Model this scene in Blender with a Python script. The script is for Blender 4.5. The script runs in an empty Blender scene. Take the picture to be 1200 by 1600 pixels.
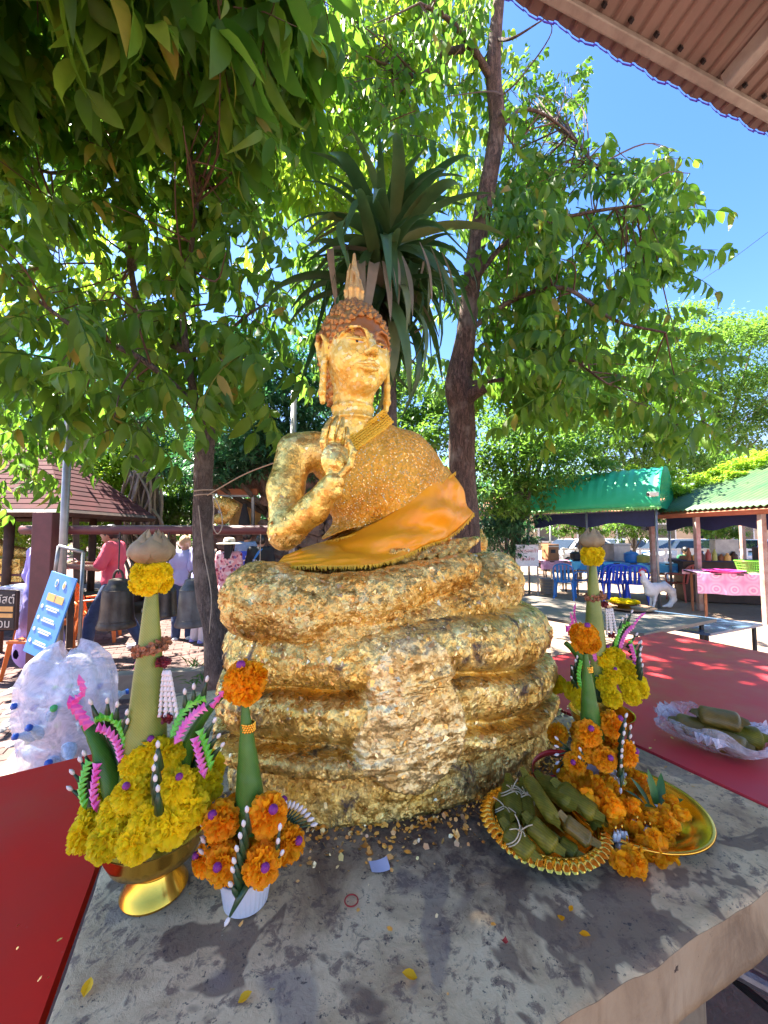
import bpy, bmesh, math, random
import numpy as np
from mathutils import Vector, Matrix, Euler

random.seed(7)
rng = np.random.default_rng(7)
S = bpy.context.scene
COL = S.collection
PI = math.pi
R = math.radians

# ------------------------------------------------------------------ camera, sky, sun, exposure
CAM = np.array([0.0, 0.0, 1.6])
PITCH = R(3.23)
FPX = 620.0
cd = bpy.data.cameras.new('camera')
cd.sensor_fit = 'HORIZONTAL'; cd.sensor_width = 36.0; cd.lens = 36.0*FPX/1200.0
cd.clip_start = 0.02; cd.clip_end = 2000
cam = bpy.data.objects.new('camera', cd); COL.objects.link(cam)
cam.location = CAM; cam.rotation_euler = (R(90)+PITCH, 0, 0)
S.camera = cam

SUN_EL, SUN_AZ = R(57), R(-66)        # azimuth from +Y towards +X
SUN_STRENGTH, SKY_STRENGTH, EXPOSURE = 5.0, 0.075, 2.84
w = bpy.data.worlds.new('World'); S.world = w; w.use_nodes = True
nt = w.node_tree
sky = nt.nodes.new('ShaderNodeTexSky'); sky.sky_type = 'NISHITA'; sky.sun_disc = False
sky.sun_elevation = SUN_EL; sky.sun_rotation = SUN_AZ
sky.air_density = 1.0; sky.dust_density = 0.3; sky.ozone_density = 2.0
hs = nt.nodes.new('ShaderNodeHueSaturation'); hs.inputs['Saturation'].default_value = 1.28
nt.links.new(sky.outputs[0], hs.inputs['Color'])
tint = nt.nodes.new('ShaderNodeMix'); tint.data_type = 'RGBA'; tint.blend_type = 'MULTIPLY'; tint.inputs[0].default_value = 1; tint.inputs[7].default_value = (1.06, .84, .88, 1)
nt.links.new(hs.outputs[0], tint.inputs[6]); nt.links.new(tint.outputs[2], nt.nodes['Background'].inputs[0])
nt.nodes['Background'].inputs[1].default_value = SKY_STRENGTH
sd = bpy.data.lights.new('sun', 'SUN'); sd.energy = SUN_STRENGTH; sd.angle = R(0.53); sd.color = (1, 0.94, 0.83)
sun = bpy.data.objects.new('sun', sd); COL.objects.link(sun)
sv = Vector((math.sin(SUN_AZ)*math.cos(SUN_EL), math.cos(SUN_AZ)*math.cos(SUN_EL), math.sin(SUN_EL)))
sun.rotation_euler = sv.to_track_quat('Z', 'Y').to_euler(); sun.location = (0, 0, 12)
S.view_settings.view_transform = 'Standard'; S.view_settings.look = 'None'
S.view_settings.gamma = 1.0; S.view_settings.use_curve_mapping = False
S.view_settings.exposure = EXPOSURE
S.render.engine = 'CYCLES'
S.cycles.max_bounces = 8; S.cycles.diffuse_bounces = 4; S.cycles.glossy_bounces = 4
S.cycles.transmission_bounces = 6; S.cycles.transparent_max_bounces = 8
S.cycles.sample_clamp_indirect = 6.0
S.cycles.caustics_reflective = False; S.cycles.caustics_refractive = False

# ------------------------------------------------------------------ where things stand
def ray(px, py):
    x = px-600.0; y = 800.0-py; c, s = math.cos(PITCH), math.sin(PITCH)
    return np.array([x, FPX*c - y*s, FPX*s + y*c])
def at(px, py, Y):                 # point on the sight line at forward distance Y
    r = ray(px, py); return CAM + r*(Y/r[1])
def G(px, py, z):                  # point on the sight line at height z
    r = ray(px, py); return CAM + r*((z-CAM[2])/r[2])
def unit(v):
    v = np.asarray(v, float); return v/np.linalg.norm(v)

# ------------------------------------------------------------------ mesh helpers
class MB:
    def __init__(self):
        self.V = []; self.L = []; self.C = []; self.n = 0
    def add(self, V, F):
        V = np.asarray(V, float).reshape(-1, 3)
        if isinstance(F, np.ndarray):
            self.L.append((F.astype(np.int64)+self.n).ravel()); self.C.append(np.full(len(F), F.shape[1]))
        else:
            self.L.append(np.array([i+self.n for f in F for i in f], dtype=np.int64)); self.C.append(np.array([len(f) for f in F]))
        self.V.append(V); self.n += len(V); return self
    def mesh(self, name, smooth=False):
        V = np.concatenate(self.V); L = np.concatenate(self.L); C = np.concatenate(self.C)
        me = bpy.data.meshes.new(name)
        me.vertices.add(len(V)); me.vertices.foreach_set('co', V.astype(np.float32).ravel())
        me.loops.add(len(L)); me.loops.foreach_set('vertex_index', L.astype(np.int32))
        me.polygons.add(len(C))
        st = np.concatenate([[0], np.cumsum(C)[:-1]]).astype(np.int32)
        me.polygons.foreach_set('loop_start', st); me.polygons.foreach_set('loop_total', C.astype(np.int32))
        me.polygons.foreach_set('use_smooth', np.full(len(C), smooth))
        me.update(calc_edges=True)
        return me
    def build(self, name, m=None, parent=None, smooth=False, auto=None):
        me = self.mesh(name, smooth)
        if m: me.materials.append(m)
        o = bpy.data.objects.new(name, me); COL.objects.link(o)
        if parent: o.parent = parent
        if auto is not None: sharp(me, auto)
        return o
def sharp(me, deg=35):
    me.polygons.foreach_set('use_smooth', np.ones(len(me.polygons), bool))
    try: me.set_sharp_from_angle(angle=R(deg))
    except Exception: pass

def rot(V, ax, a):
    c, s = math.cos(a), math.sin(a)
    M = {'x': [[1,0,0],[0,c,-s],[0,s,c]], 'y': [[c,0,s],[0,1,0],[-s,0,c]], 'z': [[c,-s,0],[s,c,0],[0,0,1]]}[ax]
    return np.asarray(V) @ np.array(M).T
def box(sx, sy, sz, c=(0,0,0), bev=0.0):
    if bev <= 0:
        V = np.array([[x, y, z] for x in (-.5,.5) for y in (-.5,.5) for z in (-.5,.5)])*[sx, sy, sz] + c
        return V, np.array([[0,1,3,2],[4,6,7,5],[0,4,5,1],[2,3,7,6],[0,2,6,4],[1,5,7,3]])
    bm = bmesh.new(); bmesh.ops.create_cube(bm, size=1)
    for v in bm.verts: v.co = (v.co.x*sx, v.co.y*sy, v.co.z*sz)
    bmesh.ops.bevel(bm, geom=list(bm.edges), offset=bev, segments=2, affect='EDGES', profile=.6)
    V = np.array([v.co[:] for v in bm.verts])+c; F = [[v.index for v in f.verts] for f in bm.faces]
    bm.free(); return V, F
def frames(P):
    P = np.asarray(P, float); T = np.gradient(P, axis=0); T /= np.linalg.norm(T, axis=1)[:, None]+1e-12
    up = np.array([0, 0, 1.0]) if abs(T[0][2]) < .9 else np.array([1.0, 0, 0])
    N = []; n = np.cross(up, T[0]); n /= np.linalg.norm(n)
    for t in T:
        n = n - t*np.dot(n, t); n /= np.linalg.norm(n)+1e-12; N.append(n.copy())
    N = np.array(N); return T, N, np.cross(T, N)
def tube(P, r, n=8, cap=True):
    P = np.asarray(P, float); r = np.broadcast_to(np.asarray(r, float), (len(P),))
    T, N, B = frames(P); a = np.linspace(0, 2*PI, n, endpoint=False)
    V = (P[:, None] + r[:, None, None]*(np.cos(a)[None, :, None]*N[:, None] + np.sin(a)[None, :, None]*B[:, None])).reshape(-1, 3)
    F = gridF(len(P), n, wrap=True)
    F = [list(f) for f in F]
    if cap: F += [list(range(n))[::-1], [(len(P)-1)*n+i for i in range(n)]]
    return V, F
def gridF(nu, nv, wrap=False):
    i, j = np.meshgrid(np.arange(nu-1), np.arange(nv if wrap else nv-1), indexing='ij'); i = i.ravel(); j = j.ravel()
    k = (j+1) % nv
    return np.stack([i*nv+j, i*nv+k, (i+1)*nv+k, (i+1)*nv+j], 1)
def lathe(prof, n=24, closed=False):
    prof = np.asarray(prof, float); a = np.linspace(0, 2*PI, n, endpoint=False)
    V = np.stack([prof[:, None, 0]*np.cos(a), prof[:, None, 0]*np.sin(a), np.broadcast_to(prof[:, None, 1], (len(prof), n))], -1).reshape(-1, 3)
    return V, gridF(len(prof), n, wrap=True)
def smooth_path(P, k=8):
    P = np.asarray(P, float); n = len(P)
    if n < 3: return np.array([P[0]+(P[-1]-P[0])*t for t in np.linspace(0, 1, k)])
    Q = np.vstack([2*P[0]-P[1], P, 2*P[-1]-P[-2]]); out = []
    for i in range(1, n):
        p0, p1, p2, p3 = Q[i-1], Q[i], Q[i+1], Q[i+2]
        for t in np.linspace(0, 1, k, endpoint=False):
            out.append(.5*((2*p1)+(-p0+p2)*t+(2*p0-5*p1+4*p2-p3)*t*t+(-p0+3*p1-3*p2+p3)*t**3))
    out.append(P[-1]); return np.array(out)

# value noise in numpy, for relief that is real geometry
_perm = rng.integers(0, 1 << 30, 4096)
def _h(i, j, k, s=0):
    return ((i*73856093) ^ (j*19349663) ^ (k*83492791) ^ (s*2654435761)) & 4095
_rv = rng.random(4096)
def vnoise(P, s=0):
    P = np.asarray(P, float); I = np.floor(P).astype(np.int64); f = P-I; f = f*f*(3-2*f); r = 0
    for a in (0, 1):
        for b in (0, 1):
            for c in (0, 1):
                wgt = (f[..., 0] if a else 1-f[..., 0])*(f[..., 1] if b else 1-f[..., 1])*(f[..., 2] if c else 1-f[..., 2])
                r = r + wgt*_rv[_h(I[..., 0]+a, I[..., 1]+b, I[..., 2]+c, s)]
    return r*2-1
def fbm(P, o=4, s=0, ridged=False):
    t = 0; a = 1; P = np.asarray(P, float); n = 0
    for i in range(o):
        v = vnoise(P*(2**i)+13.7*i, s+i)
        if ridged: v = 1-2*np.abs(v)
        t = t + a*v; n += a; a *= .5
    return t/n
def cellnoise(P, s=0):             # nearest-cell id value and distance gap, for flakes
    P = np.asarray(P, float); I = np.floor(P).astype(np.int64)
    b1 = np.full(P.shape[:-1], 9.0); b2 = b1.copy(); idv = np.zeros(P.shape[:-1])
    for a in (-1, 0, 1):
        for b in (-1, 0, 1):
            for c in (-1, 0, 1):
                J = I+[a, b, c]; q = _h(J[..., 0], J[..., 1], J[..., 2], s)
                C = J + np.stack([_rv[q], _rv[(q*7+1) & 4095], _rv[(q*13+5) & 4095]], -1)
                d = np.linalg.norm(C-P, axis=-1); m = d < b1
                b2 = np.where(m, b1, np.minimum(b2, d)); idv = np.where(m, _rv[(q*31+9) & 4095], idv); b1 = np.where(m, d, b1)
    return idv, b1, b2-b1

# ------------------------------------------------------------------ signed distance bodies -> one continuous mesh
class SDF:
    def __init__(self, lo, hi, h):
        self.lo = np.array(lo, float); self.h = h
        self.n = (np.ceil((np.array(hi)-self.lo)/h)).astype(int)+1
        self.v = np.full(self.n, 1.0, np.float32)
    def _reg(self, lo, hi, m):
        a = np.clip(np.floor((np.array(lo)-m-self.lo)/self.h).astype(int), 0, self.n-1)
        b = np.clip(np.ceil((np.array(hi)+m-self.lo)/self.h).astype(int)+1, 1, self.n)
        sl = tuple(slice(x, y) for x, y in zip(a, b))
        g = np.meshgrid(*[self.lo[i]+self.h*np.arange(a[i], b[i]) for i in range(3)], indexing='ij', sparse=True)
        return sl, g
    def _mix(self, sl, d, k, op):
        o = self.v[sl]; d = d.astype(np.float32)
        if op == 'u':
            h = np.clip(.5+.5*(o-d)/k, 0, 1); self.v[sl] = o*(1-h)+d*h-k*h*(1-h)
        else:
            h = np.clip(.5-.5*(o+d)/k, 0, 1); self.v[sl] = o*(1-h)-d*h+k*h*(1-h)
    def cone(self, a, b, ra, rb=None, k=.02, op='u', flat=None):
        a = np.array(a, float); b = np.array(b, float); rb = ra if rb is None else rb
        m = max(ra, rb)+k+2*self.h
        sl, (x, y, z) = self._reg(np.minimum(a, b), np.maximum(a, b), m)
        ba = b-a; L = ba@ba+1e-12
        t = np.clip(((x-a[0])*ba[0]+(y-a[1])*ba[1]+(z-a[2])*ba[2])/L, 0, 1)
        dx = x-a[0]-t*ba[0]; dy = y-a[1]-t*ba[1]; dz = z-a[2]-t*ba[2]
        if flat is not None:              # (axis vector, factor): squashed section
            f = unit(flat[0]); q = (dx*f[0]+dy*f[1]+dz*f[2]); e = flat[1]-1
            dx = dx+q*f[0]*e; dy = dy+q*f[1]*e; dz = dz+q*f[2]*e
        d = np.sqrt(dx*dx+dy*dy+dz*dz)-(ra+(rb-ra)*t)
        self._mix(sl, d, k, op); return self
    def path(self, P, r, k=.02, **kw):
        r = np.broadcast_to(np.asarray(r, float), (len(P),))
        for i in range(len(P)-1): self.cone(P[i], P[i+1], r[i], r[i+1], k, **kw)
        return self
    def ell(self, c, r, k=.02, rz=0, ry=0, rx=0, op='u'):
        c = np.array(c, float); r = np.array(r, float); M = max(r)
        sl, (x, y, z) = self._reg(c-M, c+M, k+2*self.h)
        E = np.array(Euler((rx, ry, rz)).to_matrix())
        X, Y, Z = x-c[0], y-c[1], z-c[2]
        p = [(E[0, i]*X+E[1, i]*Y+E[2, i]*Z) for i in range(3)]
        k0 = np.sqrt(sum((p[i]/r[i])**2 for i in range(3))); k1 = np.sqrt(sum((p[i]/r[i]**2)**2 for i in range(3)))
        self._mix(sl, k0*(k0-1)/(k1+1e-9), k, op); return self
    def cut(self, nrm, off):              # keep the side where p.n < off
        nrm = unit(nrm)
        g = np.meshgrid(*[self.lo[i]+self.h*np.arange(self.n[i]) for i in range(3)], indexing='ij', sparse=True)
        d = (g[0]*nrm[0]+g[1]*nrm[1]+g[2]*nrm[2]-off).astype(np.float32)
        self.v = np.maximum(self.v, d); return self
    def nets(self):
        v = self.v; n = self.n; s = v < 0
        c = np.zeros(n-1, np.int8)
        for a in (0, 1):
            for b in (0, 1):
                for d in (0, 1): c += s[a:n[0]-1+a, b:n[1]-1+b, d:n[2]-1+d]
        act = np.argwhere((c > 0) & (c < 8)); idx = np.full(n-1, -1, np.int64); idx[tuple(act.T)] = np.arange(len(act))
        acc = np.zeros((len(act), 3)); cnt = np.zeros(len(act))
        cor = np.array([[a, b, d] for a in (0, 1) for b in (0, 1) for d in (0, 1)])
        vals = np.stack([v[tuple((act+q).T)] for q in cor], 1)
        for i in range(8):
            for ax, st in ((0, 4), (1, 2), (2, 1)):
                if cor[i][ax] == 0:
                    j = i+st; a, b = vals[:, i], vals[:, j]; m = (a < 0) != (b < 0)
                    t = np.where(m, a/(a-b+1e-20), 0); p = cor[i]+t[:, None]*(cor[j]-cor[i])
                    acc[m] += p[m]; cnt[m] += 1
        V = (act+acc/cnt[:, None])*self.h+self.lo
        F = []
        for ax in range(3):
            o1, o2 = [i for i in range(3) if i != ax]
            hi = [slice(None)]*3; lo = [slice(None)]*3; hi[ax] = slice(1, None); lo[ax] = slice(0, -1)
            e = np.argwhere(s[tuple(lo)] != s[tuple(hi)])
            e = e[(e[:, o1] > 0) & (e[:, o2] > 0) & (e[:, o1] < n[o1]-1) & (e[:, o2] < n[o2]-1)]
            inside = s[tuple(e.T)]
            d1 = np.zeros(3, int); d1[o1] = 1; d2 = np.zeros(3, int); d2[o2] = 1
            q = np.stack([idx[tuple((e-d1-d2).T)], idx[tuple((e-d2).T)], idx[tuple(e.T)], idx[tuple((e-d1).T)]], 1)
            fl = inside if ax != 1 else ~inside
            q[~fl] = q[~fl][:, ::-1]; F.append(q)
        return V, np.concatenate(F)
def vnormals(V, F):
    n = np.cross(V[F[:, 2]]-V[F[:, 0]], V[F[:, -1]]-V[F[:, 1]]) if F.shape[1] == 4 else np.cross(V[F[:, 1]]-V[F[:, 0]], V[F[:, 2]]-V[F[:, 0]])
    N = np.zeros_like(V)
    for i in range(F.shape[1]): np.add.at(N, F[:, i], n)
    return N/(np.linalg.norm(N, axis=1)[:, None]+1e-12)

# ------------------------------------------------------------------ naming helpers
def tag(o, label=None, cat=None, group=None, kind=None):
    if label: o['label'] = label
    if cat: o['category'] = cat
    if group: o['group'] = group
    if kind: o['kind'] = kind
    return o
def thing(name, label, cat, loc=(0, 0, 0), rz=0, group=None):
    o = bpy.data.objects.new(name, None); COL.objects.link(o); o.empty_display_size = .05
    o.location = loc; o.rotation_euler = (0, 0, rz); return tag(o, label, cat, group)
def inst(me, name, parent, M, m=None):
    o = bpy.data.objects.new(name, me); COL.objects.link(o); o.parent = parent; o.matrix_local = M; return o
def copy_tree(o, parent=None):
    c = o.copy(); COL.objects.link(c); c.parent = parent
    for ch in o.children: copy_tree(ch, c)
    return c

# ------------------------------------------------------------------ materials
def new_mat(name):
    m = bpy.data.materials.new(name); m.use_nodes = True
    return m, m.node_tree, m.node_tree.nodes['Principled BSDF']
def noise_node(nt, scale, detail=4, rough=.6, dist=0, vec=None):
    n = nt.nodes.new('ShaderNodeTexNoise'); n.inputs['Scale'].default_value = scale; n.inputs['Detail'].default_value = detail
    n.inputs['Roughness'].default_value = rough; n.inputs['Distortion'].default_value = dist
    if vec: nt.links.new(vec, n.inputs['Vector'])
    return n
def ramp(nt, src, stops, interp='LINEAR'):
    r = nt.nodes.new('ShaderNodeValToRGB'); r.color_ramp.interpolation = interp
    while len(r.color_ramp.elements) > 1: r.color_ramp.elements.remove(r.color_ramp.elements[-1])
    for i, (p, c) in enumerate(stops):
        e = r.color_ramp.elements[0] if i == 0 else r.color_ramp.elements.new(p)
        e.position = p; e.color = (*c, 1) if len(c) == 3 else c
    nt.links.new(src, r.inputs[0]); return r
def mixc(nt, f, a, b, mode='MIX'):
    n = nt.nodes.new('ShaderNodeMix'); n.data_type = 'RGBA'; n.blend_type = mode
    for s, v in ((0, f), (6, a), (7, b)):
        if hasattr(v, 'is_linked') or hasattr(v, 'links'): nt.links.new(v, n.inputs[s])
        elif s == 0: n.inputs[s].default_value = v
        else: n.inputs[s].default_value = (*v, 1)
    return n.outputs[2]
def bump(nt, h, bsdf, strength=.3, dist=.01, chain=None):
    b = nt.nodes.new('ShaderNodeBump'); b.inputs['Strength'].default_value = strength; b.inputs['Distance'].default_value = dist
    nt.links.new(h, b.inputs['Height'])
    if chain: nt.links.new(chain.outputs[0], b.inputs['Normal'])
    nt.links.new(b.outputs[0], bsdf.inputs['Normal']); return b
def objco(nt):
    t = nt.nodes.new('ShaderNodeTexCoord'); return t.outputs['Object']
def wco(nt):
    t = nt.nodes.new('ShaderNodeNewGeometry'); return t.outputs['Position']
def simple(name, col, col2=None, rough=.6, metal=0, scale=12, bmp=0, bscale=None, bdist=.004, spec=.5, stops=(.35, .65), island=0, coat=0, sheen=0):
    m, nt, b = new_mat(name)
    b.inputs['Roughness'].default_value = rough; b.inputs['Metallic'].default_value = metal
    b.inputs['Specular IOR Level'].default_value = spec; b.inputs['Coat Weight'].default_value = coat
    co = objco(nt)
    if col2 is None: col2 = tuple(c*.72 for c in col)
    n = noise_node(nt, scale, 5, .62, .3, co)
    c = ramp(nt, n.outputs[0], [(stops[0], col), (stops[1], col2)]).outputs[0]
    if island:
        g = nt.nodes.new('ShaderNodeNewGeometry'); mr = nt.nodes.new('ShaderNodeMapRange')
        mr.inputs[3].default_value = 1-island; mr.inputs[4].default_value = 1+island*.6
        nt.links.new(g.outputs['Random Per Island'], mr.inputs[0])
        v = nt.nodes.new('ShaderNodeVectorMath'); v.operation = 'SCALE'; nt.links.new(c, v.inputs[0]); nt.links.new(mr.outputs[0], v.inputs['Scale'])
        c = v.outputs[0]
    nt.links.new(c, b.inputs['Base Color'])
    if bmp:
        n2 = noise_node(nt, bscale or scale*6, 5, .65, 0, co); bump(nt, n2.outputs[0], b, bmp, bdist)
    return m
def veined(m, scale=90, axis='Z', dark=.72, strength=.5):
    """fine parallel leaf veins in colour and relief"""
    nt = m.node_tree; b = nt.nodes['Principled BSDF']; w = nt.nodes.new('ShaderNodeTexWave'); w.bands_direction = axis; w.inputs['Scale'].default_value = scale; w.inputs['Distortion'].default_value = 1.6; w.inputs['Detail'].default_value = 3
    nt.links.new(objco(nt), w.inputs['Vector']); c = b.inputs['Base Color'].links[0].from_socket
    nt.links.new(mixc(nt, 1.0, c, ramp(nt, w.outputs[0], [(.2, (dark,)*3), (.8, (1.1,)*3)]).outputs[0], 'MULTIPLY'), b.inputs['Base Color'])
    old = b.inputs['Normal'].links[0].from_node if b.inputs['Normal'].links else None; bump(nt, w.outputs[0], b, strength, .0015, old); return m
def leafmat(name, stops, trans=.4, rough=.38, tcol=(.30, .55, .04), vary='island', bmp=0):
    """leaf: glossy top, light shining through; each leaf its own green"""
    m, nt, b = new_mat(name); b.inputs['Roughness'].default_value = rough; b.inputs['Specular IOR Level'].default_value = .32
    g = nt.nodes.new('ShaderNodeNewGeometry'); src = g.outputs['Random Per Island']
    oi = nt.nodes.new('ShaderNodeObjectInfo')
    ad = nt.nodes.new('ShaderNodeMath'); ad.operation = 'ADD'; nt.links.new(src, ad.inputs[0]); nt.links.new(oi.outputs['Random'], ad.inputs[1])
    fr = nt.nodes.new('ShaderNodeMath'); fr.operation = 'FRACT'; nt.links.new(ad.outputs[0], fr.inputs[0])
    c = ramp(nt, fr.outputs[0], stops).outputs[0]
    n = noise_node(nt, 9, 3, .6, 0, wco(nt)); k = ramp(nt, n.outputs[0], [(.3, (.72, .78, .7)), (.7, (1.2, 1.15, 1.1))]).outputs[0]
    c = mixc(nt, 1.0, c, k, 'MULTIPLY')
    nt.links.new(c, b.inputs['Base Color'])
    t = nt.nodes.new('ShaderNodeBsdfTranslucent'); tc = mixc(nt, .75, c, tcol); nt.links.new(tc, t.inputs['Color'])
    mx = nt.nodes.new('ShaderNodeMixShader'); mx.inputs[0].default_value = trans
    nt.links.new(b.outputs[0], mx.inputs[1]); nt.links.new(t.outputs[0], mx.inputs[2])
    nt.links.new(mx.outputs[0], nt.nodes['Material Output'].inputs[0])
    return m
def film(name, tint, op=.5, rough=.25):
    m, nt, b = new_mat(name); b.inputs['Base Color'].default_value = (*tint, 1); b.inputs['Roughness'].default_value = rough
    tr_ = nt.nodes.new('ShaderNodeBsdfTransparent'); mx = nt.nodes.new('ShaderNodeMixShader'); co = objco(nt)
    n = noise_node(nt, 11, 5, .7, 1.5, co); f = ramp(nt, n.outputs[0], [(.35, (op*.55,)*3), (.65, (min(1, op*1.35),)*3)]).outputs[0]
    nt.links.new(f, mx.inputs[0]); nt.links.new(tr_.outputs[0], mx.inputs[1]); nt.links.new(b.outputs[0], mx.inputs[2]); nt.links.new(mx.outputs[0], nt.nodes['Material Output'].inputs[0])
    bump(nt, n.outputs[0], b, .4, .015); return m
# ================================================================== MATERIALS shared
def facets(nt, vec, scale):         # height field whose every cell leans its own way, like overlapping bits of foil
    v = nt.nodes.new('ShaderNodeTexVoronoi'); v.inputs['Scale'].default_value = scale; nt.links.new(vec, v.inputs['Vector'])
    d = nt.nodes.new('ShaderNodeVectorMath'); d.operation = 'SUBTRACT'; nt.links.new(vec, d.inputs[0]); nt.links.new(v.outputs['Position'], d.inputs[1])
    c = nt.nodes.new('ShaderNodeVectorMath'); c.operation = 'MULTIPLY_ADD'; nt.links.new(v.outputs['Color'], c.inputs[0]); c.inputs[1].default_value = (2, 2, 2); c.inputs[2].default_value = (-1, -1, -1)
    o = nt.nodes.new('ShaderNodeVectorMath'); o.operation = 'DOT_PRODUCT'; nt.links.new(d.outputs[0], o.inputs[0]); nt.links.new(c.outputs[0], o.inputs[1]); return o.outputs['Value']
def gold_leaf_mat(name, deep=(.74, .40, .05), pale=(1.0, .74, .26), bright=(1, .89, .52), rough=(.22, .5), dirt=0.0, fine=1.0, relief=1.0):
    m, nt, b = new_mat(name); co = objco(nt)
    v = nt.nodes.new('ShaderNodeTexVoronoi'); v.inputs['Scale'].default_value = 62*fine
    wn = noise_node(nt, 25, 3, .6, 0, co)
    wr = mixc(nt, .06, co, wn.outputs[1], 'ADD'); nt.links.new(wr, v.inputs['Vector'])
    v2 = nt.nodes.new('ShaderNodeTexVoronoi'); v2.feature = 'DISTANCE_TO_EDGE'; v2.inputs['Scale'].default_value = 62*fine; nt.links.new(wr, v2.inputs['Vector'])
    n = noise_node(nt, 7, 5, .65, .4, co)
    base = ramp(nt, n.outputs[0], [(.30, deep), (.45, tuple(.5*(a+c) for a, c in zip(deep, pale))), (.58, pale), (.74, bright)]).outputs[0]
    sep = nt.nodes.new('ShaderNodeSeparateColor'); nt.links.new(v.outputs['Color'], sep.inputs[0])
    cell = ramp(nt, sep.outputs[0], [(0, (.62, .52, .4)), (.5, (.95, .93, .9)), (1, (1.12, 1.14, 1.15))]).outputs[0]
    c = mixc(nt, 1.0, base, cell, 'MULTIPLY')
    crack = ramp(nt, v2.outputs[0], [(0, (1, 1, 1)), (.06, (0, 0, 0))]).outputs[0]
    n3 = noise_node(nt, 11, 3, .5, 0, co); cm = ramp(nt, n3.outputs[0], [(.46, (0, 0, 0)), (.64, (.65, .65, .65))]).outputs[0]
    cf = mixc(nt, 1.0, crack, cm, 'MULTIPLY')
    c = mixc(nt, cf, c, (.20, .085, .02))
    metal = 1.0
    if dirt:
        nd = noise_node(nt, 9, 6, .7, .5, co)
        df = ramp(nt, nd.outputs[0], [(.56-dirt*.15, (0, 0, 0)), (.66-dirt*.1, (1, 1, 1))]).outputs[0]
        c = mixc(nt, df, c, (.075, .045, .028))
        iv = nt.nodes.new('ShaderNodeMath'); iv.operation = 'MULTIPLY_ADD'; iv.inputs[1].default_value = -.75; iv.inputs[2].default_value = .92
        nt.links.new(df, iv.inputs[0]); nt.links.new(iv.outputs[0], b.inputs['Metallic'])
    else: b.inputs['Metallic'].default_value = .92
    nt.links.new(c, b.inputs['Base Color'])
    r = nt.nodes.new('ShaderNodeMapRange'); r.inputs[3].default_value = rough[0]; r.inputs[4].default_value = rough[1]
    nt.links.new(sep.outputs[1], r.inputs[0]); nt.links.new(r.outputs[0], b.inputs['Roughness'])
    # crumpled foil: every flake tilts a little, with wrinkles inside it
    n1 = noise_node(nt, 55*fine, 6, .72, 1.2, co); b1 = bump(nt, n1.outputs[0], b, .75*relief, .006)
    fc = facets(nt, wr, 46*fine); b2 = bump(nt, fc, b, .55*relief, .8, b1); fc2 = facets(nt, wr, 135*fine); b3 = bump(nt, fc2, b, .5*relief, .8, b2); n4 = noise_node(nt, 230*fine, 4, .7, .6, co); b2 = b3
    bump(nt, n4.outputs[0], b, .55, .0015, b2)
    return m
M = {}
M['gold_leaf'] = gold_leaf_mat('gold_leaf')
M['gold_skin'] = gold_leaf_mat('fine_gold_leaf_skin', deep=(.88, .54, .10), pale=(1.0, .74, .22), bright=(1, .88, .46), rough=(.30, .42), relief=.30)
M['gold_base'] = gold_leaf_mat('gold_leaf_on_base', deep=(.74, .46, .08), pale=(.98, .75, .26), bright=(1, .89, .5), dirt=.05, fine=.85, relief=.62)
M['gold_face'] = gold_leaf_mat('gold_leaf_on_face', deep=(.50, .17, .03), pale=(.95, .52, .10), bright=(1, .80, .32), rough=(.2, .42), fine=1.1)
M['gold_drape'] = gold_leaf_mat('pale_gold_leaf', deep=(.80, .58, .20), pale=(.96, .80, .42), bright=(1, .92, .64), rough=(.32, .5), fine=.8, relief=.55)
def flake_mat():
    m, nt, b = new_mat('loose_gold_flakes'); g = nt.nodes.new('ShaderNodeNewGeometry')
    c = ramp(nt, g.outputs['Random Per Island'], [(0, (.85, .50, .12)), (.5, (.96, .66, .24)), (1, (1, .84, .50))]).outputs[0]
    nt.links.new(c, b.inputs['Base Color']); b.inputs['Metallic'].default_value = .9; b.inputs['Roughness'].default_value = .32
    n = noise_node(nt, 160, 3, .6, 0, objco(nt)); bump(nt, n.outputs[0], b, .5, .003); return m
M['flake'] = flake_mat()
M['bronze_curl'] = simple('lacquered_bronze_curls', (.40, .17, .05), (.75, .42, .10), rough=.38, metal=.7, scale=26, bmp=.5, bscale=240, bdist=.001, stops=(.4, .7))
M['finial'] = simple('ochre_gilt_finial', (.62, .32, .08), (.85, .52, .16), rough=.42, metal=.6, scale=30, bmp=.4, bscale=200, bdist=.001)
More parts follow.
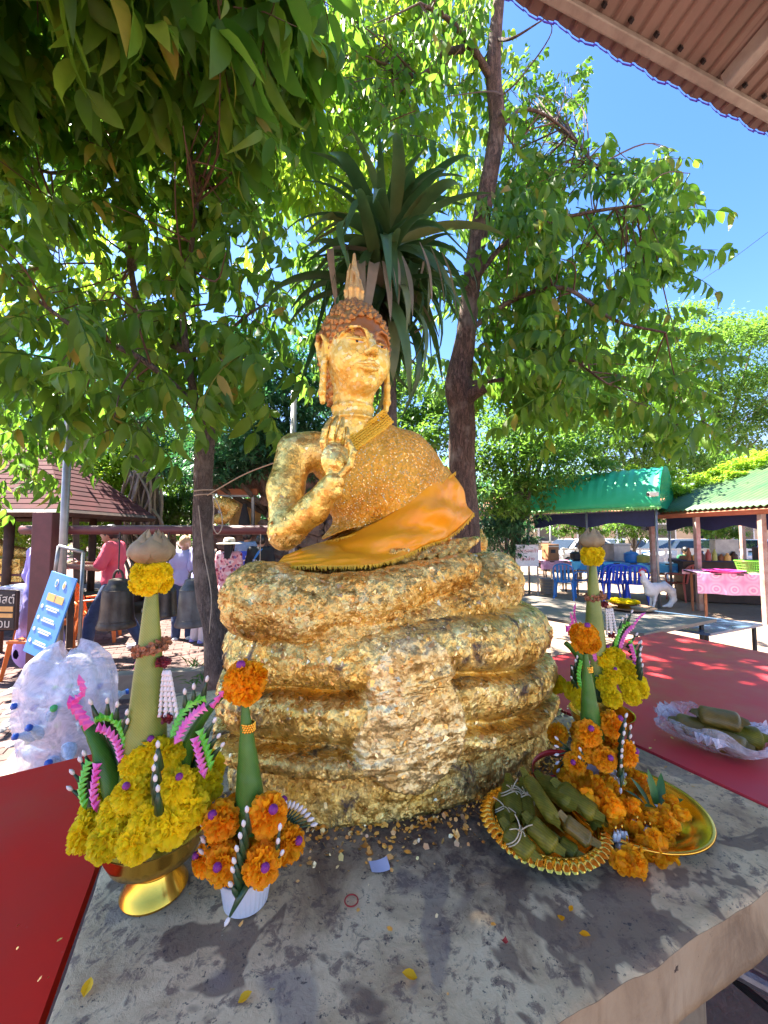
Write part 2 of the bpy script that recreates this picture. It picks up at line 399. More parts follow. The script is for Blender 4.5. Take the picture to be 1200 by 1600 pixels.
def sequin_mat():
    m, nt, b = new_mat('sequinned_gold_cloth'); co = objco(nt)
    mp = nt.nodes.new('ShaderNodeMapping'); mp.inputs['Rotation'].default_value = (0, R(32), 0); nt.links.new(co, mp.inputs[0])
    n = noise_node(nt, 5, 4, .6, .3, co)
    cloth = ramp(nt, n.outputs[0], [(.35, (.74, .33, .015)), (.65, (.92, .52, .05))]).outputs[0]
    v = nt.nodes.new('ShaderNodeTexVoronoi'); v.inputs['Scale'].default_value = 150; v.inputs['Randomness'].default_value = .45; nt.links.new(mp.outputs[0], v.inputs['Vector'])
    sep = nt.nodes.new('ShaderNodeSeparateColor'); nt.links.new(v.outputs['Color'], sep.inputs[0])
    dot = ramp(nt, v.outputs['Distance'], [(.26, (1, 1, 1)), (.36, (0, 0, 0))]).outputs[0]
    some = ramp(nt, sep.outputs[0], [(.30, (0, 0, 0)), (.36, (1, 1, 1))]).outputs[0]
    f = mixc(nt, 1.0, dot, some, 'MULTIPLY')
    c = mixc(nt, f, cloth, (1, .82, .42)); nt.links.new(c, b.inputs['Base Color'])
    mm = nt.nodes.new('ShaderNodeMath'); mm.operation = 'MULTIPLY_ADD'; mm.inputs[1].default_value = .6; mm.inputs[2].default_value = .18
    nt.links.new(f, mm.inputs[0]); nt.links.new(mm.outputs[0], b.inputs['Metallic'])
    rr = nt.nodes.new('ShaderNodeMath'); rr.operation = 'MULTIPLY_ADD'; rr.inputs[1].default_value = -.3; rr.inputs[2].default_value = .52
    nt.links.new(f, rr.inputs[0]); nt.links.new(rr.outputs[0], b.inputs['Roughness'])
    b1 = bump(nt, facets(nt, mp.outputs[0], 150), b, .7, .9)
    n2 = noise_node(nt, 380, 2, .5, 0, co); bump(nt, n2.outputs[0], b, .4, .001, b1); return m
M['sequin'] = sequin_mat()
M['saffron'] = simple('saffron_satin', (1.0, .42, .006), (.93, .33, .004), rough=.42, scale=9, bmp=.35, bscale=420, bdist=.0008, sheen=.3)
M['trim'] = simple('yellow_crochet_trim', (.78, .46, .02), (.9, .58, .05), rough=.6, scale=60, bmp=.6, bscale=500, bdist=.001)

# ================================================================== THE SEATED STATUE
C0 = np.array([.05, 1.38]); TH = R(22); SLAB_Z = .9
def loc(px, py, ly):               # sight line meets the statue's own plane y = ly; statue coordinates
    r = ray(px, py); nrm = np.array([-math.sin(TH), math.cos(TH)])
    t = (ly-(CAM[:2]-C0)@nrm)/(r[:2]@nrm); p = CAM+t*r; d = p[:2]-C0
    return np.array([d@[math.cos(TH), math.sin(TH)], ly, p[2]-SLAB_Z])
statue = thing('gilded_buddha_statue', 'life-size seated Buddha statue covered in gold leaf, robed in orange cloth', 'statue', (C0[0], C0[1], SLAB_Z), TH)

# ---- lotus base: one closed skin whose outline swells and sinks tier by tier
def build_base():
    prof = [(.99, -.005), (.985, .02), (.97, .05), (.95, .085), (.94, .105), (.985, .118), (1.055, .126), (1.06, .150), (1.01, .160), (.90, .166), (.90, .180), (.985, .194), (1.035, .222), (1.045, .252), (1.03, .278), (.955, .294), (.865, .300),
            (.875, .310), (.985, .326), (1.015, .37), (1.0, .40), (.965, .43), (.90, .452), (.75, .465), (.4, .47), (.01, .472)]
    P = smooth_path(np.array([(a, 0, c) for a, c in prof]), 6); nr = len(P); nt_ = 960
    th = np.linspace(0, 2*PI, nt_, endpoint=False)
    A, B = .540, .345
    ct, st = np.cos(th), np.sin(th)
    T, Rr = np.meshgrid(th, P[:, 0]); _, Z = np.meshgrid(th, P[:, 2])
    sq = .9
    X = Rr*A*np.sign(np.cos(T))*np.abs(np.cos(T))**sq; Y = Rr*B*np.sign(np.sin(T))*np.abs(np.sin(T))**sq
    V = np.stack([X, Y, Z], -1)
    arc = T*26/ (2*PI)*2
    pet = np.abs(np.sin(arc*PI/2*1.0))
    wlow = np.exp(-((Z-.225)/.04)**2); wup = np.exp(-((Z-.365)/.05)**2)
    n = np.stack([np.cos(T)/A, np.sin(T)/B, 0*T], -1); n /= np.linalg.norm(n, axis=-1)[..., None]
    d = wlow*(.010*pet-.004) + wup*(.006*np.abs(np.sin(arc*PI/2*.6+.4)))
    sag = .012*np.sin(T*3+.6)+.008*np.sin(T*7)           # tiers are not level: thick coats of leaf slump
    V[..., 2] += sag*np.clip(Z*6, 0, 1)*np.clip((.5-Z)*8, 0, 1)
    side = np.clip((.47-Z)*20, 0, 1)
    d = d + side*(.006*fbm(V*[4, 4, 8], 3, 3, True) + .0038*fbm(V*[12, 12, 56], 4, 8, True) + .0020*fbm(V*[70, 70, 110], 3, 9, True))
    idv, d1, gap = cellnoise(V*42+.4*fbm(V*20, 2, 5)[..., None], 2)
    d = d + side*.0040*(idv-.5) + side*.0012*np.clip(gap*6, 0, 1)
    # raised hanging cloth on the front: a tongue over the tiers
    fx = V[..., 0]-loc(652, 1110, -.37)[0]; front = (V[..., 1] < 0)
    hw = (.090+.062*np.clip((.44-Z)/.2, 0, 1)+.008*np.sin(Z*37+1))*np.clip(1-np.clip((.19-Z)/.125, 0, 1)**2.4, 0, 1)**.5
    tong = np.clip((hw-np.abs(fx)+.010*fbm(V*[30, 30, 30], 2, 13))/.030, 0, 1)*front*(Z > .05)*np.clip((.475-Z)/.05, 0, 1)
    tong = tong*tong*(3-2*tong)
    target = .372+.006*np.sin(Z*14)-.045*np.clip((Z-.33)/.12, 0, 1)+.004*fbm(V*[18, 18, 22], 3, 11, True)+.004*(idv-.5)
    yy = -target*np.sqrt(np.clip(1-(V[..., 0]/.58)**2, 0, 1))
    V = V + n*d[..., None]
    V[..., 1] = np.where(tong > 0, V[..., 1]*(1-tong)+np.minimum(yy, V[..., 1]-.004)*tong, V[..., 1])
    Vf = V.reshape(-1, 3); F = gridF(nr, nt_, wrap=True)
    return Vf, F, tong.reshape(-1)
Vb, Fb, tong = build_base()
mb = MB(); inner = (tong[Fb].mean(1)+.35*fbm(Vb[Fb[:, 0]]*26, 3, 15)-.5*np.clip((Vb[Fb[:, 0], 2]-.36)*12, 0, 1)) > .5
mb.add(Vb, Fb)
pedestal = mb.build('lotus_base', M['gold_base'], statue, smooth=True)
pedestal.data.materials.append(M['gold_drape'])
pedestal.data.polygons.foreach_set('material_index', inner.astype(np.int32))

# ---- body with arms and crossed legs, one skin
def P_(px, py, ly): return loc(px, py, ly)
bd = SDF((-.66, -.44, .36), (.68, .36, 1.16), .0048)
kL, kR = P_(408, 938, -.12), P_(770, 908, -.08)
hipL, hipR = P_(520, 922, .10), P_(640, 915, .10)
bd.cone(hipL, kL, .095, .098, .04).cone(hipR, kR, .10, .100, .04)
bd.path([kL, P_(480, 952, -.2), P_(570, 938, -.235), P_(660, 908, -.215), P_(730, 884, -.17)], [.098, .086, .070, .054, .04], .014)
bd.path([kR, P_(720, 950, -.17), P_(620, 985, -.24), P_(520, 1006, -.25)], [.100, .074, .060, .05], .014)
bd.ell((.0, -.02, .47), (.42, .22, .07), .05)
# torso
pel, che = P_(572, 872, .12), P_(580, 765, .135)
bd.ell(pel, (.175, .125, .11), .05).ell(che, (.165, .115, .19), .05)
shL, shR = P_(462, 705, .13), P_(655, 738, .14)
bd.cone(P_(490, 706, .135), P_(630, 720, .135), .072, .070, .05)
neck0 = P_(556, 662, .13)
bd.cone(neck0, P_(555, 630, .125), .066, .058, .04)
# right arm, raised
elb, wri = P_(446, 832, .05), P_(522, 752, -.075)
bd.path([shL, P_(446, 765, .105), elb], [.064, .056, .052], .03)
bd.path([elb, P_(490, 795, -.02), wri], [.052, .046, .033], .02)
# left arm under the robe, its hand lying in the lap
bd.path([shR, P_(678, 790, .13), P_(682, 830, .06), P_(675, 862, -.06), P_(640, 868, -.12)], [.055, .050, .046, .034, .028], .03)
for i in range(4):
    a = P_(650, 862+i*4, -.14); bq = a+np.array([-.085, -.012, .002-.004*i]); bd.path([a, (a+bq)/2+[0, -.004, .004], bq], [.013, .012, .009], .006)
# crumpled rope-like folds beside the lap where cloth met leaf
for i in range(5):
    a = P_(655+i*17, 872-i*2, -.17+.01*i); bq = P_(690+i*14, 850-i*2, -.06); bd.path([a, (a+bq)/2+[0, 0, .012], bq], [.010, .013, .008], .01)
Vd, Fd = bd.nets(); Nd = vnormals(Vd, Fd)
def foil(V, N, amp=1.0):
    leg = np.clip((.74-V[:, 2])*6, .0, 1)
    w = .22+.78*leg
    d = w*(.0065*fbm(V*[4, 7, 12]+3, 3, 21, True)+.0045*fbm(V*[14, 22, 52], 4, 25, True))
    idv, d1, gap = cellnoise(V*46+.5*fbm(V*24, 2, 29)[:, None], 6)
    d += (.0006+.0026*leg)*(idv-.5)*2
    return V+N*(d*amp)[:, None]
Vd = foil(Vd, Nd)
body = MB().add(Vd, Fd).build('body', M['gold_leaf'], statue, smooth=True)
body.data.materials.append(M['gold_skin']); body.data.polygons.foreach_set('material_index', (Vd[Fd].mean(1)[:, 2] > .70).astype(np.int32))

# ---- raised hand: palm and five separate fingers, a fine skin of its own
hd = SDF(wri+[-.11, -.10, -.07], wri+[.13, .10, .27], .0022)
hb = wri
k2 = P_(508, 700, -.075); k5 = P_(548, 715, -.095); 
palm_c = P_(524, 718, -.08)
hd.cone(wri+[-.004, .006, -.03], wri+[.002, 0, .01], .032, .029, .015)
hd.ell(palm_c, (.044, .018, .056), .012, ry=R(6))
hd.ell(P_(528, 722, -.098), (.022, .012, .026), .012)
fing = [
    [(509, 706), (504, 690), (508, 672), (516, 656)],
    [(518, 702), (517, 684), (521, 667), (527, 651)],
    [(528, 702), (529, 685), (533, 669), (536, 655)],
    [(538, 708), (541, 694), (543, 681), (542, 669)],
]
for i, f in enumerate(fing):
    ys = [-.078, -.092, -.096, -.086]
    hd.path([P_(x, y, ys[j]+.018-.002*i) for j, (x, y) in enumerate(f)], [[.0110, .0100, .0092, .0066], [.0112, .0102, .0094, .0068], [.0108, .0098, .0090, .0066], [.0098, .0088, .0080, .006]][i], .0018)
hd.path([P_(530, 745, -.09), P_(546, 728, -.108), P_(552, 706, -.116), P_(545, 690, -.112)], [.015, .0118, .0100, .0072], .004)
Vh, Fh = hd.nets(); Nh = vnormals(Vh, Fh)
idv, d1, gap = cellnoise(Vh*70, 4); Vh = Vh+Nh*(.0010*fbm(Vh*60, 3, 31, True)+.0008*(idv-.5))[:, None]
hand = MB().add(Vh, Fh).build('raised_hand', M['gold_skin'], statue, smooth=True)

# ---- head
head = bpy.data.objects.new('head_joint', None); HL = P_(556, 558, .105)
HROT = R(4); HS = 1.13
def hx(V):                          # head frame -> statue frame
    return rot(np.asarray(V)*HS, 'z', HROT)+HL
bpy.data.objects.remove(head)
h = SDF((-.15, -.19, -.30), (.15, .17, .20), .0021)
h.ell((0, .012, .045), (.100, .118, .112), .01)
h.ell((0, -.022, -.030), (.090, .092, .108), .05)
h.ell((0, -.075, -.112), (.033, .026, .024), .03)
for s in (-1, 1):
    h.ell((s*.046, -.062, -.042), (.038, .036, .042), .03)
    h.ell((s*.041, -.122, .006), (.027, .018, .0165), .012, rz=s*.35, op='s')
    h.ell((s*.0415, -.0945, .002), (.027, .0175, .0155), .004, rz=s*.38)
    h.path([(s*.018, -.1145, -.001), (s*.030, -.1165, -.0055), (s*.044, -.114, -.0065), (s*.057, -.106, -.003), (s*.066, -.097, .003)], [.0014, .0022, .0024, .002, .0012], .0015, op='s')
    h.path([(s*.015, -.113, .003), (s*.030, -.1155, .0015), (s*.044, -.1135, .001), (s*.058, -.105, .004), (s*.068, -.095, .008)], [.0022, .003, .003, .0026, .002], .003)
    h.path([(s*.009, -.121, .010), (s*.018, -.120, .029), (s*.036, -.1165, .040), (s*.058, -.104, .038), (s*.077, -.085, .022), (s*.086, -.068, .008)], [.006, .0055, .005, .0048, .0042, .003], .006)
h.path([(0, -.119, .018), (0, -.127, -.006), (0, -.139, -.030)], [.0085, .0098, .0135], .010)
h.ell((0, -.1395, -.036), (.0145, .0130, .0105), .006)
for s in (-1, 1):
    h.ell((s*.0150, -.1255, -.0385), (.0088, .0115, .0078), .005)
    h.ell((s*.0075, -.134, -.047), (.0042, .006, .003), .003, op='s')
h.path([(-.034, -.1035, -.0665), (-.018, -.1155, -.069), (-.006, -.1215, -.0655), (0, -.1205, -.067), (.006, -.1215, -.0655), (.018, -.1155, -.069), (.034, -.1035, -.0665)], [.003, .0062, .0072, .0066, .0072, .0062, .003], .005)
h.path([(-.028, -.104, -.0745), (-.012, -.1145, -.083), (0, -.118, -.0845), (.012, -.1145, -.083), (.028, -.104, -.0745)], [.003, .0072, .0085, .0072, .003], .005)
h.path([(-.036, -.1035, -.0685), (-.018, -.119, -.0748), (0, -.126, -.0752), (.018, -.119, -.0748), (.036, -.1035, -.0685)], .0016, .002, op='s')
h.ell((0, -.121, -.0565), (.004, .006, .007), .004, op='s')
# ears: long, looped at the top, hanging lobes
for s in (-1, 1):
    h.path([(s*.100, -.012, -.02), (s*.108, -.02, .018), (s*.117, -.008, .046), (s*.122, .014, .050), (s*.121, .028, .028), (s*.116, .026, -.005), (s*.110, .016, -.04)], [.006, .0065, .0075, .0078, .0075, .007, .007], .006)
    h.path([(s*.108, -.008, -.03), (s*.112, -.004, -.085), (s*.113, .0, -.135), (s*.110, .003, -.162)], [.009, .0085, .010, .0085], .008, flat=((0, 1, 0), .72))
    h.ell((s*.102, .006, .008), (.010, .024, .036), .01)
    h.path([(s*.1155, .000, -.07), (s*.121, .002, -.115), (s*.119, .004, -.145)], .0030, .003, op='s')
# neck with its three lines
h.cone((0, .020, -.08), (0, .030, -.27), .062, .068, .03)
for z, r_ in ((-.135, .066), (-.168, .070), (-.205, .076)):
    h.ell((0, .026, z), (r_, r_*.98, .018), .008)
Vv, Fv = h.nets(); Nv = vnormals(Vv, Fv)
low = np.clip((-.02-Vv[:, 2])*14, 0, 1)*.8+.12; idv, d1, gap = cellnoise(Vv*75, 9)
Vv = Vv+Nv*(low*(.0018*fbm(Vv*45, 3, 33, True)+.0014*(idv-.5)))[:, None]
def face_mat():                     # bronze lacquer with gold leaf rubbed on lower face, brow and neck
    m, nt, b = new_mat('gilded_bronze_face'); co = objco(nt)
    sp = nt.nodes.new('ShaderNodeSeparateXYZ'); mp = nt.nodes.new('ShaderNodeMapping'); mp.vector_type = 'POINT'
    nt.links.new(co, sp.inputs[0])
    n = noise_node(nt, 17, 5, .7, .6, co)
    zf = nt.nodes.new('ShaderNodeMapRange'); nt.links.new(sp.outputs[2], zf.inputs[0])
    zf.inputs[1].default_value = HL[2]-.02; zf.inputs[2].default_value = HL[2]+.06; zf.inputs[3].default_value = .30; zf.inputs[4].default_value = -.20
    xf = nt.nodes.new('ShaderNodeMapRange'); nt.links.new(sp.outputs[0], xf.inputs[0])
    xf.inputs[1].default_value = HL[0]-.10; xf.inputs[2].default_value = HL[0]+.06; xf.inputs[3].default_value = .16; xf.inputs[4].default_value = -.06
    a1 = nt.nodes.new('ShaderNodeMath'); a1.operation = 'ADD'; nt.links.new(zf.outputs[0], a1.inputs[0]); nt.links.new(xf.outputs[0], a1.inputs[1])
    a2 = nt.nodes.new('ShaderNodeMath'); a2.operation = 'ADD'; nt.links.new(a1.outputs[0], a2.inputs[0]); nt.links.new(n.outputs[0], a2.inputs[1])
    f = ramp(nt, a2.outputs[0], [(.575, (0, 0, 0)), (.60, (1, 1, 1))]).outputs[0]
    v = nt.nodes.new('ShaderNodeTexVoronoi'); v.inputs['Scale'].default_value = 85; nt.links.new(co, v.inputs['Vector'])
    sc = nt.nodes.new('ShaderNodeSeparateColor'); nt.links.new(v.outputs['Color'], sc.inputs[0])
    leaf = ramp(nt, sc.outputs[0], [(0, (.88, .54, .08)), (.4, (.97, .65, .12)), (.8, (1, .75, .20)), (1, (1, .87, .42))]).outputs[0]
    ve = nt.nodes.new('ShaderNodeTexVoronoi'); ve.feature = 'DISTANCE_TO_EDGE'; ve.inputs['Scale'].default_value = 85; nt.links.new(co, ve.inputs['Vector'])
    ed = ramp(nt, ve.outputs[0], [(0, (.8, .8, .8)), (.05, (0, 0, 0))]).outputs[0]
    n5 = noise_node(nt, 30, 3, .5, 0, co); em = mixc(nt, 1, ed, ramp(nt, n5.outputs[0], [(.48, (0, 0, 0)), (.6, (1, 1, 1))]).outputs[0], 'MULTIPLY')
    leaf = mixc(nt, em, leaf, (.25, .10, .02))
    c = mixc(nt, f, (.40, .165, .042), leaf); nt.links.new(c, b.inputs['Base Color']); b.inputs['Metallic'].default_value = .45
    r = nt.nodes.new('ShaderNodeMapRange'); r.inputs[3].default_value = .36; r.inputs[4].default_value = .45; nt.links.new(f, r.inputs[0]); nt.links.new(r.outputs[0], b.inputs['Roughness'])
    h1 = mixc(nt, 1, f, sc.outputs[1], 'MULTIPLY'); b1 = bump(nt, f, b, .5, .0012); b2 = bump(nt, h1, b, .5, .0022, b1)
    n6 = noise_node(nt, 150, 4, .7, 1, co); h2 = mixc(nt, 1, f, n6.outputs[0], 'MULTIPLY'); bump(nt, h2, b, .5, .0018, b2); return m
M['face'] = face_mat()
head = MB().add(hx(Vv), Fv).build('head', M['face'], statue, smooth=True)
M['eye_white'] = simple('inlaid_shell_eye', (.75, .70, .60), (.6, .55, .45), rough=.25, scale=80)
M['eye_dark'] = simple('inlaid_black_pupil', (.012, .010, .010), rough=.2)
for s in (-1, 1):
    n = 9; t = np.linspace(0, 1, n)
    cx = s*(.019+.046*t); cy = -.1128+.016*t**2-.001; cz = -.0056+.006*t*t; hh = .0036*np.sin(PI*t)**.7
    V = np.concatenate([np.stack([cx, cy, cz+hh], 1), np.stack([cx, cy-.0012, cz], 1), np.stack([cx, cy, cz-hh], 1)])
    F = [[i, i+1, n+i+1, n+i] for i in range(n-1)]+[[n+i, n+i+1, 2*n+i+1, 2*n+i] for i in range(n-1)]
    e = MB().add(hx(V), F).build('eye', M['eye_white'], head, smooth=True)
    u = lathe([(0, .0016), (.0030, .0010), (.0044, -.0006)], 12); pv = rot(u[0], 'x', PI/2)
    MB().add(hx(pv+[s*.041, -.1125, -.0050]), u[1]).build('pupil', M['eye_dark'], e, smooth=True)
# hair cap and curls
hc = SDF((-.15, -.15, -.13), (.15, .19, .27), .004)
hc.ell((0, .020, .047), (.1085, .131, .115), .01).ell((0, .024, .130), (.072, .072, .055), .03).cone((0, .02, .15), (0, .02, .192), .042, .022, .02)
hc.cone((0, .08, 0), (0, .09, -.09), .085, .07, .04)
Vc, Fc = hc.nets(); Nc = vnormals(Vc, Fc)
def hairline(V):
    fx = np.abs(V[:, 0])
    lim = .088-.9*np.clip(fx-.02, 0, None)**1.6*8
    lim = np.where(V[:, 1] > -.045, -.02-(V[:, 1]+.045)*1.9, lim)
    lim = np.where((V[:, 1] > -.045) & (V[:, 1] <= .035), np.minimum(lim, -.02-(V[:, 1]+.045)*.6), lim)
    return V[:, 2] > lim
keep = hairline(Vc); kf = keep[Fc].all(1)
hair = MB().add(hx(Vc), Fc[kf]).build('hair', M['bronze_curl'], statue, smooth=True)
def curl_mesh():
    b = MB(); r = .0112
    pr = [(r, -.004), (r*1.02, .0012), (r*.86, .0036), (r*.72, .0026), (r*.68, .0040), (r*.56, .0060), (r*.42, .0050), (r*.36, .0066), (r*.22, .0082), (0.0004, .0084)]
    V, F = lathe(pr, 12); a = np.arctan2(V[:, 1], V[:, 0]); V[:, 2] += (a/(2*PI))*.0022; b.add(V, F); return b.mesh('curl', True)
cm = curl_mesh(); cm.materials.append(M['bronze_curl'])
cand = np.where(keep)[0]; rng.shuffle(cand); pts = []
for i in cand:
    p = Vc[i]
    if len(pts) and np.min(np.linalg.norm(np.array(pts)-p, axis=1)) < .0182: continue
    pts.append(p); nn = rot(Nc[i][None], 'z', HROT)[0]
    q = Vector(nn).to_track_quat('Z', 'Y').to_matrix().to_4x4(); sc_ = HS*(.95+.25*rng.random())
    inst(cm, 'curl', hair, Matrix.Translation(Vector(hx(p)))@q@Matrix.Rotation(rng.random()*6, 4, 'Z')@Matrix.Scale(sc_, 4))
print('curls', len(pts))
# flame finial
fl = SDF((-.05, -.05, -.02), (.05, .05, .20), .002)
fl.cone((0, 0, 0), (0, 0, .04), .026, .024, .01).cone((0, 0, .03), (0, 0, .10), .022, .014, .01).cone((0, 0, .10), (0, 0, .168), .012, .004, .01)
for i in range(8):
    a = i*PI/4; c_, s_ = math.cos(a), math.sin(a); tp = [.085, .125, .10, .14, .08, .12, .105, .09][i]
    fl.path([(c_*.020, s_*.020, .0), (c_*.025, s_*.025, .035), (c_*.018, s_*.018, tp*.8), (c_*.013, s_*.013, tp)], [.006, .0075, .005, .0015], .003)
Vf_, Ff_ = fl.nets(); 
MB().add(hx(Vf_*[1.12, 1.12, 1.02]+[0, .018, .190]), Ff_).build('flame_finial', M['finial'], statue, smooth=True)

# ---- robe of sequinned cloth over the left shoulder
rb = SDF((-.40, -.30, .50), (.46, .34, 1.16), .005)
rb.ell(pel+[0, .0, .01], (.190, .142, .12), .05).ell(che, (.178, .130, .20), .06)
rb.cone(P_(520, 712, .135), P_(628, 718, .135), .086, .080, .06)
rb.path([shR+[0, 0, -.004], P_(672, 775, .11), P_(680, 812, .06)], [.082, .090, .090], .09)
rb.ell(P_(640, 800, .06), (.12, .10, .12), .08).ell(P_(625, 745, .06), (.14, .085, .15), .08)
rb.cone(P_(580, 685, .13), P_(632, 712, .135), .062, .078, .06)
Vr, Fr = rb.nets(); Nr = vnormals(Vr, Fr)
ax_, az_ = P_(602, 640, .06)[[0, 2]], P_(470, 742, .06)[[0, 2]]
e1 = az_-ax_; n1 = unit([e1[1], -e1[0]]);  n1 = n1 if n1[1] > 0 else -n1          # points up-left, away from cloth
cutA = (Vr[:, [0, 2]]-ax_)@n1
pa, pb = P_(716, 735, .0)[[0, 2]], P_(455, 862, .0)[[0, 2]]
e2 = pb-pa; n2 = unit([e2[1], -e2[0]]); n2 = n2 if n2[1] > 0 else -n2
tt = np.clip(((Vr[:, [0, 2]]-pa)@unit(e2))/np.linalg.norm(e2), 0, 1)
cutB = (Vr[:, [0, 2]]-pb)@n2+.035*np.sin(PI*tt)
def clip_mesh(V, F, d):            # keep d > 0, cut faces exactly on the line
    s = d > 0; V = list(map(tuple, V)); out = []; cache = {}
    D = d
    full = s[F].all(1); mixd = s[F].any(1) & ~full
    out = [list(f) for f in F[full]]
    for f in F[mixd]:
        poly = []
        for a, b in zip(f, np.roll(f, -1)):
            if s[a]: poly.append(a)
            if s[a] != s[b]:
                key = (min(a, b), max(a, b))
                if key not in cache:
                    t = D[a]/(D[a]-D[b]); V.append(tuple(np.array(V[a])*(1-t)+np.array(V[b])*t)); cache[key] = len(V)-1
                poly.append(cache[key])
        if len(poly) > 2: out.append(poly)
    return np.array(V), out
fold = .011*np.sin((Vr[:, [0, 2]]@unit(e2)*.55+(Vr[:, [0, 2]]@n2))*52+2.2*fbm(Vr*5, 2, 41))+.003*fbm(Vr*[9, 9, 16], 3, 43)
Vr = Vr+Nr*(fold*np.clip((1.0-Vr[:, 2])*3, .15, 1))[:, None]
dd = np.minimum(-cutA, cutB)
Vr2, Fr2 = clip_mesh(Vr, Fr, dd)
robe = MB().add(Vr2, Fr2).build('sequinned_robe', M['sequin'], statue, smooth=True)
sm = robe.modifiers.new('thickness', 'SOLIDIFY'); sm.thickness = .004; sm.offset = 1
def project(V, px_list, ly0=-.35):  # first hit of sight lines on the robe skin, statue coordinates
    out = []
    from mathutils.bvhtree import BVHTree
    return out
from mathutils.bvhtree import BVHTree
tree = BVHTree.FromPolygons([tuple(v) for v in Vr], [tuple(f) for f in Fr])
camL = rot(np.array([[CAM[0]-C0[0], CAM[1]-C0[1], 0]]), 'z', -TH)[0]; camL[2] = CAM[2]-SLAB_Z
def on_robe(px, py, lift=.008, ly=.0, tr=None):
    d = unit(rot(ray(px, py)[None], 'z', -TH)[0]); hit = (tr or tree).ray_cast(Vector(camL), Vector(d))
    if hit[0] is None: return P_(px, py, ly)
    return np.array(hit[0])+np.array(hit[1])*0+ -d*lift
def resamp0(P, n):
    L = np.concatenate([[0], np.cumsum(np.linalg.norm(np.diff(P, axis=0), axis=1))]); t = np.linspace(0, L[-1], n)
    return np.stack([np.interp(t, L, P[:, i]) for i in range(3)], 1)
# crochet trim down the neck opening
ctr = [(606, 650), (590, 664), (572, 677), (554, 690), (540, 700)]; b_ = MB(); rowsT = []
for off in np.linspace(-11, 11, 7):                    # rows of little crocheted knots across the band
    rowsT.append(resamp0(smooth_path([on_robe(x+off*.62, y+off*.78, .008+.006*(1-(off/11)**2), .06) for x, y in ctr], 8), 34))
for j_, row in enumerate(rowsT):
    for i_, p in enumerate(row):
        r_ = .0062 if j_ in (0, 6) else .0050; zz_ = .0028*(1 if (i_+j_) % 2 else -1)
        V, F = lathe([(.0005, .004), (r_*.7, .0026), (r_, 0), (r_*.6, -.003)], 6); V = rot(V, 'x', PI/2)
        b_.add(V+p+rng.normal(0, .0006, 3)+np.array([0, -abs(zz_)*.5, zz_*.3]), F)
b_.build('crochet_trim', M['trim'], robe, smooth=True)
# saffron underlayer: hangs below the sequinned edge and flares from the covered arm
top = smooth_path([P_(444, 868, -.01), on_robe(470, 858, .004, .0), on_robe(500, 848, .002), on_robe(560, 828, .002), on_robe(620, 796, .002), on_robe(668, 758, .002), on_robe(698, 728, .002, .08)], 10)
bot = smooth_path([P_(424, 889, -.06), P_(500, 884, -.15), P_(575, 884, -.19), P_(625, 870, -.17), P_(665, 852, -.12), P_(702, 838, -.08), P_(736, 803, .02)], 10)
def resamp(P, n):
    L = np.concatenate([[0], np.cumsum(np.linalg.norm(np.diff(P, axis=0), axis=1))]); t = np.linspace(0, L[-1], n)
    return np.stack([np.interp(t, L, P[:, i]) for i in range(3)], 1)
nu, nv = 90, 26; top, bot = resamp(top, nu), resamp(bot, nu)
V = np.zeros((nu, nv, 3)); U = np.linspace(0, 1, nu)[:, None]; W_ = np.linspace(0, 1, nv)[None]
V = top[:, None]*(1-W_[..., None])+bot[:, None]*W_[..., None]
bulge = .030*np.sin(PI*W_)*(.25+.75*np.sin(PI*U))
ramp_ = np.clip(W_*4, 0, 1)
fo = (.014*np.abs(np.sin(U*11-W_*2.6+.4))**1.5*W_+.012*np.sin(U*24-W_*7.0)*np.sin(PI*W_)*(U > .3)+.010*fbm(np.stack([U*9+W_*2, W_*4-U*3, 0*U*W_], -1), 3, 51, True))*ramp_
V[..., 1] -= bulge+fo*1.2; V[..., 2] += .3*fo
under = MB().add(V.reshape(-1, 3), gridF(nu, nv)).build('saffron_cloth', M['saffron'], statue, smooth=True)
s2 = under.modifiers.new('thickness', 'SOLIDIFY'); s2.thickness = .003
def fringe(path, n, L, parent, nm='fringe', dirv=(0, -.2, -1), m=None):
    b = MB(); P = resamp(np.array(path), n)
    for p in P:
        d = unit(np.array(dirv)+rng.normal(0, .28, 3)); l = L*(.7+.6*rng.random())
        V, F = tube([p, p+d*l*.5+rng.normal(0, .0012, 3), p+d*l], [.0016, .0015, .0006], 4); b.add(V, F)
    return b.build(nm, m or M['trim'], parent)
fringe(V[:, -1]+[0, -.003, 0], 260, .012, under)
ed = [on_robe(x, y, .009, .06) for x, y in [(712, 737), (685, 758), (655, 785), (615, 808), (580, 826), (540, 838), (500, 848), (468, 858)]]
fringe(smooth_path(ed, 8), 220, .010, robe)

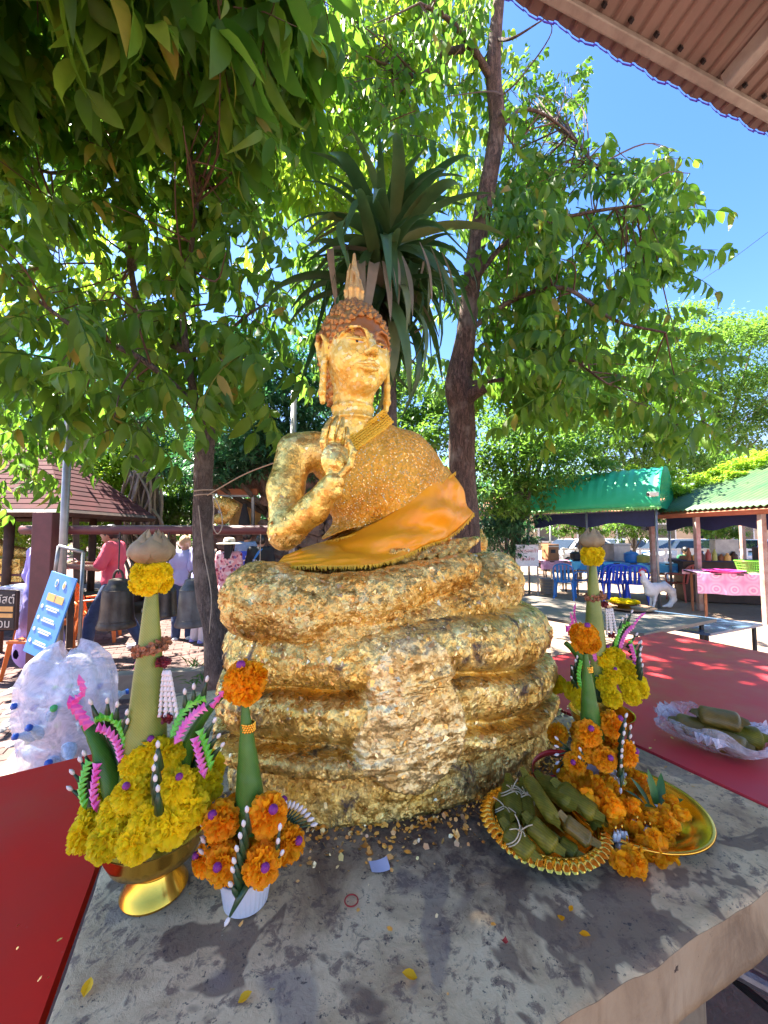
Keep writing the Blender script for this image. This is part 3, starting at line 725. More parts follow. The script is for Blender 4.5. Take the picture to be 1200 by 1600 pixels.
# ---- loose flakes standing off the gilding, and scraps fallen on the slab
def flakes(V, F, N, count, size, wsel=None, seed=0):
    r = np.random.default_rng(seed); cen = V[F].mean(1); fn = N[F[:, 0]]
    ar = np.linalg.norm(np.cross(V[F[:, 1]]-V[F[:, 0]], V[F[:, 3]]-V[F[:, 0]]), axis=1)
    w_ = ar if wsel is None else ar*wsel(cen, fn)
    ix = r.choice(len(F), count, p=w_/w_.sum()); c = cen[ix]; n = fn[ix]
    n = n+r.normal(0, .16, n.shape); n /= np.linalg.norm(n, axis=1)[:, None]
    t = np.cross(n, r.normal(0, 1, n.shape)); t /= np.linalg.norm(t, axis=1)[:, None]; b = np.cross(n, t)
    s = size*(.35+r.random(count)**2.2*1.3); k = 5; ang = (np.arange(k)*2*PI/k)[None]+r.uniform(-.55, .55, (count, k))
    rad = s[:, None]*(.25+1.1*r.random((count, k)))
    Q = c[:, None]+rad[..., None]*(np.cos(ang)[..., None]*t[:, None]+np.sin(ang)[..., None]*b[:, None]) + n[:, None]*(.0015+.25*rad[..., None]*r.random((count, k, 1))*.8)
    return Q.reshape(-1, 3), (np.arange(count*k).reshape(count, k))
vis = lambda c, n: (n[:, 1] < .35)*1.0
Q, F = flakes(Vd, Fd, vnormals(Vd, Fd), 1500, .0055, lambda c, n: (n[:, 1] < .3)*np.where(c[:, 2] < .72, 1., .12), 3)
q2 = MB().add(Q, F); fl1 = q2.build('gold_flakes', M['flake'], statue); tag(fl1, kind='stuff')
Q, F = flakes(Vb, Fb, vnormals(Vb, Fb), 2400, .0062, lambda c, n: (n[:, 1] < .3)*(c[:, 2] < .46)*np.where(c[:, 2] < .12, .35, 1), 4)
fl2 = MB().add(Q, F).build('gold_flakes', M['flake'], statue); tag(fl2, kind='stuff')
# ================================================================== SETTING
def dirt_mat():
    m, nt, b = new_mat('trodden_earth'); co = wco(nt); b.inputs['Roughness'].default_value = .9
    sp = nt.nodes.new('ShaderNodeSeparateXYZ'); nt.links.new(co, sp.inputs[0])
    n = noise_node(nt, .9, 6, .65, .4, co); n2 = noise_node(nt, 14, 5, .7, 0, co)
    red = ramp(nt, n.outputs[0], [(.3, (.12, .065, .05)), (.55, (.17, .10, .08)), (.75, (.22, .145, .11))]).outputs[0]
    sand = ramp(nt, n.outputs[0], [(.3, (.25, .17, .12)), (.6, (.36, .26, .19)), (.8, (.42, .33, .25))]).outputs[0]
    w = nt.nodes.new('ShaderNodeMapRange'); nt.links.new(sp.outputs[0], w.inputs[0]); w.inputs[1].default_value = .2; w.inputs[2].default_value = 1.6
    c = mixc(nt, w.outputs[0], red, sand)
    c = mixc(nt, .55, c, ramp(nt, n2.outputs[0], [(.3, (.55, .5, .45)), (.7, (1.15, 1.1, 1.05))]).outputs[0], 'MULTIPLY')
    nt.links.new(c, b.inputs['Base Color']); bump(nt, n2.outputs[0], b, .5, .02); return m
M['dirt'] = dirt_mat()
g = np.linspace(-1, 1, 121); g = np.sign(g)*np.abs(g)**2.6*400; X, Y = np.meshgrid(g, g, indexing='ij')
Z = .012*fbm(np.stack([X*.8, Y*.8, 0*X], -1), 4, 61)*np.clip(1.5-np.hypot(X, Y)/30, 0, 1)
tag(MB().add(np.stack([X, Y, Z], -1).reshape(-1, 3), gridF(121, 121)).build('ground', M['dirt'], smooth=True), kind='structure')
# brick paving of the yard on the left: real pavers near, in herringbone-free running rows
M['paver'] = simple('worn_red_pavers', (.15, .080, .066), (.09, .05, .042), rough=.85, scale=3.5, bmp=.5, bscale=60, bdist=.004, island=.22)
b_ = MB(); c_, s_ = math.cos(R(24)), math.sin(R(24))
for i in range(-26, 20):
    for j in range(0, 46):
        x = i*.205+(j % 2)*.1; y = j*.105
        X_ = -2.2+x*c_-y*s_; Y_ = 3.0+x*s_+y*c_
        if X_ > .9-.15*(Y_-4) or X_ < -6.5 or Y_ > 8.4 or Y_ < 2.5: continue
        V, F = box(.198, .098, .05, (0, 0, 0)); V = rot(V, 'z', R(24)); b_.add(V+[X_, Y_, .004+rng.normal(0, .0022)], F)
pv = b_.build('paving', M['paver']); tag(pv, kind='structure')

def concrete_mat(name='stained_plaster_slab', statue_dirt=True):
    m, nt, b = new_mat(name); co = wco(nt); b.inputs['Roughness'].default_value = .72
    n1 = noise_node(nt, 5.5, 7, .66, .5, co); n2 = noise_node(nt, 34, 6, .72, .4, co); n3 = noise_node(nt, 3.1, 4, .62, .8, co); n4 = noise_node(nt, 95, 4, .7, .2, co)
    base = ramp(nt, n1.outputs[0], [(.28, (.28, .165, .08)), (.42, (.58, .40, .20)), (.56, (.78, .57, .30)), (.75, (.86, .67, .38))]).outputs[0]
    c = mixc(nt, ramp(nt, n2.outputs[0], [(.52, (0, 0, 0)), (.61, (.85, .85, .85))]).outputs[0], base, (.22, .14, .09))
    c = mixc(nt, ramp(nt, n3.outputs[0], [(.555, (0, 0, 0)), (.575, (.8, .8, .8))]).outputs[0], c, (.17, .105, .065))
    n5 = noise_node(nt, 2.3, 3, .5, 1.2, co); mp = nt.nodes.new('ShaderNodeMapping'); mp.inputs['Location'].default_value = (3.3, 1.1, 0); nt.links.new(co, mp.inputs[0]); nt.links.new(mp.outputs[0], n5.inputs['Vector'])
    c = mixc(nt, ramp(nt, n5.outputs[0], [(.575, (0, 0, 0)), (.59, (.6, .6, .6))]).outputs[0], c, (.26, .20, .155))
    c = mixc(nt, ramp(nt, n4.outputs[0], [(.61, (0, 0, 0)), (.67, (.92, .92, .92))]).outputs[0], c, (.07, .05, .04))
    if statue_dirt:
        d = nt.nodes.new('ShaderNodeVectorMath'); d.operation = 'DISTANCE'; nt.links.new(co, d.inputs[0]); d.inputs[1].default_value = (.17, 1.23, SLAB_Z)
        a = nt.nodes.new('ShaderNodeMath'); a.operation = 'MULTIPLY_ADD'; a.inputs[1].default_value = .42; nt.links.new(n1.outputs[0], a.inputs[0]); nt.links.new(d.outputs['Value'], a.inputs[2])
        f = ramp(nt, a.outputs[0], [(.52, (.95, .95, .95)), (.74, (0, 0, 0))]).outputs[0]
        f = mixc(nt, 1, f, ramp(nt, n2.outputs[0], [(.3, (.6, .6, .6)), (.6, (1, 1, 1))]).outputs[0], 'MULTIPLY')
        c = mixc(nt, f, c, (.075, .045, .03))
    nt.links.new(c, b.inputs['Base Color'])
    b1 = bump(nt, n2.outputs[0], b, .55, .006); bump(nt, n4.outputs[0], b, .45, .002, b1); return m
M['slab'] = concrete_mat()
def edge_mat():
    m, nt, b = new_mat('tan_plaster_painted_shade'); co = objco(nt); b.inputs['Roughness'].default_value = .82
    n1 = noise_node(nt, 4, 6, .66, .8, co); n2 = noise_node(nt, 21, 5, .7, .3, co); mp = nt.nodes.new('ShaderNodeMapping'); mp.inputs['Scale'].default_value = (14, 14, 1.6); nt.links.new(co, mp.inputs[0]); n3 = noise_node(nt, 1.6, 4, .6, .5, mp.outputs[0])
    c = ramp(nt, n1.outputs[0], [(.3, (.17, .12, .07)), (.5, (.33, .25, .15)), (.72, (.42, .34, .22))]).outputs[0]
    c = mixc(nt, ramp(nt, n3.outputs[0], [(.5, (0, 0, 0)), (.66, (.6, .6, .6))]).outputs[0], c, (.20, .14, .08))
    c = mixc(nt, ramp(nt, n2.outputs[0], [(.64, (0, 0, 0)), (.68, (1, 1, 1))]).outputs[0], c, (.05, .03, .02)); nt.links.new(c, b.inputs['Base Color'])
    b1 = bump(nt, n2.outputs[0], b, .6, .006); bump(nt, n1.outputs[0], b, .5, .02, b1); return m
M['plaster'] = edge_mat()  # tan plaster darkened so the slab's side looks shaded
FL, FR, BR, BL = map(np.array, [(-.372, .345), (1.050, .950), (.480, 2.06), (-.985, 1.80)])
def slab_mesh(FL, FR, BR, BL, z, th, n=110, amp=.0016, edge=.010, seed=70):
    u = np.linspace(0, 1, n); U, W = np.meshgrid(u, u, indexing='ij')
    P = FL*(1-U)[..., None]*(1-W)[..., None]+FR*U[..., None]*(1-W)[..., None]+BR*U[..., None]*W[..., None]+BL*(1-U)[..., None]*W[..., None]
    e = np.minimum(np.minimum(U, 1-U), np.minimum(W, 1-W))*1.5
    wob = fbm(np.concatenate([P*16, 0*P[..., :1]], -1), 4, seed)
    rnd = np.clip(1-e/edge, 0, 1)
    Zt = z+amp*wob-edge*.6*rnd**2*(1+.8*wob)
    cen = (FL+FR+BR+BL)/4; out = (P-cen)/np.linalg.norm(P-cen, axis=-1)[..., None]
    P = P+out*(rnd*.004*wob)[..., None]
    top = np.concatenate([P, Zt[..., None]], -1).reshape(-1, 3)
    ring = np.concatenate([np.arange(0, n*n, n), n*(n-1)+np.arange(1, n), np.arange(n*n-1-n, -1, -n), np.arange(n-2, 0, -1)])
    return top, gridF(n, n), ring, n
top, F, ring, n_ = slab_mesh(FL, FR, BR, BL, SLAB_Z, .12)
slab = thing('plaster_slab_table', 'thick plastered concrete slab, stained and scattered with gold leaf, under the statue', 'table')
MB().add(top, F).build('slab_top', M['slab'], slab, smooth=True)
rv = top[ring]; L = len(ring); rows = [rv+[0, 0, -.0005]]
for k in range(1, 7):
    q = rv.copy(); q[:, 2] = SLAB_Z-.006-.115*k/6; q[:, :2] += .004*fbm(np.c_[q*14], 3, 77)[:, None]; rows.append(q)
V = np.concatenate(rows); F = gridF(7, L, wrap=True)
F = [list(f) for f in F]+[[6*L+i for i in range(L)]]
MB().add(V, F).build('slab_edge', M['plaster'], slab, smooth=True)
cen = (FL+FR+BR+BL)/4
q = [cen+(p-cen)*.74 for p in (FL, FR, BR, BL)]
V = [(*p, z) for z in (0, SLAB_Z-.12) for p in q]
MB().add(V, [[0, 1, 5, 4], [1, 2, 6, 5], [2, 3, 7, 6], [3, 0, 4, 7]]).build('support', M['plaster'], slab)

# ---- red tables
def glossy(name, col, rough=.22, n=.02):
    m, nt, b = new_mat(name); co = wco(nt); b.inputs['Roughness'].default_value = rough
    nn = noise_node(nt, 4, 4, .6, 0, co); c = ramp(nt, nn.outputs[0], [(.3, tuple(x*.82 for x in col)), (.7, col)]).outputs[0]
    n2 = noise_node(nt, 60, 5, .75, 0, co); c = mixc(nt, ramp(nt, n2.outputs[0], [(.66, (0, 0, 0)), (.74, (.25, .25, .25))]).outputs[0], c, (.5, .35, .3))
    nt.links.new(c, b.inputs['Base Color'])
    rr = ramp(nt, nn.outputs[0], [(.3, (rough*.8,)*3), (.7, (rough*1.5,)*3)]).outputs[0]; nt.links.new(rr, b.inputs['Roughness'])
    n3 = noise_node(nt, 1.7, 3, .5, 0, co); bump(nt, n3.outputs[0], b, .12, n); return m
M['red'] = glossy('red_vinyl_table_cover', (.74, .055, .065), .42); M['red'].node_tree.nodes['Principled BSDF'].inputs['Specular IOR Level'].default_value = .4
M['red_matte'] = glossy('matte_red_table_cover', (.90, .030, .012), .6); M['red_matte'].node_tree.nodes['Principled BSDF'].inputs['Specular IOR Level'].default_value = .2
M['steel'] = simple('painted_steel_tube', (.30, .31, .33), (.20, .2, .22), rough=.4, metal=.7, scale=30, bmp=.2)
M['black_steel'] = simple('black_steel_tube', (.03, .03, .035), rough=.45, metal=.5)
M['grey_ply'] = glossy('worn_grey_laminate', (.20, .165, .135), .5)
M['blue_lam'] = glossy('blue_grey_laminate', (.10, .17, .27), .25)
def table(name, label, P4, z, th, m, legs=True, legm=None, group=None, drop=0):
    P4 = [np.array(p, float) for p in P4]; t = thing(name, label, 'table', group=group)
    n = 24; u = np.linspace(0, 1, n); U, W = np.meshgrid(u, u, indexing='ij')
    P = P4[0]*((1-U)*(1-W))[..., None]+P4[1]*(U*(1-W))[..., None]+P4[2]*(U*W)[..., None]+P4[3]*((1-U)*W)[..., None]
    Zt = z+.0015*fbm(np.concatenate([P*3, 0*P[..., :1]], -1), 3, 81)
    top = np.concatenate([P, Zt[..., None]], -1).reshape(-1, 3)
    ring = np.concatenate([np.arange(0, n*n, n), n*(n-1)+np.arange(1, n), np.arange(n*n-1-n, -1, -n), np.arange(n-2, 0, -1)])
    low = top[ring].copy(); low[:, 2] -= th
    V = np.concatenate([top, low]); r2 = np.arange(len(ring))+len(top)
    F = [list(f) for f in gridF(n, n)]+[[ring[i], ring[(i+1) % len(ring)], r2[(i+1) % len(ring)], r2[i]] for i in range(len(ring))]+[list(r2)]
    MB().add(V, F).build('tabletop', m, t, auto=30)
    cen = sum(P4)/4
    for p in P4:
        q = cen+(p-cen)*.9; V, F = box(.03, .03, z-th, (q[0], q[1], (z-th)/2), .003)
        if legs: MB().add(V, F).build('leg', legm or M['steel'], t)
    if legs:
        for a, b in ((0, 1), (2, 3)):
            pa, pb = cen+(P4[a]-cen)*.9, cen+(P4[b]-cen)*.9
            MB().add(*tube([(*pa, z*.35), (*pb, z*.35)], .011, 6)).build('crossbar', legm or M['steel'], t)
    return t
a1 = G(0, 1213, .893)[:2]; a2 = G(195, 1166, .893)[:2]; dv = unit(a2-a1)
u_ = unit(BL-FL)
def linex(p, d, q, e):
    A = np.array([[d[0], -e[0]], [d[1], -e[1]]]); s, t = np.linalg.solve(A, np.array(q)-np.array(p)); return np.array(p)+s*np.array(d)
fl2_ = FL-u_*.35+np.array([-.012, -.005]); c2 = linex(a1, dv, FL+np.array([-.012, -.005]), u_)
table('red_topped_table', 'low table with matte deep red cover alongside the slab, rubbish bag behind', [fl2_, c2, c2-dv*1.3, fl2_-dv*1.3], .893, .03, M['red_matte'], legm=M['black_steel'])
cn = np.array([2.0, 2.9]); av = unit([-1.16, -.65]); bv = np.array([.45, -.893])
p1 = cn+av*1.745+np.array([.016, .006])
table('red_topped_table', 'glossy red table reflecting the sky, carrying the open plastic bag of leaf parcels', [p1+bv*1.45, p1, cn, cn+bv*1.45], .902, .03, M['red'], legm=M['black_steel'])
N_ = np.array([2.26, 3.5]); Rr_ = np.array([3.39, 4.1]); dd_ = unit([-.65, .76])
table('folding_table', 'grey laminate folding table with dark edge carrying a yellow tray', [N_, Rr_, Rr_+dd_*2.0, N_+dd_*2.0], .74, .03, M['grey_ply'], legm=M['black_steel'])
N2 = G(1110, 990, .62)[:2]; R2 = G(1192, 975, .62)[:2]; d2 = unit([-.65, .76])
table('folding_table', 'lower bluish folding table with black legs just beyond the grey one', [N2, R2, R2+d2*1.1, N2+d2*1.1], .62, .025, M['blue_lam'], legm=M['black_steel'])
# round tan stool and pipe seen under the slab's edge
M['tan'] = simple('tan_painted_wood', (.46, .28, .17), (.34, .19, .11), rough=.6, scale=6, bmp=.3, bscale=60)
st = thing('round_stool', 'tan round stool tucked beneath the slab edge at the corner', 'stool', (.80, .56, 0))
V, F = lathe([(0, .56), (.15, .56), (.17, .55), (.175, .53), (.17, .51), (0, .505)], 32); MB().add(V, F).build('seat', M['tan'], st, smooth=True)
for k in range(4):
    a = k*PI/2+.4; MB().add(*tube([(.11*math.cos(a), .11*math.sin(a), .51), (.16*math.cos(a), .16*math.sin(a), 0)], [.018, .014], 8)).build('leg', M['tan'], st)
pp = MB().add(*tube([(1.35, .75, .45), (.9, 1.15, .45)], .022, 12)).build('steel_pipe', M['steel']); tag(pp, 'grey steel pipe running low under the slab edge', 'pipe')

# ---- corrugated roof of the pavilion overhead
def roof_mat():
    m, nt, b = new_mat('rusty_pink_roof_sheet'); co = objco(nt); b.inputs['Roughness'].default_value = .55; b.inputs['Metallic'].default_value = .15
    n = noise_node(nt, 3, 6, .7, .3, co); mp = nt.nodes.new('ShaderNodeMapping'); mp.inputs['Scale'].default_value = (12, .8, 1); nt.links.new(co, mp.inputs[0])
    n2 = noise_node(nt, 2, 5, .7, 0, mp.outputs[0])
    c = ramp(nt, n.outputs[0], [(.3, (.21, .155, .14)), (.7, (.30, .225, .20))]).outputs[0]
    c = mixc(nt, ramp(nt, n2.outputs[0], [(.6, (0, 0, 0)), (.72, (.7, .7, .7))]).outputs[0], c, (.12, .06, .05)); nt.links.new(c, b.inputs['Base Color'])
    bump(nt, n2.outputs[0], b, .2, .003); return m
M['roof'] = roof_mat(); M['purlin'] = simple('galvanised_steel_channel', (.42, .40, .37), (.30, .27, .25), rough=.5, metal=.5, scale=14, bmp=.2)
M['purple'] = simple('violet_fringing_strip', (.22, .05, .75), rough=.5)  # violet strip added to imitate the purple fringing along the eave
e0 = G(780, -8, 3.05); e1_ = G(1200, 212, 3.05); ev = unit(e1_-e0); back = unit([ev[1], -ev[0], 0]); back = back if back[1] < 0 else -back
up_ = unit(back*math.cos(R(14))+np.array([0, 0, math.sin(R(14))]))
nrm_ = unit(np.cross(ev, up_)); nrm_ = nrm_ if nrm_[2] > 0 else -nrm_
pav = thing('pavilion_roof', 'corrugated pinkish metal roof on steel purlins, overhead at the corner', 'roof', tuple(e0))
Mx = Matrix(((ev[0], up_[0], nrm_[0], 0), (ev[1], up_[1], nrm_[1], 0), (ev[2], up_[2], nrm_[2], 0), (0, 0, 0, 1)))
pav.matrix_world = Matrix.Translation(Vector(e0))@Mx
per = .050; n = 104; xs = []; zs = []
for i in range(-28, n):
    for fx, fz in ((0, 0), (.60, 0), (.70, .009), (.90, .009)): xs.append(i*per+fx*per); zs.append(fz)
xs = np.array(xs); zs = np.array(zs); ys = np.linspace(0, 3.0, 14)
V = np.stack([np.repeat(xs[:, None], 14, 1), np.repeat(ys[None], len(xs), 0)+.004*np.sin(xs*40)[:, None], np.repeat(zs[:, None], 14, 1)], -1)
sh = MB().add(V.reshape(-1, 3), gridF(len(xs), 14)).build('corrugated_sheet', M['roof'], pav)
ms = sh.modifiers.new('t', 'SOLIDIFY'); ms.thickness = .0012
ed_ = V[:, 0]; V2 = np.stack([ed_+[0, -.003, .001], ed_+[0, .010, -.002]], 1); V2[:, 1, 2] -= 0
V3 = np.stack([ed_+[0, -.004, .004], ed_+[0, -.004, -.009]], 1)
MB().add(V3.reshape(-1, 3), gridF(len(xs), 2)).build('violet_fringing', M['purple'], pav)
for y, w_, h_ in ((.045, .026, .03), (.52, .045, .08), (1.0, .045, .08), (1.7, .05, .09), (2.6, .05, .09)):
    MB().add(*box(6.6, w_, h_, (1.9, y, -.004-h_/2), .004)).build('purlin', M['purlin'], pav)
RX = float((G(1088, 148, 3.05)-e0)@ev)
for x in (RX-1.8, RX, RX+1.8, RX+3.4):
    MB().add(*box(.032, 2.85, .05, (x, 1.5, -.075), .003)).build('rafter', M['purlin'], pav)
for x in (RX+.1, RX+1.0): MB().add(*tube([(x, .85, -.1), (x+.6, 1.55, -.14)], .014, 6)).build('brace', M['purlin'], pav)
for y in (.045, .52, 1.0):   # hook bolts through each trough
    b_ = MB()
    for i in range(1, 90, 2): b_.add(*box(.010, .010, .014, (i*per+.04, y+.028, -.008)))
    b_.build('roof_bolts', M['black_steel'], pav)
for k, (a, b) in enumerate((((1075, 452), (1230, 340)), ((1125, 684), (1230, 590)), ((1135, 672), (1230, 606)))):
    pa, pb = at(*a, 14+k*2), at(*b, 9+k); mid = (pa+pb)/2-[0, 0, .05]
    o = MB().add(*tube(smooth_path([pa, mid, pb], 6), .008, 4)).build('overhead_wire', M['black_steel'])
    tag(o, ['single black wire crossing the open sky beside the tree', 'thin wire low in the sky, the one that ends lower at the crown', 'thin wire low in the sky, the upper of the close pair'][k], 'wire')
# kerbs, stones and the raised bed round the left tree
M['kerb'] = simple('weathered_concrete_kerb', (.33, .28, .22), (.22, .18, .14), rough=.85, scale=5, bmp=.5, bscale=50)
def kerb(a, b, wd, h, label):
    a = np.array(a); b = np.array(b); d = b-a; L = np.linalg.norm(d)
    V, F = box(L, wd, h, (0, 0, h/2), .012); V = rot(V, 'z', math.atan2(d[1], d[0]))
    o = MB().add(V+[*(a+b)/2, 0], F).build('kerb', M['kerb']); tag(o, label, 'kerb', kind='structure')
ka = G(-60, 1300, .22)[:2]; kb = G(62, 1150, .22)[:2]
kerb(ka, kb, .16, .22, 'low concrete kerb below the rubbish bag')
kerb(G(180, 1052, .25)[:2], G(345, 1042, .25)[:2], .14, .25, 'low kerb of the planting bed round the slender tree')
M['stone'] = simple('grey_river_stones', (.30, .30, .32), (.20, .19, .2), rough=.7, scale=9, bmp=.3)
st_ = None
def stone_mesh(sd):
    r = np.random.default_rng(sd); bm = bmesh.new(); bmesh.ops.create_icosphere(bm, subdivisions=2, radius=1)
    V = np.array([v.co[:] for v in bm.verts]); F = np.array([[v.index for v in f.verts] for f in bm.faces]); bm.free()
    V = V*(1+.22*fbm(V*1.3+sd, 2, sd))[:, None]*[1, .75, .5]; b = MB().add(V, F); me = b.mesh('stone', True); me.materials.append(M['stone']); return me
sms = [stone_mesh(k) for k in range(4)]
grp = 'grey stones lying by the kerb'
for k in range(46):
    p = G(rng.uniform(-30, 62), rng.uniform(1072, 1180), 0); s_ = rng.uniform(.03, .075)
    o = bpy.data.objects.new('stone', sms[k % 4]); COL.objects.link(o); o.location = (p[0], p[1], s_*.3); o.scale = (s_,)*3; o.rotation_euler = (0, 0, rng.random()*6)
    tag(o, 'rounded grey stone in the heap between kerb and rubbish bag', 'stone', grp)
# ================================================================== TREES AND PLANTS
def bark(name, a, b, sc=18):
    m, nt, bs = new_mat(name); co = wco(nt); bs.inputs['Roughness'].default_value = .9
    mp = nt.nodes.new('ShaderNodeMapping'); mp.inputs['Scale'].default_value = (1, 1, .22); nt.links.new(co, mp.inputs[0])
    n = noise_node(nt, sc*2.2, 6, .72, .6, mp.outputs[0]); v = nt.nodes.new('ShaderNodeTexVoronoi'); v.feature = 'DISTANCE_TO_EDGE'; v.inputs['Scale'].default_value = sc*2
    nt.links.new(mixc(nt, .12, mp.outputs[0], n.outputs[1], 'ADD'), v.inputs['Vector'])
    f = ramp(nt, v.outputs[0], [(0, (.25, .25, .25)), (.12, (1, 1, 1))]).outputs[0]
    c = mixc(nt, 1, ramp(nt, n.outputs[0], [(.3, b), (.65, a)]).outputs[0], f, 'MULTIPLY')
    n3 = noise_node(nt, 4, 4, .6, 0, co); c = mixc(nt, ramp(nt, n3.outputs[0], [(.52, (0, 0, 0)), (.64, (.5, .5, .5))]).outputs[0], c, (.33, .27, .22))
    nt.links.new(c, bs.inputs['Base Color']); b1 = bump(nt, f, bs, .7, .012); bump(nt, n.outputs[0], bs, .7, .008, b1); return m
M['bark'] = bark('furrowed_brown_bark', (.21, .125, .09), (.085, .055, .042))
M['bark2'] = bark('grey_brown_bark', (.19, .15, .12), (.09, .07, .058), 24)
def limb(P, r, name, parent, m, n=18, k=9, amp=.09, seed=90):
    P = np.array(P, float); Q = smooth_path(P, k); rr = np.interp(np.linspace(0, len(P)-1, len(Q)), np.arange(len(P)), r)
    V, F = tube(Q, rr, n); V = np.array(V); T, N, B = frames(Q)
    c = np.repeat(Q, n, 0); d = V-c
    a = np.tile(np.arange(n)*2*PI/n, len(Q))
    f = 1+amp*fbm(np.stack([np.cos(a)*1.6, np.sin(a)*1.6, V[:, 2]*3], -1)*1.6, 3, seed)+amp*.5*np.sin(a*5+2*vnoise(V*3, seed))
    V = c+d*f[:, None]
    return MB().add(V, F).build(name, m, parent, smooth=True)
# leaves
GR_A = [(0, (.030, .085, .012)), (.35, (.055, .135, .015)), (.7, (.10, .20, .02)), (.93, (.18, .25, .03)), (1, (.36, .22, .05))]
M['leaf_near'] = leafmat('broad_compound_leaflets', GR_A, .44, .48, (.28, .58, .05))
M['leaf_back'] = leafmat('yellow_green_leaves_painted_sun', [(0, (.08, .19, .02)), (.5, (.14, .28, .03)), (1, (.30, .38, .05))], .55, .4, (.50, .72, .05))  # creepers' own yellow-green; in both big crowns it paints in the backlight
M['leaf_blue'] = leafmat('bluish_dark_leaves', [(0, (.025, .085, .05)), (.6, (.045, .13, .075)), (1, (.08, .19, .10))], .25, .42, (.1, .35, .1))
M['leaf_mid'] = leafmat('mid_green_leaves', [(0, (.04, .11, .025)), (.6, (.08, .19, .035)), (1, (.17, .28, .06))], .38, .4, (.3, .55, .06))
M['twig'] = simple('brown_twig', (.13, .075, .05), (.08, .05, .03), rough=.8)
def leaflet(L, W, droop=.25, fold=.25, n=4, bend=0.0, curl=0.0):
    """pointed oval blade along +x, creased on its midrib, drooping towards the tip"""
    t = np.linspace(0, 1, n+1); w = W*.5*np.sin(PI*np.clip(t*.93+.035, 0, 1)**.8)**.9; w[0] = W*.05; w[-1] = 0
    x = L*t; z = -droop*L*t**2 - curl*L*np.clip(t-.6, 0, 1)**2*3
    yb = bend*L*t**2
    V = []
    for i in range(n+1):
        V += [(x[i], yb[i]-w[i], z[i]+fold*w[i]), (x[i], yb[i], z[i]), (x[i], yb[i]+w[i], z[i]+fold*w[i])]
    V = np.array(V); F = []
    for i in range(n):
        a = 3*i; F += [[a, a+1, a+4, a+3], [a+1, a+2, a+5, a+4]]
    return V, np.array(F)
def frond(r, npair=6, L=.12, W=.045, RL=.32, hang=.9):
    """compound leaf: arched stalk along +x, hanging leaflets in pairs"""
    V = []; F = []; n = 0
    t = np.linspace(.15, 1, npair)
    for s in (-1, 1, 0):
        for i, q in enumerate(t):
            if s == 0 and i < npair-1: continue
            l = L*(.70+.4*math.sin(PI*min(q, .95)))*r.uniform(.72, 1.2); v, f = leaflet(l, W*r.uniform(.70, 1.12), r.uniform(.05, .55), r.uniform(.05, .6), 5, r.normal(0, .12), r.uniform(-.3, .9))
            v = rot(v, 'x', r.normal(0, .45)); v = rot(v, 'y', (hang+r.normal(0, .22))*(1 if s else .6)); v = rot(v, 'z', s*r.uniform(.75, 1.15))
            p = np.array([RL*q, 0, -RL*.30*q*q]); V.append(v+p); F.append(f+n); n += len(v)
    P = [(RL*q, 0, -RL*.30*q*q) for q in np.linspace(0, 1, 6)]
    return np.concatenate(V), np.concatenate(F), P
def frond_variants(k, **kw):
    out = []
    for i in range(k):
        r = np.random.default_rng(200+i); out.append(frond(r, **kw))
    return out
def in_poly(x, y, poly):
    c = False; j = len(poly)-1
    for i in range(len(poly)):
        xi, yi = poly[i]; xj, yj = poly[j]
        if (yi > y) != (yj > y) and x < (xj-xi)*(y-yi)/(yj-yi)+xi: c = not c
        j = i
    return c
SV = np.array(sv)
def sunlane(p, prob, rad=.42, targets=((-.25, 1.35, 1.95), (-.1, 1.33, 2.3), (-.33, 1.15, 1.55), (.1, 1.4, 1.8))):
    """an opening in the crown, where light falls through onto the statue"""
    for t in targets:
        d = p-np.array(t); a = d@SV
        if a > 0 and np.linalg.norm(d-a*SV) < rad: return rng.random() < prob
    return False
def sample_region(poly, d0, d1, n, clump=None, gap=None):
    xs = [p[0] for p in poly]; ys = [p[1] for p in poly]; out = []
    while len(out) < n:
        x, y = rng.uniform(min(xs), max(xs)), rng.uniform(min(ys), max(ys))
        if not in_poly(x, y, poly): continue
        Y = rng.uniform(d0, d1); p = at(x, y, Y)
        if clump is not None and vnoise(p[None]*clump[0], clump[2])[0] < clump[1]: 
            if rng.random() < .85: continue
        out.append(p)
    return out
def rmat(yaw, pitch, roll):
    return np.array((Euler((roll, pitch, yaw)).to_matrix()))
def bulk_fronds(pts, variants, m, parent, name='foliage', sc=(.8, 1.25), pitch=(-.1, .5), keepout=0.0):
    b = MB(); tw = MB(); r = rng
    for p in pts:
        if keepout and sunlane(p, keepout): continue
        V, F, P = variants[r.integers(len(variants))]; s = r.uniform(*sc)
        Rm = rmat(r.uniform(0, 2*PI), r.uniform(*pitch), r.normal(0, .3))
        b.add((V*s)@Rm.T+p, F); 
        tv, tf = tube(np.array(P)[::2]*s@Rm.T+p, [.0035*s, .003*s, .0015*s], 3, False); tw.add(tv, tf)
    o = b.build(name, m, parent, smooth=True); tag(o, kind='stuff')
    o2 = tw.build('leaf_stalks', M['twig'], parent); tag(o2, kind='stuff'); return o
def part_fronds(pts, variants_me, parent, sc=(.85, 1.3), keepout=0.0, pitch=(-.1, .5)):
    n = 0
    for p in pts:
        if keepout and sunlane(p, keepout): continue
        me = variants_me[rng.integers(len(variants_me))]
        inst(me, 'leaf', parent, Matrix.Translation(Vector(p)-parent.location)@Euler((rng.normal(0, .3), rng.uniform(*pitch), rng.uniform(0, 2*PI))).to_matrix().to_4x4()@Matrix.Scale(rng.uniform(*sc), 4)); n += 1
    return n
FV = frond_variants(14)
FVb = frond_variants(5, npair=7, L=.15, W=.055, RL=.36, hang=.7)
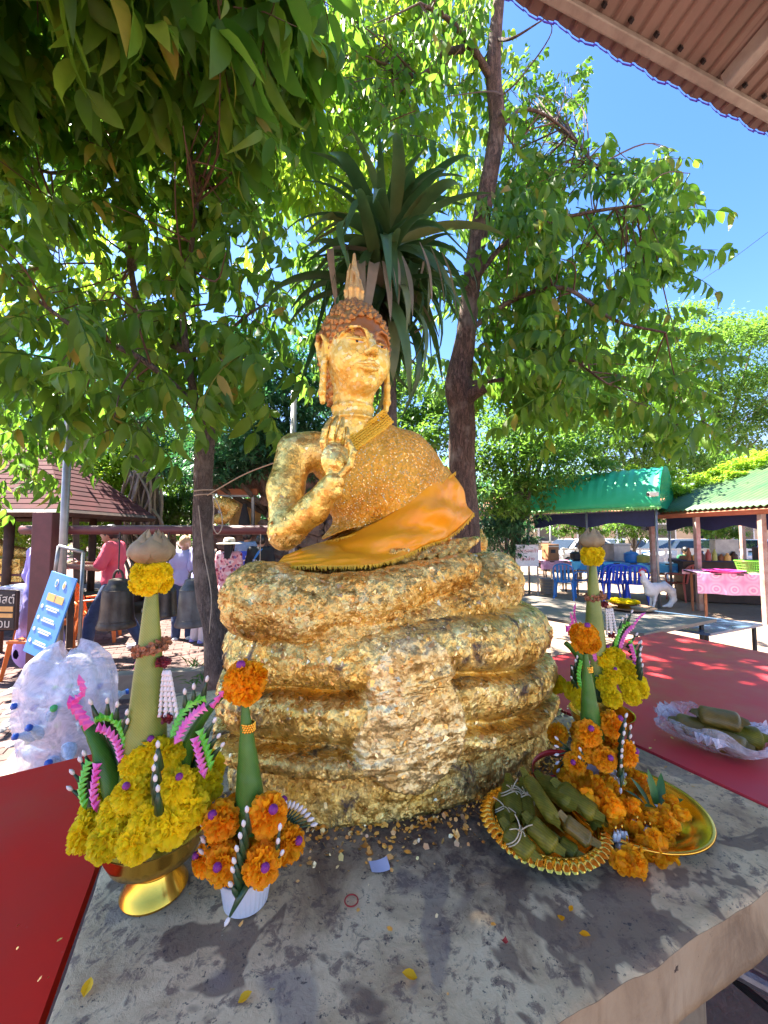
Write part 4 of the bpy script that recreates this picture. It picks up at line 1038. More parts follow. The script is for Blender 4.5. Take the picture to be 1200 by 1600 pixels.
def to_mesh(v, m):
    V, F, P = v; b = MB().add(V, F); tv, tf = tube(np.array(P), np.linspace(.004, .0015, len(P)), 4); b.add(tv, tf)
    me = b.mesh('leaf', True); me.materials.append(m); return me
FM = [to_mesh(v, M['leaf_near']) for v in FV]
def twigs(pts, hub, parent, n, r0=.008, m=None):
    """thin branches from the nearest limb point out to leaf clusters"""
    b = MB(); hub = np.array(hub)
    for p in [pts[i] for i in rng.choice(len(pts), min(n, len(pts)), replace=False)]:
        h_ = hub[np.argmin(np.linalg.norm(hub-p, axis=1)+rng.random(len(hub))*.5)]
        mid = (h_+p)/2+rng.normal(0, .06, 3)+[0, 0, .05]
        q = smooth_path([h_, mid, p], 4); tv, tf = tube(q, np.linspace(r0, .0025, len(q)), 5); b.add(tv, tf)
    o = b.build('twigs', m or M['twig'], parent); tag(o, kind='stuff'); return o

# ---- right-hand big tree with the leaning forked trunk
T1 = thing('tree', 'big tree with furrowed leaning trunk and sawn stub, rising behind the statue', 'tree', (1.05, 4.1, 0))
def rel(P, t): return np.array(P)-np.array(t.location)
tr = [at(735, 1010, 3.6), at(728, 850, 3.6), at(722, 740, 3.6), at(721, 650, 3.58), at(716, 600, 3.55), at(728, 520, 3.5), at(742, 400, 3.4), at(762, 290, 3.3), at(776, 200, 3.25), at(771, 120, 3.2), at(776, 30, 3.15), at(790, -90, 3.1)]
tr[0][2] = 0
limb(rel(tr, T1), [.17, .125, .115, .118, .125, .085, .078, .074, .068, .064, .05, .04], 'trunk', T1, M['bark'], 26)
limb(rel([at(716, 640, 3.56), at(735, 618, 3.5), at(757, 604, 3.44)], T1), [.07, .062, .052], 'sawn_stub', T1, M['bark'], 20)
br = [[at(772, 130, 3.2), at(735, 70, 3.1), at(700, 30, 3.0), at(655, 5, 2.9)], [at(730, 75, 3.1), at(690, 85, 3.2), at(655, 120, 3.3), at(600, 100, 3.4), at(540, 90, 3.5)],
      [at(740, 440, 3.42), at(790, 380, 3.5), at(850, 350, 3.4), at(930, 330, 3.3), at(1010, 320, 3.2)], [at(728, 520, 3.5), at(800, 470, 3.4), at(880, 450, 3.2), at(960, 500, 3.1), at(1040, 520, 3.0)],
      [at(775, 210, 3.25), at(820, 170, 3.4), at(880, 200, 3.6), at(930, 260, 3.8)], [at(775, 60, 3.15), at(800, 60, 3.0), at(850, 30, 2.9)], [at(716, 600, 3.55), at(800, 590, 3.6), at(880, 560, 3.5), at(950, 600, 3.4)],
      [at(779, 155, 3.25), at(815, 120, 3.1), at(862, 50, 2.9), at(840, 20, 2.85)]]
hubR = []
for k, b in enumerate(br):
    r0 = [.035, .03, .028, .026, .018, .016, .022, .008][k]; limb(rel(b, T1), np.linspace(r0, r0*.3, len(b)), 'branch', T1, M['bark'], 10, 6); hubR += list(smooth_path(b, 5))
polyR = [(745, 560), (770, 330), (800, 240), (880, 240), (960, 240), (1055, 225), (1100, 250), (1060, 300), (1030, 380), (1080, 400), (1075, 450), (1050, 480), (1090, 560), (1110, 640), (1090, 690), (960, 640), (880, 640), (800, 660), (755, 620)]
polyR2 = [(785, 120), (850, 120), (900, 110), (925, 160), (900, 240), (880, 320), (790, 330)]
ptsR = sample_region(polyR, 2.7, 3.9, 150, (1.7, -.02, 3)); nR = part_fronds(ptsR, FM, T1, (1.0, 1.45))
ptsR2 = sample_region(polyR, 3.3, 5.0, 260, (1.6, .0, 5)); bulk_fronds(rel(ptsR2, T1), FV, M['leaf_near'], T1, sc=(1., 1.4))
ptsR3 = sample_region(polyR2, 3.6, 5.0, 130, (2, -.05, 7)); bulk_fronds(rel(ptsR3, T1), FV, M['leaf_near'], T1, sc=(.6, .9), pitch=(-1.0, .0))
twigs(ptsR+ptsR2, hubR, T1, 90).location = -np.array(T1.location)
twigs(ptsR3, hubR, T1, 50).location = -np.array(T1.location)
# its crown over the statue: lighter leaf colour paints in the backlight
polyC = [(420, -60), (800, -60), (780, 40), (740, 120), (770, 230), (740, 330), (690, 300), (640, 280), (560, 330), (470, 350), (420, 250)]
ptsC = sample_region(polyC, 3.2, 5.4, 330, (1.6, -.05, 9)); bulk_fronds(rel(ptsC, T1), FVb, M['leaf_back'], T1, sc=(.8, 1.2), keepout=.8)
ptsC2 = sample_region([(480, -60), (770, -60), (760, 40), (690, 200), (640, 260), (560, 230), (480, 120)], 2.4, 3.4, 80, (1.8, .0, 12)); bulk_fronds(rel(ptsC2, T1), FV, M['leaf_near'], T1, keepout=.8)
twigs(ptsC+ptsC2, hubR, T1, 70).location = -np.array(T1.location)
ptsC3 = sample_region([(400, 200), (780, 200), (760, 600), (640, 620), (450, 600), (400, 480)], 5.0, 7.5, 210, (1.2, .0, 14)); bulk_fronds(rel(ptsC3, T1), FVb, M['leaf_mid'], T1, sc=(1., 1.5))

# ---- slender tree on the left with its wide drooping crown
T2 = thing('tree', 'slender tree with rope tied round its trunk and wide crown of hanging leaves', 'tree', (-1.15, 3.0, 0))
tl = [at(352, 1060, 2.9), at(340, 1000, 2.9), at(324, 930, 2.88), at(318, 860, 2.85), at(318, 760, 2.8), at(321, 680, 2.78), at(322, 640, 2.75)]
tl[0][2] = 0
limb(rel(tl, T2), [.11, .088, .075, .068, .062, .060, .058], 'trunk', T2, M['bark2'], 20, amp=.14)
bl = [[at(320, 680, 2.78), at(300, 600, 2.7), at(285, 480, 2.6), at(300, 380, 2.5), at(310, 300, 2.4)], [at(324, 680, 2.76), at(345, 620, 2.8), at(330, 560, 2.7), at(380, 540, 2.6)], [at(318, 660, 2.78), at(290, 620, 2.6), at(220, 560, 2.4), at(130, 520, 2.3), at(60, 470, 2.2)],
      [at(206, 420, 2.9), at(208, 340, 2.9), at(205, 280, 2.9), at(150, 230, 2.8), at(60, 150, 2.7), at(-20, 120, 2.6)], [at(300, 560, 2.7), at(230, 500, 2.8), at(206, 430, 2.9), at(206, 340, 2.9)], [at(205, 280, 2.9), at(190, 180, 2.9), at(200, 80, 3.0), at(180, -20, 3.1)],
      [at(310, 300, 2.4), at(270, 120, 2.6), at(300, 40, 2.7), at(330, -20, 2.8)], [at(207, 300, 2.9), at(160, 260, 2.8), at(80, 270, 2.8), at(0, 240, 2.8)], [at(320, 640, 2.75), at(360, 520, 2.9), at(420, 470, 3.0)]]
hubL = []
for k, b in enumerate(bl):
    r0 = [.030, .02, .028, .034, .036, .03, .022, .02, .02][k]; limb(rel(b, T2), np.linspace(r0, r0*.35, len(b)), 'branch', T2, M['bark2'], 10, 6); hubL += list(smooth_path(b, 5))
polyL = [(-60, -60), (440, -60), (430, 60), (410, 180), (405, 330), (410, 450), (420, 600), (400, 640), (350, 600), (300, 560), (250, 640), (200, 690), (110, 640), (80, 560), (-60, 580)]
ptsL = sample_region(polyL, 1.75, 2.8, 235, (1.9, .06, 21)); nL = part_fronds(ptsL, FM, T2, (.95, 1.45), .9, (.0, .9))
ptsL2 = sample_region(polyL, 2.6, 3.8, 230, (1.6, .08, 25)); bulk_fronds(rel(ptsL2, T2), FV, M['leaf_near'], T2, sc=(1., 1.4), keepout=.9)
ptsL3 = sample_region([(-60, -60), (480, -60), (440, 330), (380, 520), (-60, 520)], 4.0, 6.5, 430, (1.1, .0, 28)); bulk_fronds(rel(ptsL3, T2), FVb, M['leaf_back'], T2, sc=(1., 1.5), keepout=.9)
twigs(ptsL+ptsL2, hubL, T2, 110).location = -np.array(T2.location)
shade_fronds = []
for k in range(660):                                  # extra fronds added up the sun's path to shade the table
    a_, b_ = rng.random(2); g0 = (FL+[-.9, -.2])*(1-a_)+(FR+[.9, -.2])*a_; g1 = (BL+[-.6, -.3])*(1-a_)+(BR+[1.2, .1])*a_; g2_ = g0*(1-b_)+g1*b_ + rng.normal(0, .05, 2); z = rng.uniform(3.9, 5.6)
    for _try in range(8):
        p = np.array([g2_[0], g2_[1], SLAB_Z])+SV*((z-SLAB_Z)/SV[2])
        d_ = p-CAM; qx, qy = 600+FPX*d_[0]/max(d_[1], .1), 835-FPX*d_[2]/max(d_[1], .1)
        if not (400 < qx < 860 and qy > -80): break         # leave the view to the sword-leaved plant open
        z += .8
    else: continue
    if not sunlane(p, 1.0, .24, ((-.25, 1.35, 1.95), (-.36, 1.12, 1.5))): shade_fronds.append(p)
def inview(p): return p[1] > .3 and -40 < 600+FPX*(p[0]-CAM[0])/p[1] < 1240 and 835-FPX*(p[2]-CAM[2])/p[1] > -60
bulk_fronds(rel([p for p in shade_fronds if inview(p)], T2), FV, M['leaf_near'], T2, sc=(.9, 1.2), pitch=(-.1, .3))
bulk_fronds(rel([p for p in shade_fronds if not inview(p)], T2), FVb, M['leaf_near'], T2, sc=(1.5, 2.0), pitch=(-.1, .3))  # out-of-frame fronds added only to keep sun off the slab
ptsS = sample_region([(-60, 540), (150, 600), (135, 690), (80, 720), (40, 770), (-60, 790)], 4.0, 6.0, 75); bulk_fronds(rel(ptsS, T2), FV, M['leaf_near'], T2, sc=(1.2, 1.8))
print('near leaves', nR, nL)

# ---- spiky dracaena behind the statue's head
M['sword'] = leafmat('sword_leaves', [(0, (.025, .07, .028)), (.6, (.05, .115, .045)), (.9, (.10, .17, .07)), (1, (.15, .17, .07))], .2, .34, (.16, .34, .06))
M['sword_dry'] = leafmat('fading_sword_leaves', [(0, (.16, .15, .10)), (1, (.26, .22, .16))], .2, .5, (.4, .35, .2))
def sword(L, W, lift, grav, kink=None, n=12):
    P = [np.zeros(3)]; a = lift
    for i in range(n):
        t = i/n; a -= grav/n*(1+1.2*t)
        if kink and abs(t-kink) < .5/n+1e-6: a -= 1.5
        a = max(a, -1.5); P.append(P[-1]+np.array([math.cos(a), 0, math.sin(a)])*L/n)
    P = np.array(P); t = np.linspace(0, 1, n+1); w = W*.5*np.clip(np.minimum(.35+t*2.2, (1-t)**.7*1.5), 0, 1); w[-1] = .0004
    T = np.gradient(P, axis=0); T /= np.linalg.norm(T, axis=1)[:, None]; up = np.stack([-T[:, 2], 0*t, T[:, 0]], 1)
    side = np.array([0, 1.0, 0]); V = np.stack([P-side*w[:, None]+up*(w*.35)[:, None], P, P+side*w[:, None]+up*(w*.35)[:, None]], 1)
    return V.reshape(-1, 3), gridF(n+1, 3)
D = thing('dracaena', 'spiky dracaena with long dark sword leaves fanning behind the statue head', 'plant', (.0, 2.35, 0))
hub1 = at(604, 382, 2.2); hub2 = at(592, 455, 2.25)
limb(rel([[hub1[0]+.05, 2.35, 0], [hub1[0]+.03, 2.35, 1.4], hub1-[0, 0, .05]], D), [.06, .05, .04], 'stem', D, M['bark2'], 14)
sw = []
for k in range(16):
    r = np.random.default_rng(300+k); kink = None if k < 11 else r.uniform(.3, .5)
    V, F = sword(r.uniform(.58, .84), r.uniform(.052, .072), .25, r.uniform(.5, 2.1) if k < 11 else .4, kink); b = MB().add(V, F); me = b.mesh('sword_leaf', True); me.materials.append(M['sword'] if k < 12 else M['sword_dry']); sw.append(me)
for i in range(175):
    t = i/175; hub = hub1 if i % 5 < 3 else hub2
    az = i*2.39996; el = R(84)-R(140)*t**1.12 + rng.normal(0, .12)     # young leaves upright, old ones hang
    k = rng.integers(0, 11) if (t < .35 or rng.random() < .9) else rng.integers(11, 16)
    Mx_ = Matrix.Translation(Vector(hub-np.array(D.location)+rng.normal(0, .015, 3)-[0, 0, t*.12]))@Matrix.Rotation(az, 4, 'Z')@Matrix.Rotation(-el+.25, 4, 'Y')@Matrix.Rotation(rng.normal(0, .25), 4, 'X')
    inst(sw[k], 'sword_leaf', D, Mx_@Matrix.Scale(rng.uniform(.8, 1.12)*(.8 if el > 1 else 1), 4))
# a few broken pale leaves folded down in front
for (px, py, dx) in ((612, 385, 0), (628, 400, .3), (655, 378, .5), (690, 395, .9), (598, 408, .1), (672, 385, .8)):
    p = at(px, py, 1.95); V, F = sword(.36, .042, -1.2, .25); b = MB().add(V, F); me = b.mesh('sword_leaf', True); me.materials.append(M['sword_dry'])
    inst(me, 'sword_leaf', D, Matrix.Translation(Vector(p-np.array(D.location)))@Matrix.Rotation(-1.1+dx, 4, 'Z'))

# ---- trees further off: crowns of small leaves in clumps, each with trunk and limbs
def small_leaf_cloud(cs, n, L, m, parent, seed=0, name='crown', flat=.8, W=.45):
    """n little blades in clumps around the crown centres cs = [(centre, radius)]"""
    r = np.random.default_rng(seed); tot = sum(c[1]**2 for c in cs); V0, F0 = leaflet(1, W, .2, .3, 2); nv = len(V0); Vs = []
    for c, rad in cs:
        k = int(n*rad**2/tot); ncl = max(6, k//45)
        cd_ = r.normal(0, 1, (ncl, 3)); cd_ /= np.linalg.norm(cd_, axis=1)[:, None]; cc = np.array(c)+cd_*(rad*r.uniform(.45, 1.0, (ncl, 1)))*[1, 1, flat]
        own = r.integers(0, ncl, k); off = r.normal(0, 1, (k, 3))*[1, 1, .55]; p = cc[own]+off*rad*.17
        yaw = r.uniform(0, 2*PI, k); pit = r.uniform(-.3, .9, k); s = L*r.uniform(.7, 1.35, k)
        cy, sy, cp, sp = np.cos(yaw), np.sin(yaw), np.cos(pit), np.sin(pit)
        X, Y, Z = V0.T; x1 = X[None]*cp[:, None]+Z[None]*sp[:, None]; z1 = -X[None]*sp[:, None]+Z[None]*cp[:, None]; y1 = np.repeat(Y[None], k, 0)
        rl = r.normal(0, .5, k); y2 = y1*np.cos(rl)[:, None]-z1*np.sin(rl)[:, None]*.3; 
        Vs.append((np.stack([x1*cy[:, None]-y2*sy[:, None], x1*sy[:, None]+y2*cy[:, None], z1], -1)*s[:, None, None]+p[:, None]).reshape(-1, 3))
    V = np.concatenate(Vs); k = len(V)//nv; F = (F0[None]+np.arange(k)[:, None, None]*nv).reshape(-1, 4)
    o = MB().add(V, F).build(name, m, parent, smooth=True); tag(o, kind='stuff'); return o
def bg_tree(label, base, blobs, n, L, m, tr=.16, seed=0, bk=None, nm='tree', cat='tree'):
    """blobs = [(px, py, distance, radius)]"""
    t = thing(nm, label, cat, (base[0], base[1], 0)); cs = [(at(x, y, d)-np.array(t.location), r) for x, y, d, r in blobs]
    top = np.mean([c[0] for c in cs], 0)
    limb([(0, 0, 0), (top[0]*.2, top[1]*.2, top[2]*.45), (top[0]*.6, top[1]*.6, top[2]*.85)], [tr, tr*.75, tr*.45], 'trunk', t, bk or M['bark2'], 12)
    for c, r in cs:
        s = np.array([top[0]*.3, top[1]*.3, top[2]*.5]); limb([s, (s+c)/2+[0, 0, -.1*r], c], [tr*.4, tr*.28, tr*.1], 'branch', t, bk or M['bark2'], 7, 4)
    small_leaf_cloud(cs, n, L, m, t, seed); return t
def gp(px, Y): return at(px, 835, Y)[:2]
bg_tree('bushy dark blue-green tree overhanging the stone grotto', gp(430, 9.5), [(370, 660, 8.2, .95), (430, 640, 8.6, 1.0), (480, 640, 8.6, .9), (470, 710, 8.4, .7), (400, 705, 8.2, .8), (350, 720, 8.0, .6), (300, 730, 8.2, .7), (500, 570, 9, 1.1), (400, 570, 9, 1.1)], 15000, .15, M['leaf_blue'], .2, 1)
bg_tree('yellow-green sunlit tree beyond the shrine roof', gp(130, 13), [(90, 720, 11, 1.2), (150, 740, 10.5, 1.1), (200, 730, 11, 1.2), (130, 800, 10.5, .9), (190, 800, 10.5, .8), (240, 700, 11.5, 1.3), (60, 800, 11, 1.0), (20, 830, 11.5, 1.0), (60, 740, 12, 1.4), (170, 850, 10.5, .7)], 20000, .16, M['leaf_back'], .15, 2)
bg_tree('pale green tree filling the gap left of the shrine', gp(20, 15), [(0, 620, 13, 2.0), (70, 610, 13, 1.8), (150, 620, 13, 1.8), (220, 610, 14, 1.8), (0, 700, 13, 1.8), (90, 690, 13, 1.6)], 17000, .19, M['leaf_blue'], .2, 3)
bg_tree('pale lush tree between statue shoulder and big trunk', gp(660, 12), [(640, 680, 10, 1.0), (690, 660, 10.5, 1.2), (640, 620, 11, 1.3), (600, 600, 11.5, 1.2)], 9000, .15, M['leaf_mid'], .2, 4)
bg_tree('broad tree with pale leaf sprays right of the big trunk', gp(800, 11.5), [(780, 700, 9.5, 1.1), (830, 720, 9.5, 1.1), (860, 670, 10, 1.2), (800, 620, 10.5, 1.3), (770, 770, 9.3, .75), (820, 780, 9.6, .7), (900, 730, 10.5, .9), (880, 610, 11, 1.3)], 17000, .145, M['leaf_mid'], .2, 5)
bg_tree('tall tree behind the green barrel awning', gp(980, 17), [(930, 680, 15, 1.7), (990, 700, 15.5, 1.5), (1050, 710, 16, 1.4), (1010, 640, 16, 1.8), (1090, 730, 16.5, 1.2), (940, 600, 16, 2.0), (1140, 740, 17, 1.3), (1190, 740, 17, 1.2)], 22000, .2, M['leaf_mid'], .25, 6)
bg_tree('distant light green tree crown against the open sky', gp(1120, 24), [(1080, 560, 21, 2.2), (1130, 540, 22, 2.3), (1090, 620, 21, 1.8), (1060, 500, 22, 1.6), (1180, 520, 23, 1.6), (1000, 560, 22, 2.4), (1150, 620, 22, 2.2), (1210, 600, 23, 2.4), (1190, 680, 22, 2.0), (1120, 690, 21, 1.8)], 24000, .24, M['leaf_mid'], .3, 7)
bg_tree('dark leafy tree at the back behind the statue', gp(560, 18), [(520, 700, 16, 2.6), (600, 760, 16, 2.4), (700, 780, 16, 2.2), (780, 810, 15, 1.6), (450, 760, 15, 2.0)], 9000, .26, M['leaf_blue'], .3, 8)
bg_tree('dark shaded shrub beside the white notice', gp(790, 10), [(790, 835, 10.5, .75), (770, 810, 10.5, .8), (815, 830, 11, .7)], 4000, .13, M['leaf_blue'], .08, 9, nm='shrub', cat='shrub')
tag(small_leaf_cloud([((x, y, 4.5), 6.5) for x, y in [(-40, 26), (-34, 30), (-28, 32), (-22, 34), (-16, 35), (-10, 36), (-4, 37), (2, 38), (8, 39), (14, 40), (20, 40), (27, 39), (34, 38), (42, 35), (50, 30)]], 60000, .55, M['leaf_mid'], None, 10, 'treeline', .7), 'distant belt of trees along the horizon', 'trees')
bg_tree('leafy tree in the gap between the fig roots and the slender trunk', gp(270, 14), [(265, 760, 12.5, 1.0), (280, 800, 12.5, .9), (245, 810, 12.5, .9), (300, 700, 12.5, 1.2)], 7000, .16, M['leaf_mid'], .15, 41)
bg_tree('low leafy tree far behind the visitors at the niche', gp(400, 16), [(330, 800, 13, 1.0), (400, 810, 14, 1.1), (450, 800, 14, 1.2)], 4000, .18, M['leaf_blue'], .15, 42)
for k_, (px_, w_, lb_) in enumerate(((905, .8, 'dark shrub beyond the lighter blue chairs'), (990, .9, 'rounded shrub beyond the awning posts'), (1120, .9, 'bushy shrub beyond the stall counter'))):
    bg_tree(lb_, gp(px_, 14), [(px_-18, 818, 14, w_*.8), (px_+20, 822, 14, w_*.7), (px_, 806, 14, w_*.7)], 3500, .14, M['leaf_mid'], .06, 60+k_, nm='shrub', cat='shrub')
# weeds in the bed at the slender tree's foot
wd = MB()
for k in range(110):
    p = G(rng.uniform(285, 345), rng.uniform(1030, 1075), .26)+[0, .1, -.26+.2]; V, F = leaflet(rng.uniform(.06, .16), .02, .5, .3, 3); V = rot(V, 'y', -rng.uniform(.3, 1.3)); V = rot(V, 'z', rng.random()*6.3); wd.add(V+p, F)
tag(wd.build('weeds', M['leaf_mid']), 'weeds growing in the bed at the slender trunk', 'weeds', kind='stuff')
# ================================================================== THINGS IN THE YARD
M['dark_red'] = simple('dark_red_painted_wood', (.13, .032, .035), (.085, .022, .024), rough=.5, scale=5, bmp=.3, bscale=50)
M['brown_wood'] = simple('dark_brown_timber', (.075, .04, .028), (.04, .022, .016), rough=.7, scale=6, bmp=.4, bscale=60)
M['fascia'] = simple('orange_brown_board', (.34, .13, .06), (.24, .09, .04), rough=.7, scale=4, bmp=.3, bscale=60)
M['bell'] = simple('dark_bronze_bell', (.06, .048, .04), (.10, .085, .07), rough=.45, metal=.75, scale=9, bmp=.25, bscale=60)
M['bell_grey'] = simple('grey_cast_bell', (.13, .13, .125), (.09, .085, .08), rough=.5, metal=.6, scale=9, bmp=.25, bscale=60)
M['rope'] = simple('pale_hemp_rope', (.50, .42, .32), (.36, .29, .2), rough=.8, scale=80, bmp=.4)
M['pole'] = simple('galvanised_pole', (.33, .33, .33), (.24, .24, .25), rough=.42, metal=.6, scale=8)
def textobj(s, size, m, parent, M4, nm='lettering', ext=.001, align='CENTER'):
    c = bpy.data.curves.new(nm, 'FONT'); c.body = s; c.size = size; c.extrude = ext; c.align_x = align; c.align_y = 'CENTER'; c.materials.append(m); c.resolution_u = 3
    o = bpy.data.objects.new(nm, c); COL.objects.link(o); dg = bpy.context.evaluated_depsgraph_get(); me = bpy.data.meshes.new_from_object(o.evaluated_get(dg)); bpy.data.objects.remove(o)
    if not me.materials: me.materials.append(m)
    o = bpy.data.objects.new(nm, me); COL.objects.link(o); o.parent = parent; o.matrix_local = M4; return o
FACE = lambda loc_, yaw=0, tilt=0: Matrix.Translation(loc_)@Matrix.Rotation(yaw, 4, 'Z')@Matrix.Rotation(R(90)+tilt, 4, 'X')
M['white_paint'] = simple('white_paint', (.78, .77, .78), (.66, .65, .66), rough=.5)
M['red_letter'] = simple('red_lettering', (.55, .03, .04), rough=.5); M['cream'] = simple('cream_lettering', (.75, .72, .6), rough=.5)

M['shrine_roof'] = simple('weathered_maroon_roofing', (.10, .026, .028), (.06, .018, .02), rough=.85, scale=4, spec=.2)
# bell rail
rl = at(35, 828, 4.15); rr_e = at(470, 828, 4.0)
o = MB().add(*tube(smooth_path([rl, (rl+rr_e)/2, rr_e+[0, 0, 0]], 12), .047, 16)).build('bell_rail', M['dark_red'], smooth=True); tag(o, 'long round dark red rail with bells slung beneath', 'rail')
pw = at(78, 830, 4.05); t = thing('square_post', 'thick dark red square post carrying the left end of the bell rail', 'post', (pw[0], pw[1], 0))
MB().add(*box(.20, .20, 1.82, (0, 0, .91), .008)).build('post', M['dark_red'], t); MB().add(*box(.24, .24, .05, (0, 0, .025), .008)).build('base_plate', M['kerb'], t)
def bell(px, Y, yb, yt, w_px, label, m, hz=None):
    k = Y/FPX; H = (yb-yt)*k; r = w_px*k/2; c = at(px, yb, Y); t = thing('bell', label, 'bell', tuple(c), group='bells hanging from the rail')
    prof = [(r*.98, 0), (r, .03*H), (r*.93, .10*H), (r*.86, .2*H), (r*.80, .5*H), (r*.76, .72*H), (r*.70, .80*H), (r*.56, .87*H), (r*.50, .90*H), (r*.46, .97*H), (r*.2, 1.0*H), (.001, H)]
    inn = [(.001, H*.93), (r*.40, H*.9), (r*.70, H*.6), (r*.82, H*.1), (r*.92, 0), (r*.98, 0)]
    MB().add(*lathe(inn+prof, 32)).build('bell_body', m, t, auto=40)
    for z in (.14, .76): MB().add(*tube([(r*(.90 if z < .5 else .765)*math.cos(a), r*(.90 if z < .5 else .765)*math.sin(a), z*H) for a in np.linspace(0, 2*PI, 33)], r*.025, 5, False)).build('band', m, t, smooth=True)
    MB().add(*tube([(.09*r/.2*math.cos(a)*.6, 0, H+.09*r/.2*math.sin(a)) for a in np.linspace(-.3, PI+.3, 14)], r*.07, 6)).build('crown_loop', m, t, smooth=True)
    MB().add(*tube([(0, 0, H+.04), (0, 0, 1.62-c[2])], .006, 6)).build('hanger', M['black_steel'], t)
    MB().add(*tube([(0, 0, H*.6), (0, 0, .02)], r*.06, 6)).build('clapper', M['black_steel'], t)
bell(182, 3.75, 980, 905, 54, 'dark bronze bell in front of the person in pink, nearest the square post', M['bell'])
bell(260, 4.0, 962, 912, 34, 'dark bell half hidden behind the lotus tip offering', M['bell'])
bell(300, 3.85, 977, 905, 50, 'grey cast bell hanging against the slender tree trunk', M['bell_grey'])
cage = thing('bell_hanger_frame', 'empty wrought hanger ring dangling from the rail beside the statue elbow', 'hanger', tuple(at(406, 900, 4.0)))
MB().add(*tube([(.062*math.cos(a), 0, .085*math.sin(a)+.05) for a in np.linspace(-.7, PI+.7, 20)], .007, 6)).build('ring', M['black_steel'], cage, smooth=True)
MB().add(*tube([(0, 0, .13), (0, 0, .45)], .005, 5)).build('rod', M['rope'], cage); MB().add(*tube([(.02*math.cos(a), 0, .03*math.sin(a)+.02) for a in np.linspace(0, 2*PI, 14)], .006, 5, False)).build('eye', M['black_steel'], cage)
# poles
for (x, y0, Y, r_, lb) in ((112, 560, 3.7, .033, 'tall grey steel pole standing beside the blue notice board'), (459, 612, 5.2, .040, 'grey pole rising behind the statue shoulder')):
    p = at(x, y0, Y); o = MB().add(*tube([(p[0], p[1], 0), (p[0], p[1], p[2])], r_, 12)).build('pole', M['pole'], smooth=True); tag(o, lb, 'pole')
# rope round the tree
c = at(320, 775, 2.8); t = thing('rope', 'pale rope knotted round the slender tree and stretched to the statue side', 'rope', tuple(c))
b = MB(); P = [(math.cos(a)*.067, math.sin(a)*.067, .03*a/6-.02) for a in np.linspace(0, 4*PI, 40)]; b.add(*tube(P, .005, 5)); b.build('coil', M['rope'], t, smooth=True)
MB().add(*tube(smooth_path([(.04, -.05, .0), at(380, 742, 2.6)-c, at(432, 722, 2.3)-c, at(470, 712, 2.0)-c], 6), .0045, 5)).build('stretched_end', M['rope'], t, smooth=True)
MB().add(*tube(smooth_path([at(333, 772, 2.72)-c, at(345, 800, 2.72)-c, at(347, 822, 2.72)-c, at(340, 834, 2.72)-c, at(333, 822, 2.72)-c, at(334, 795, 2.72)-c, at(332, 772, 2.72)-c], 6), .0042, 5)).build('hanging_loop', M['rope'], t, smooth=True)
MB().add(*tube(smooth_path([at(310, 790, 2.72)-c, at(318, 860, 2.68)-c, at(330, 930, 2.68)-c, at(327, 990, 2.68)-c], 6), .0035, 5)).build('trailing_end', M['rope'], t, smooth=True)

# blue notice board leaning against an A-frame
p0, p1, p2, p3 = at(82, 892, 3.15), at(121, 905, 3.05), at(102, 1022, 2.95), at(58, 1012, 3.05)
M['sign_blue'] = simple('sky_blue_board', (.045, .27, .66), (.12, .28, .66), rough=.45, scale=2)
M['amber'] = simple('amber_panel', (.85, .48, .14), rough=.5)
ux = unit(p1-p0); uy = unit(p0-p3); uy = unit(uy-ux*(uy@ux)); un = np.cross(ux, uy); un = un if un[1] < 0 else -un
wB = np.linalg.norm(p1-p0); hB = .62
sg = thing('notice_board', 'leaning sky blue notice board with two crests, amber heading and white list', 'sign', tuple(p0-uy*hB))
fr_ = np.cross(ux, uy); Mr = Matrix(((ux[0], uy[0], fr_[0], 0), (ux[1], uy[1], fr_[1], 0), (ux[2], uy[2], fr_[2], 0), (0, 0, 0, 1))); sg.matrix_world = Matrix.Translation(Vector(p0-uy*hB))@Mr
sgn = 1 if fr_@(CAM-p0) > 0 else -1
MB().add(*box(wB, hB, .012, (wB/2, hB/2, 0), .002)).build('panel', M['sign_blue'], sg)
for x in (.36, .66): MB().add(*[rot(V, 'x', 0) if False else V for V in lathe([(.001, .0), (.021, 0), (.022, -.001)], 20)[:1]], lathe([(.001, .0), (.021, 0), (.022, -.001)], 20)[1]).build('crest', M['white_paint'], sg).matrix_local = Matrix.Translation((wB*x, hB*.88, sgn*.0085))@Matrix.Diagonal((.85, 1.4, 1, 1))
for x in (.36, .66): MB().add(*lathe([(.001, .0), (.013, 0), (.014, -.001)], 16)).build('crest_centre', M['sign_blue' if x < .5 else 'amber'], sg).matrix_local = Matrix.Translation((wB*x, hB*.88, sgn*.0105))@Matrix.Diagonal((.8, 1.4, 1, 1))
for x in (.34, .67): MB().add(*box(wB*.30, .055, .002, (wB*x, hB*.70, sgn*.0085))).build('amber_heading', M['amber'], sg)
b = MB()
for k in range(4):
    MB().add(*lathe([(.001, .0), (.014, 0), (.015, -.001)], 14)).build('white_disc', M['white_paint'], sg).matrix_local = Matrix.Translation((wB*.12, hB*(.57-.14*k), sgn*.0085))
    for j in range(2): b.add(*box(wB*(.52-.1*((k+j) % 2)), .011, .0015, (wB*.52, hB*(.585-.14*k-.03*j), sgn*.0085)))
tag(b.build('printed_lines', M['white_paint'], sg), kind='stuff')
af = thing('a_frame_stand', 'bare grey metal frame stand behind the blue notice board', 'stand', (0, 0, 0))
for a, b_ in (((92, 853), (84, 910)), ((92, 853), (130, 863)), ((130, 863), (124, 1010)), ((84, 910), (76, 985))): MB().add(*tube([at(*a, 3.35), at(*b_, 3.35)], .014, 8)).build('tube', M['pole'], af, smooth=True)
MB().add(*tube([at(112, 905, 3.3), at(108, 1012, 3.3)], .03, 4)).build('dark_leg', M['brown_wood'], af)

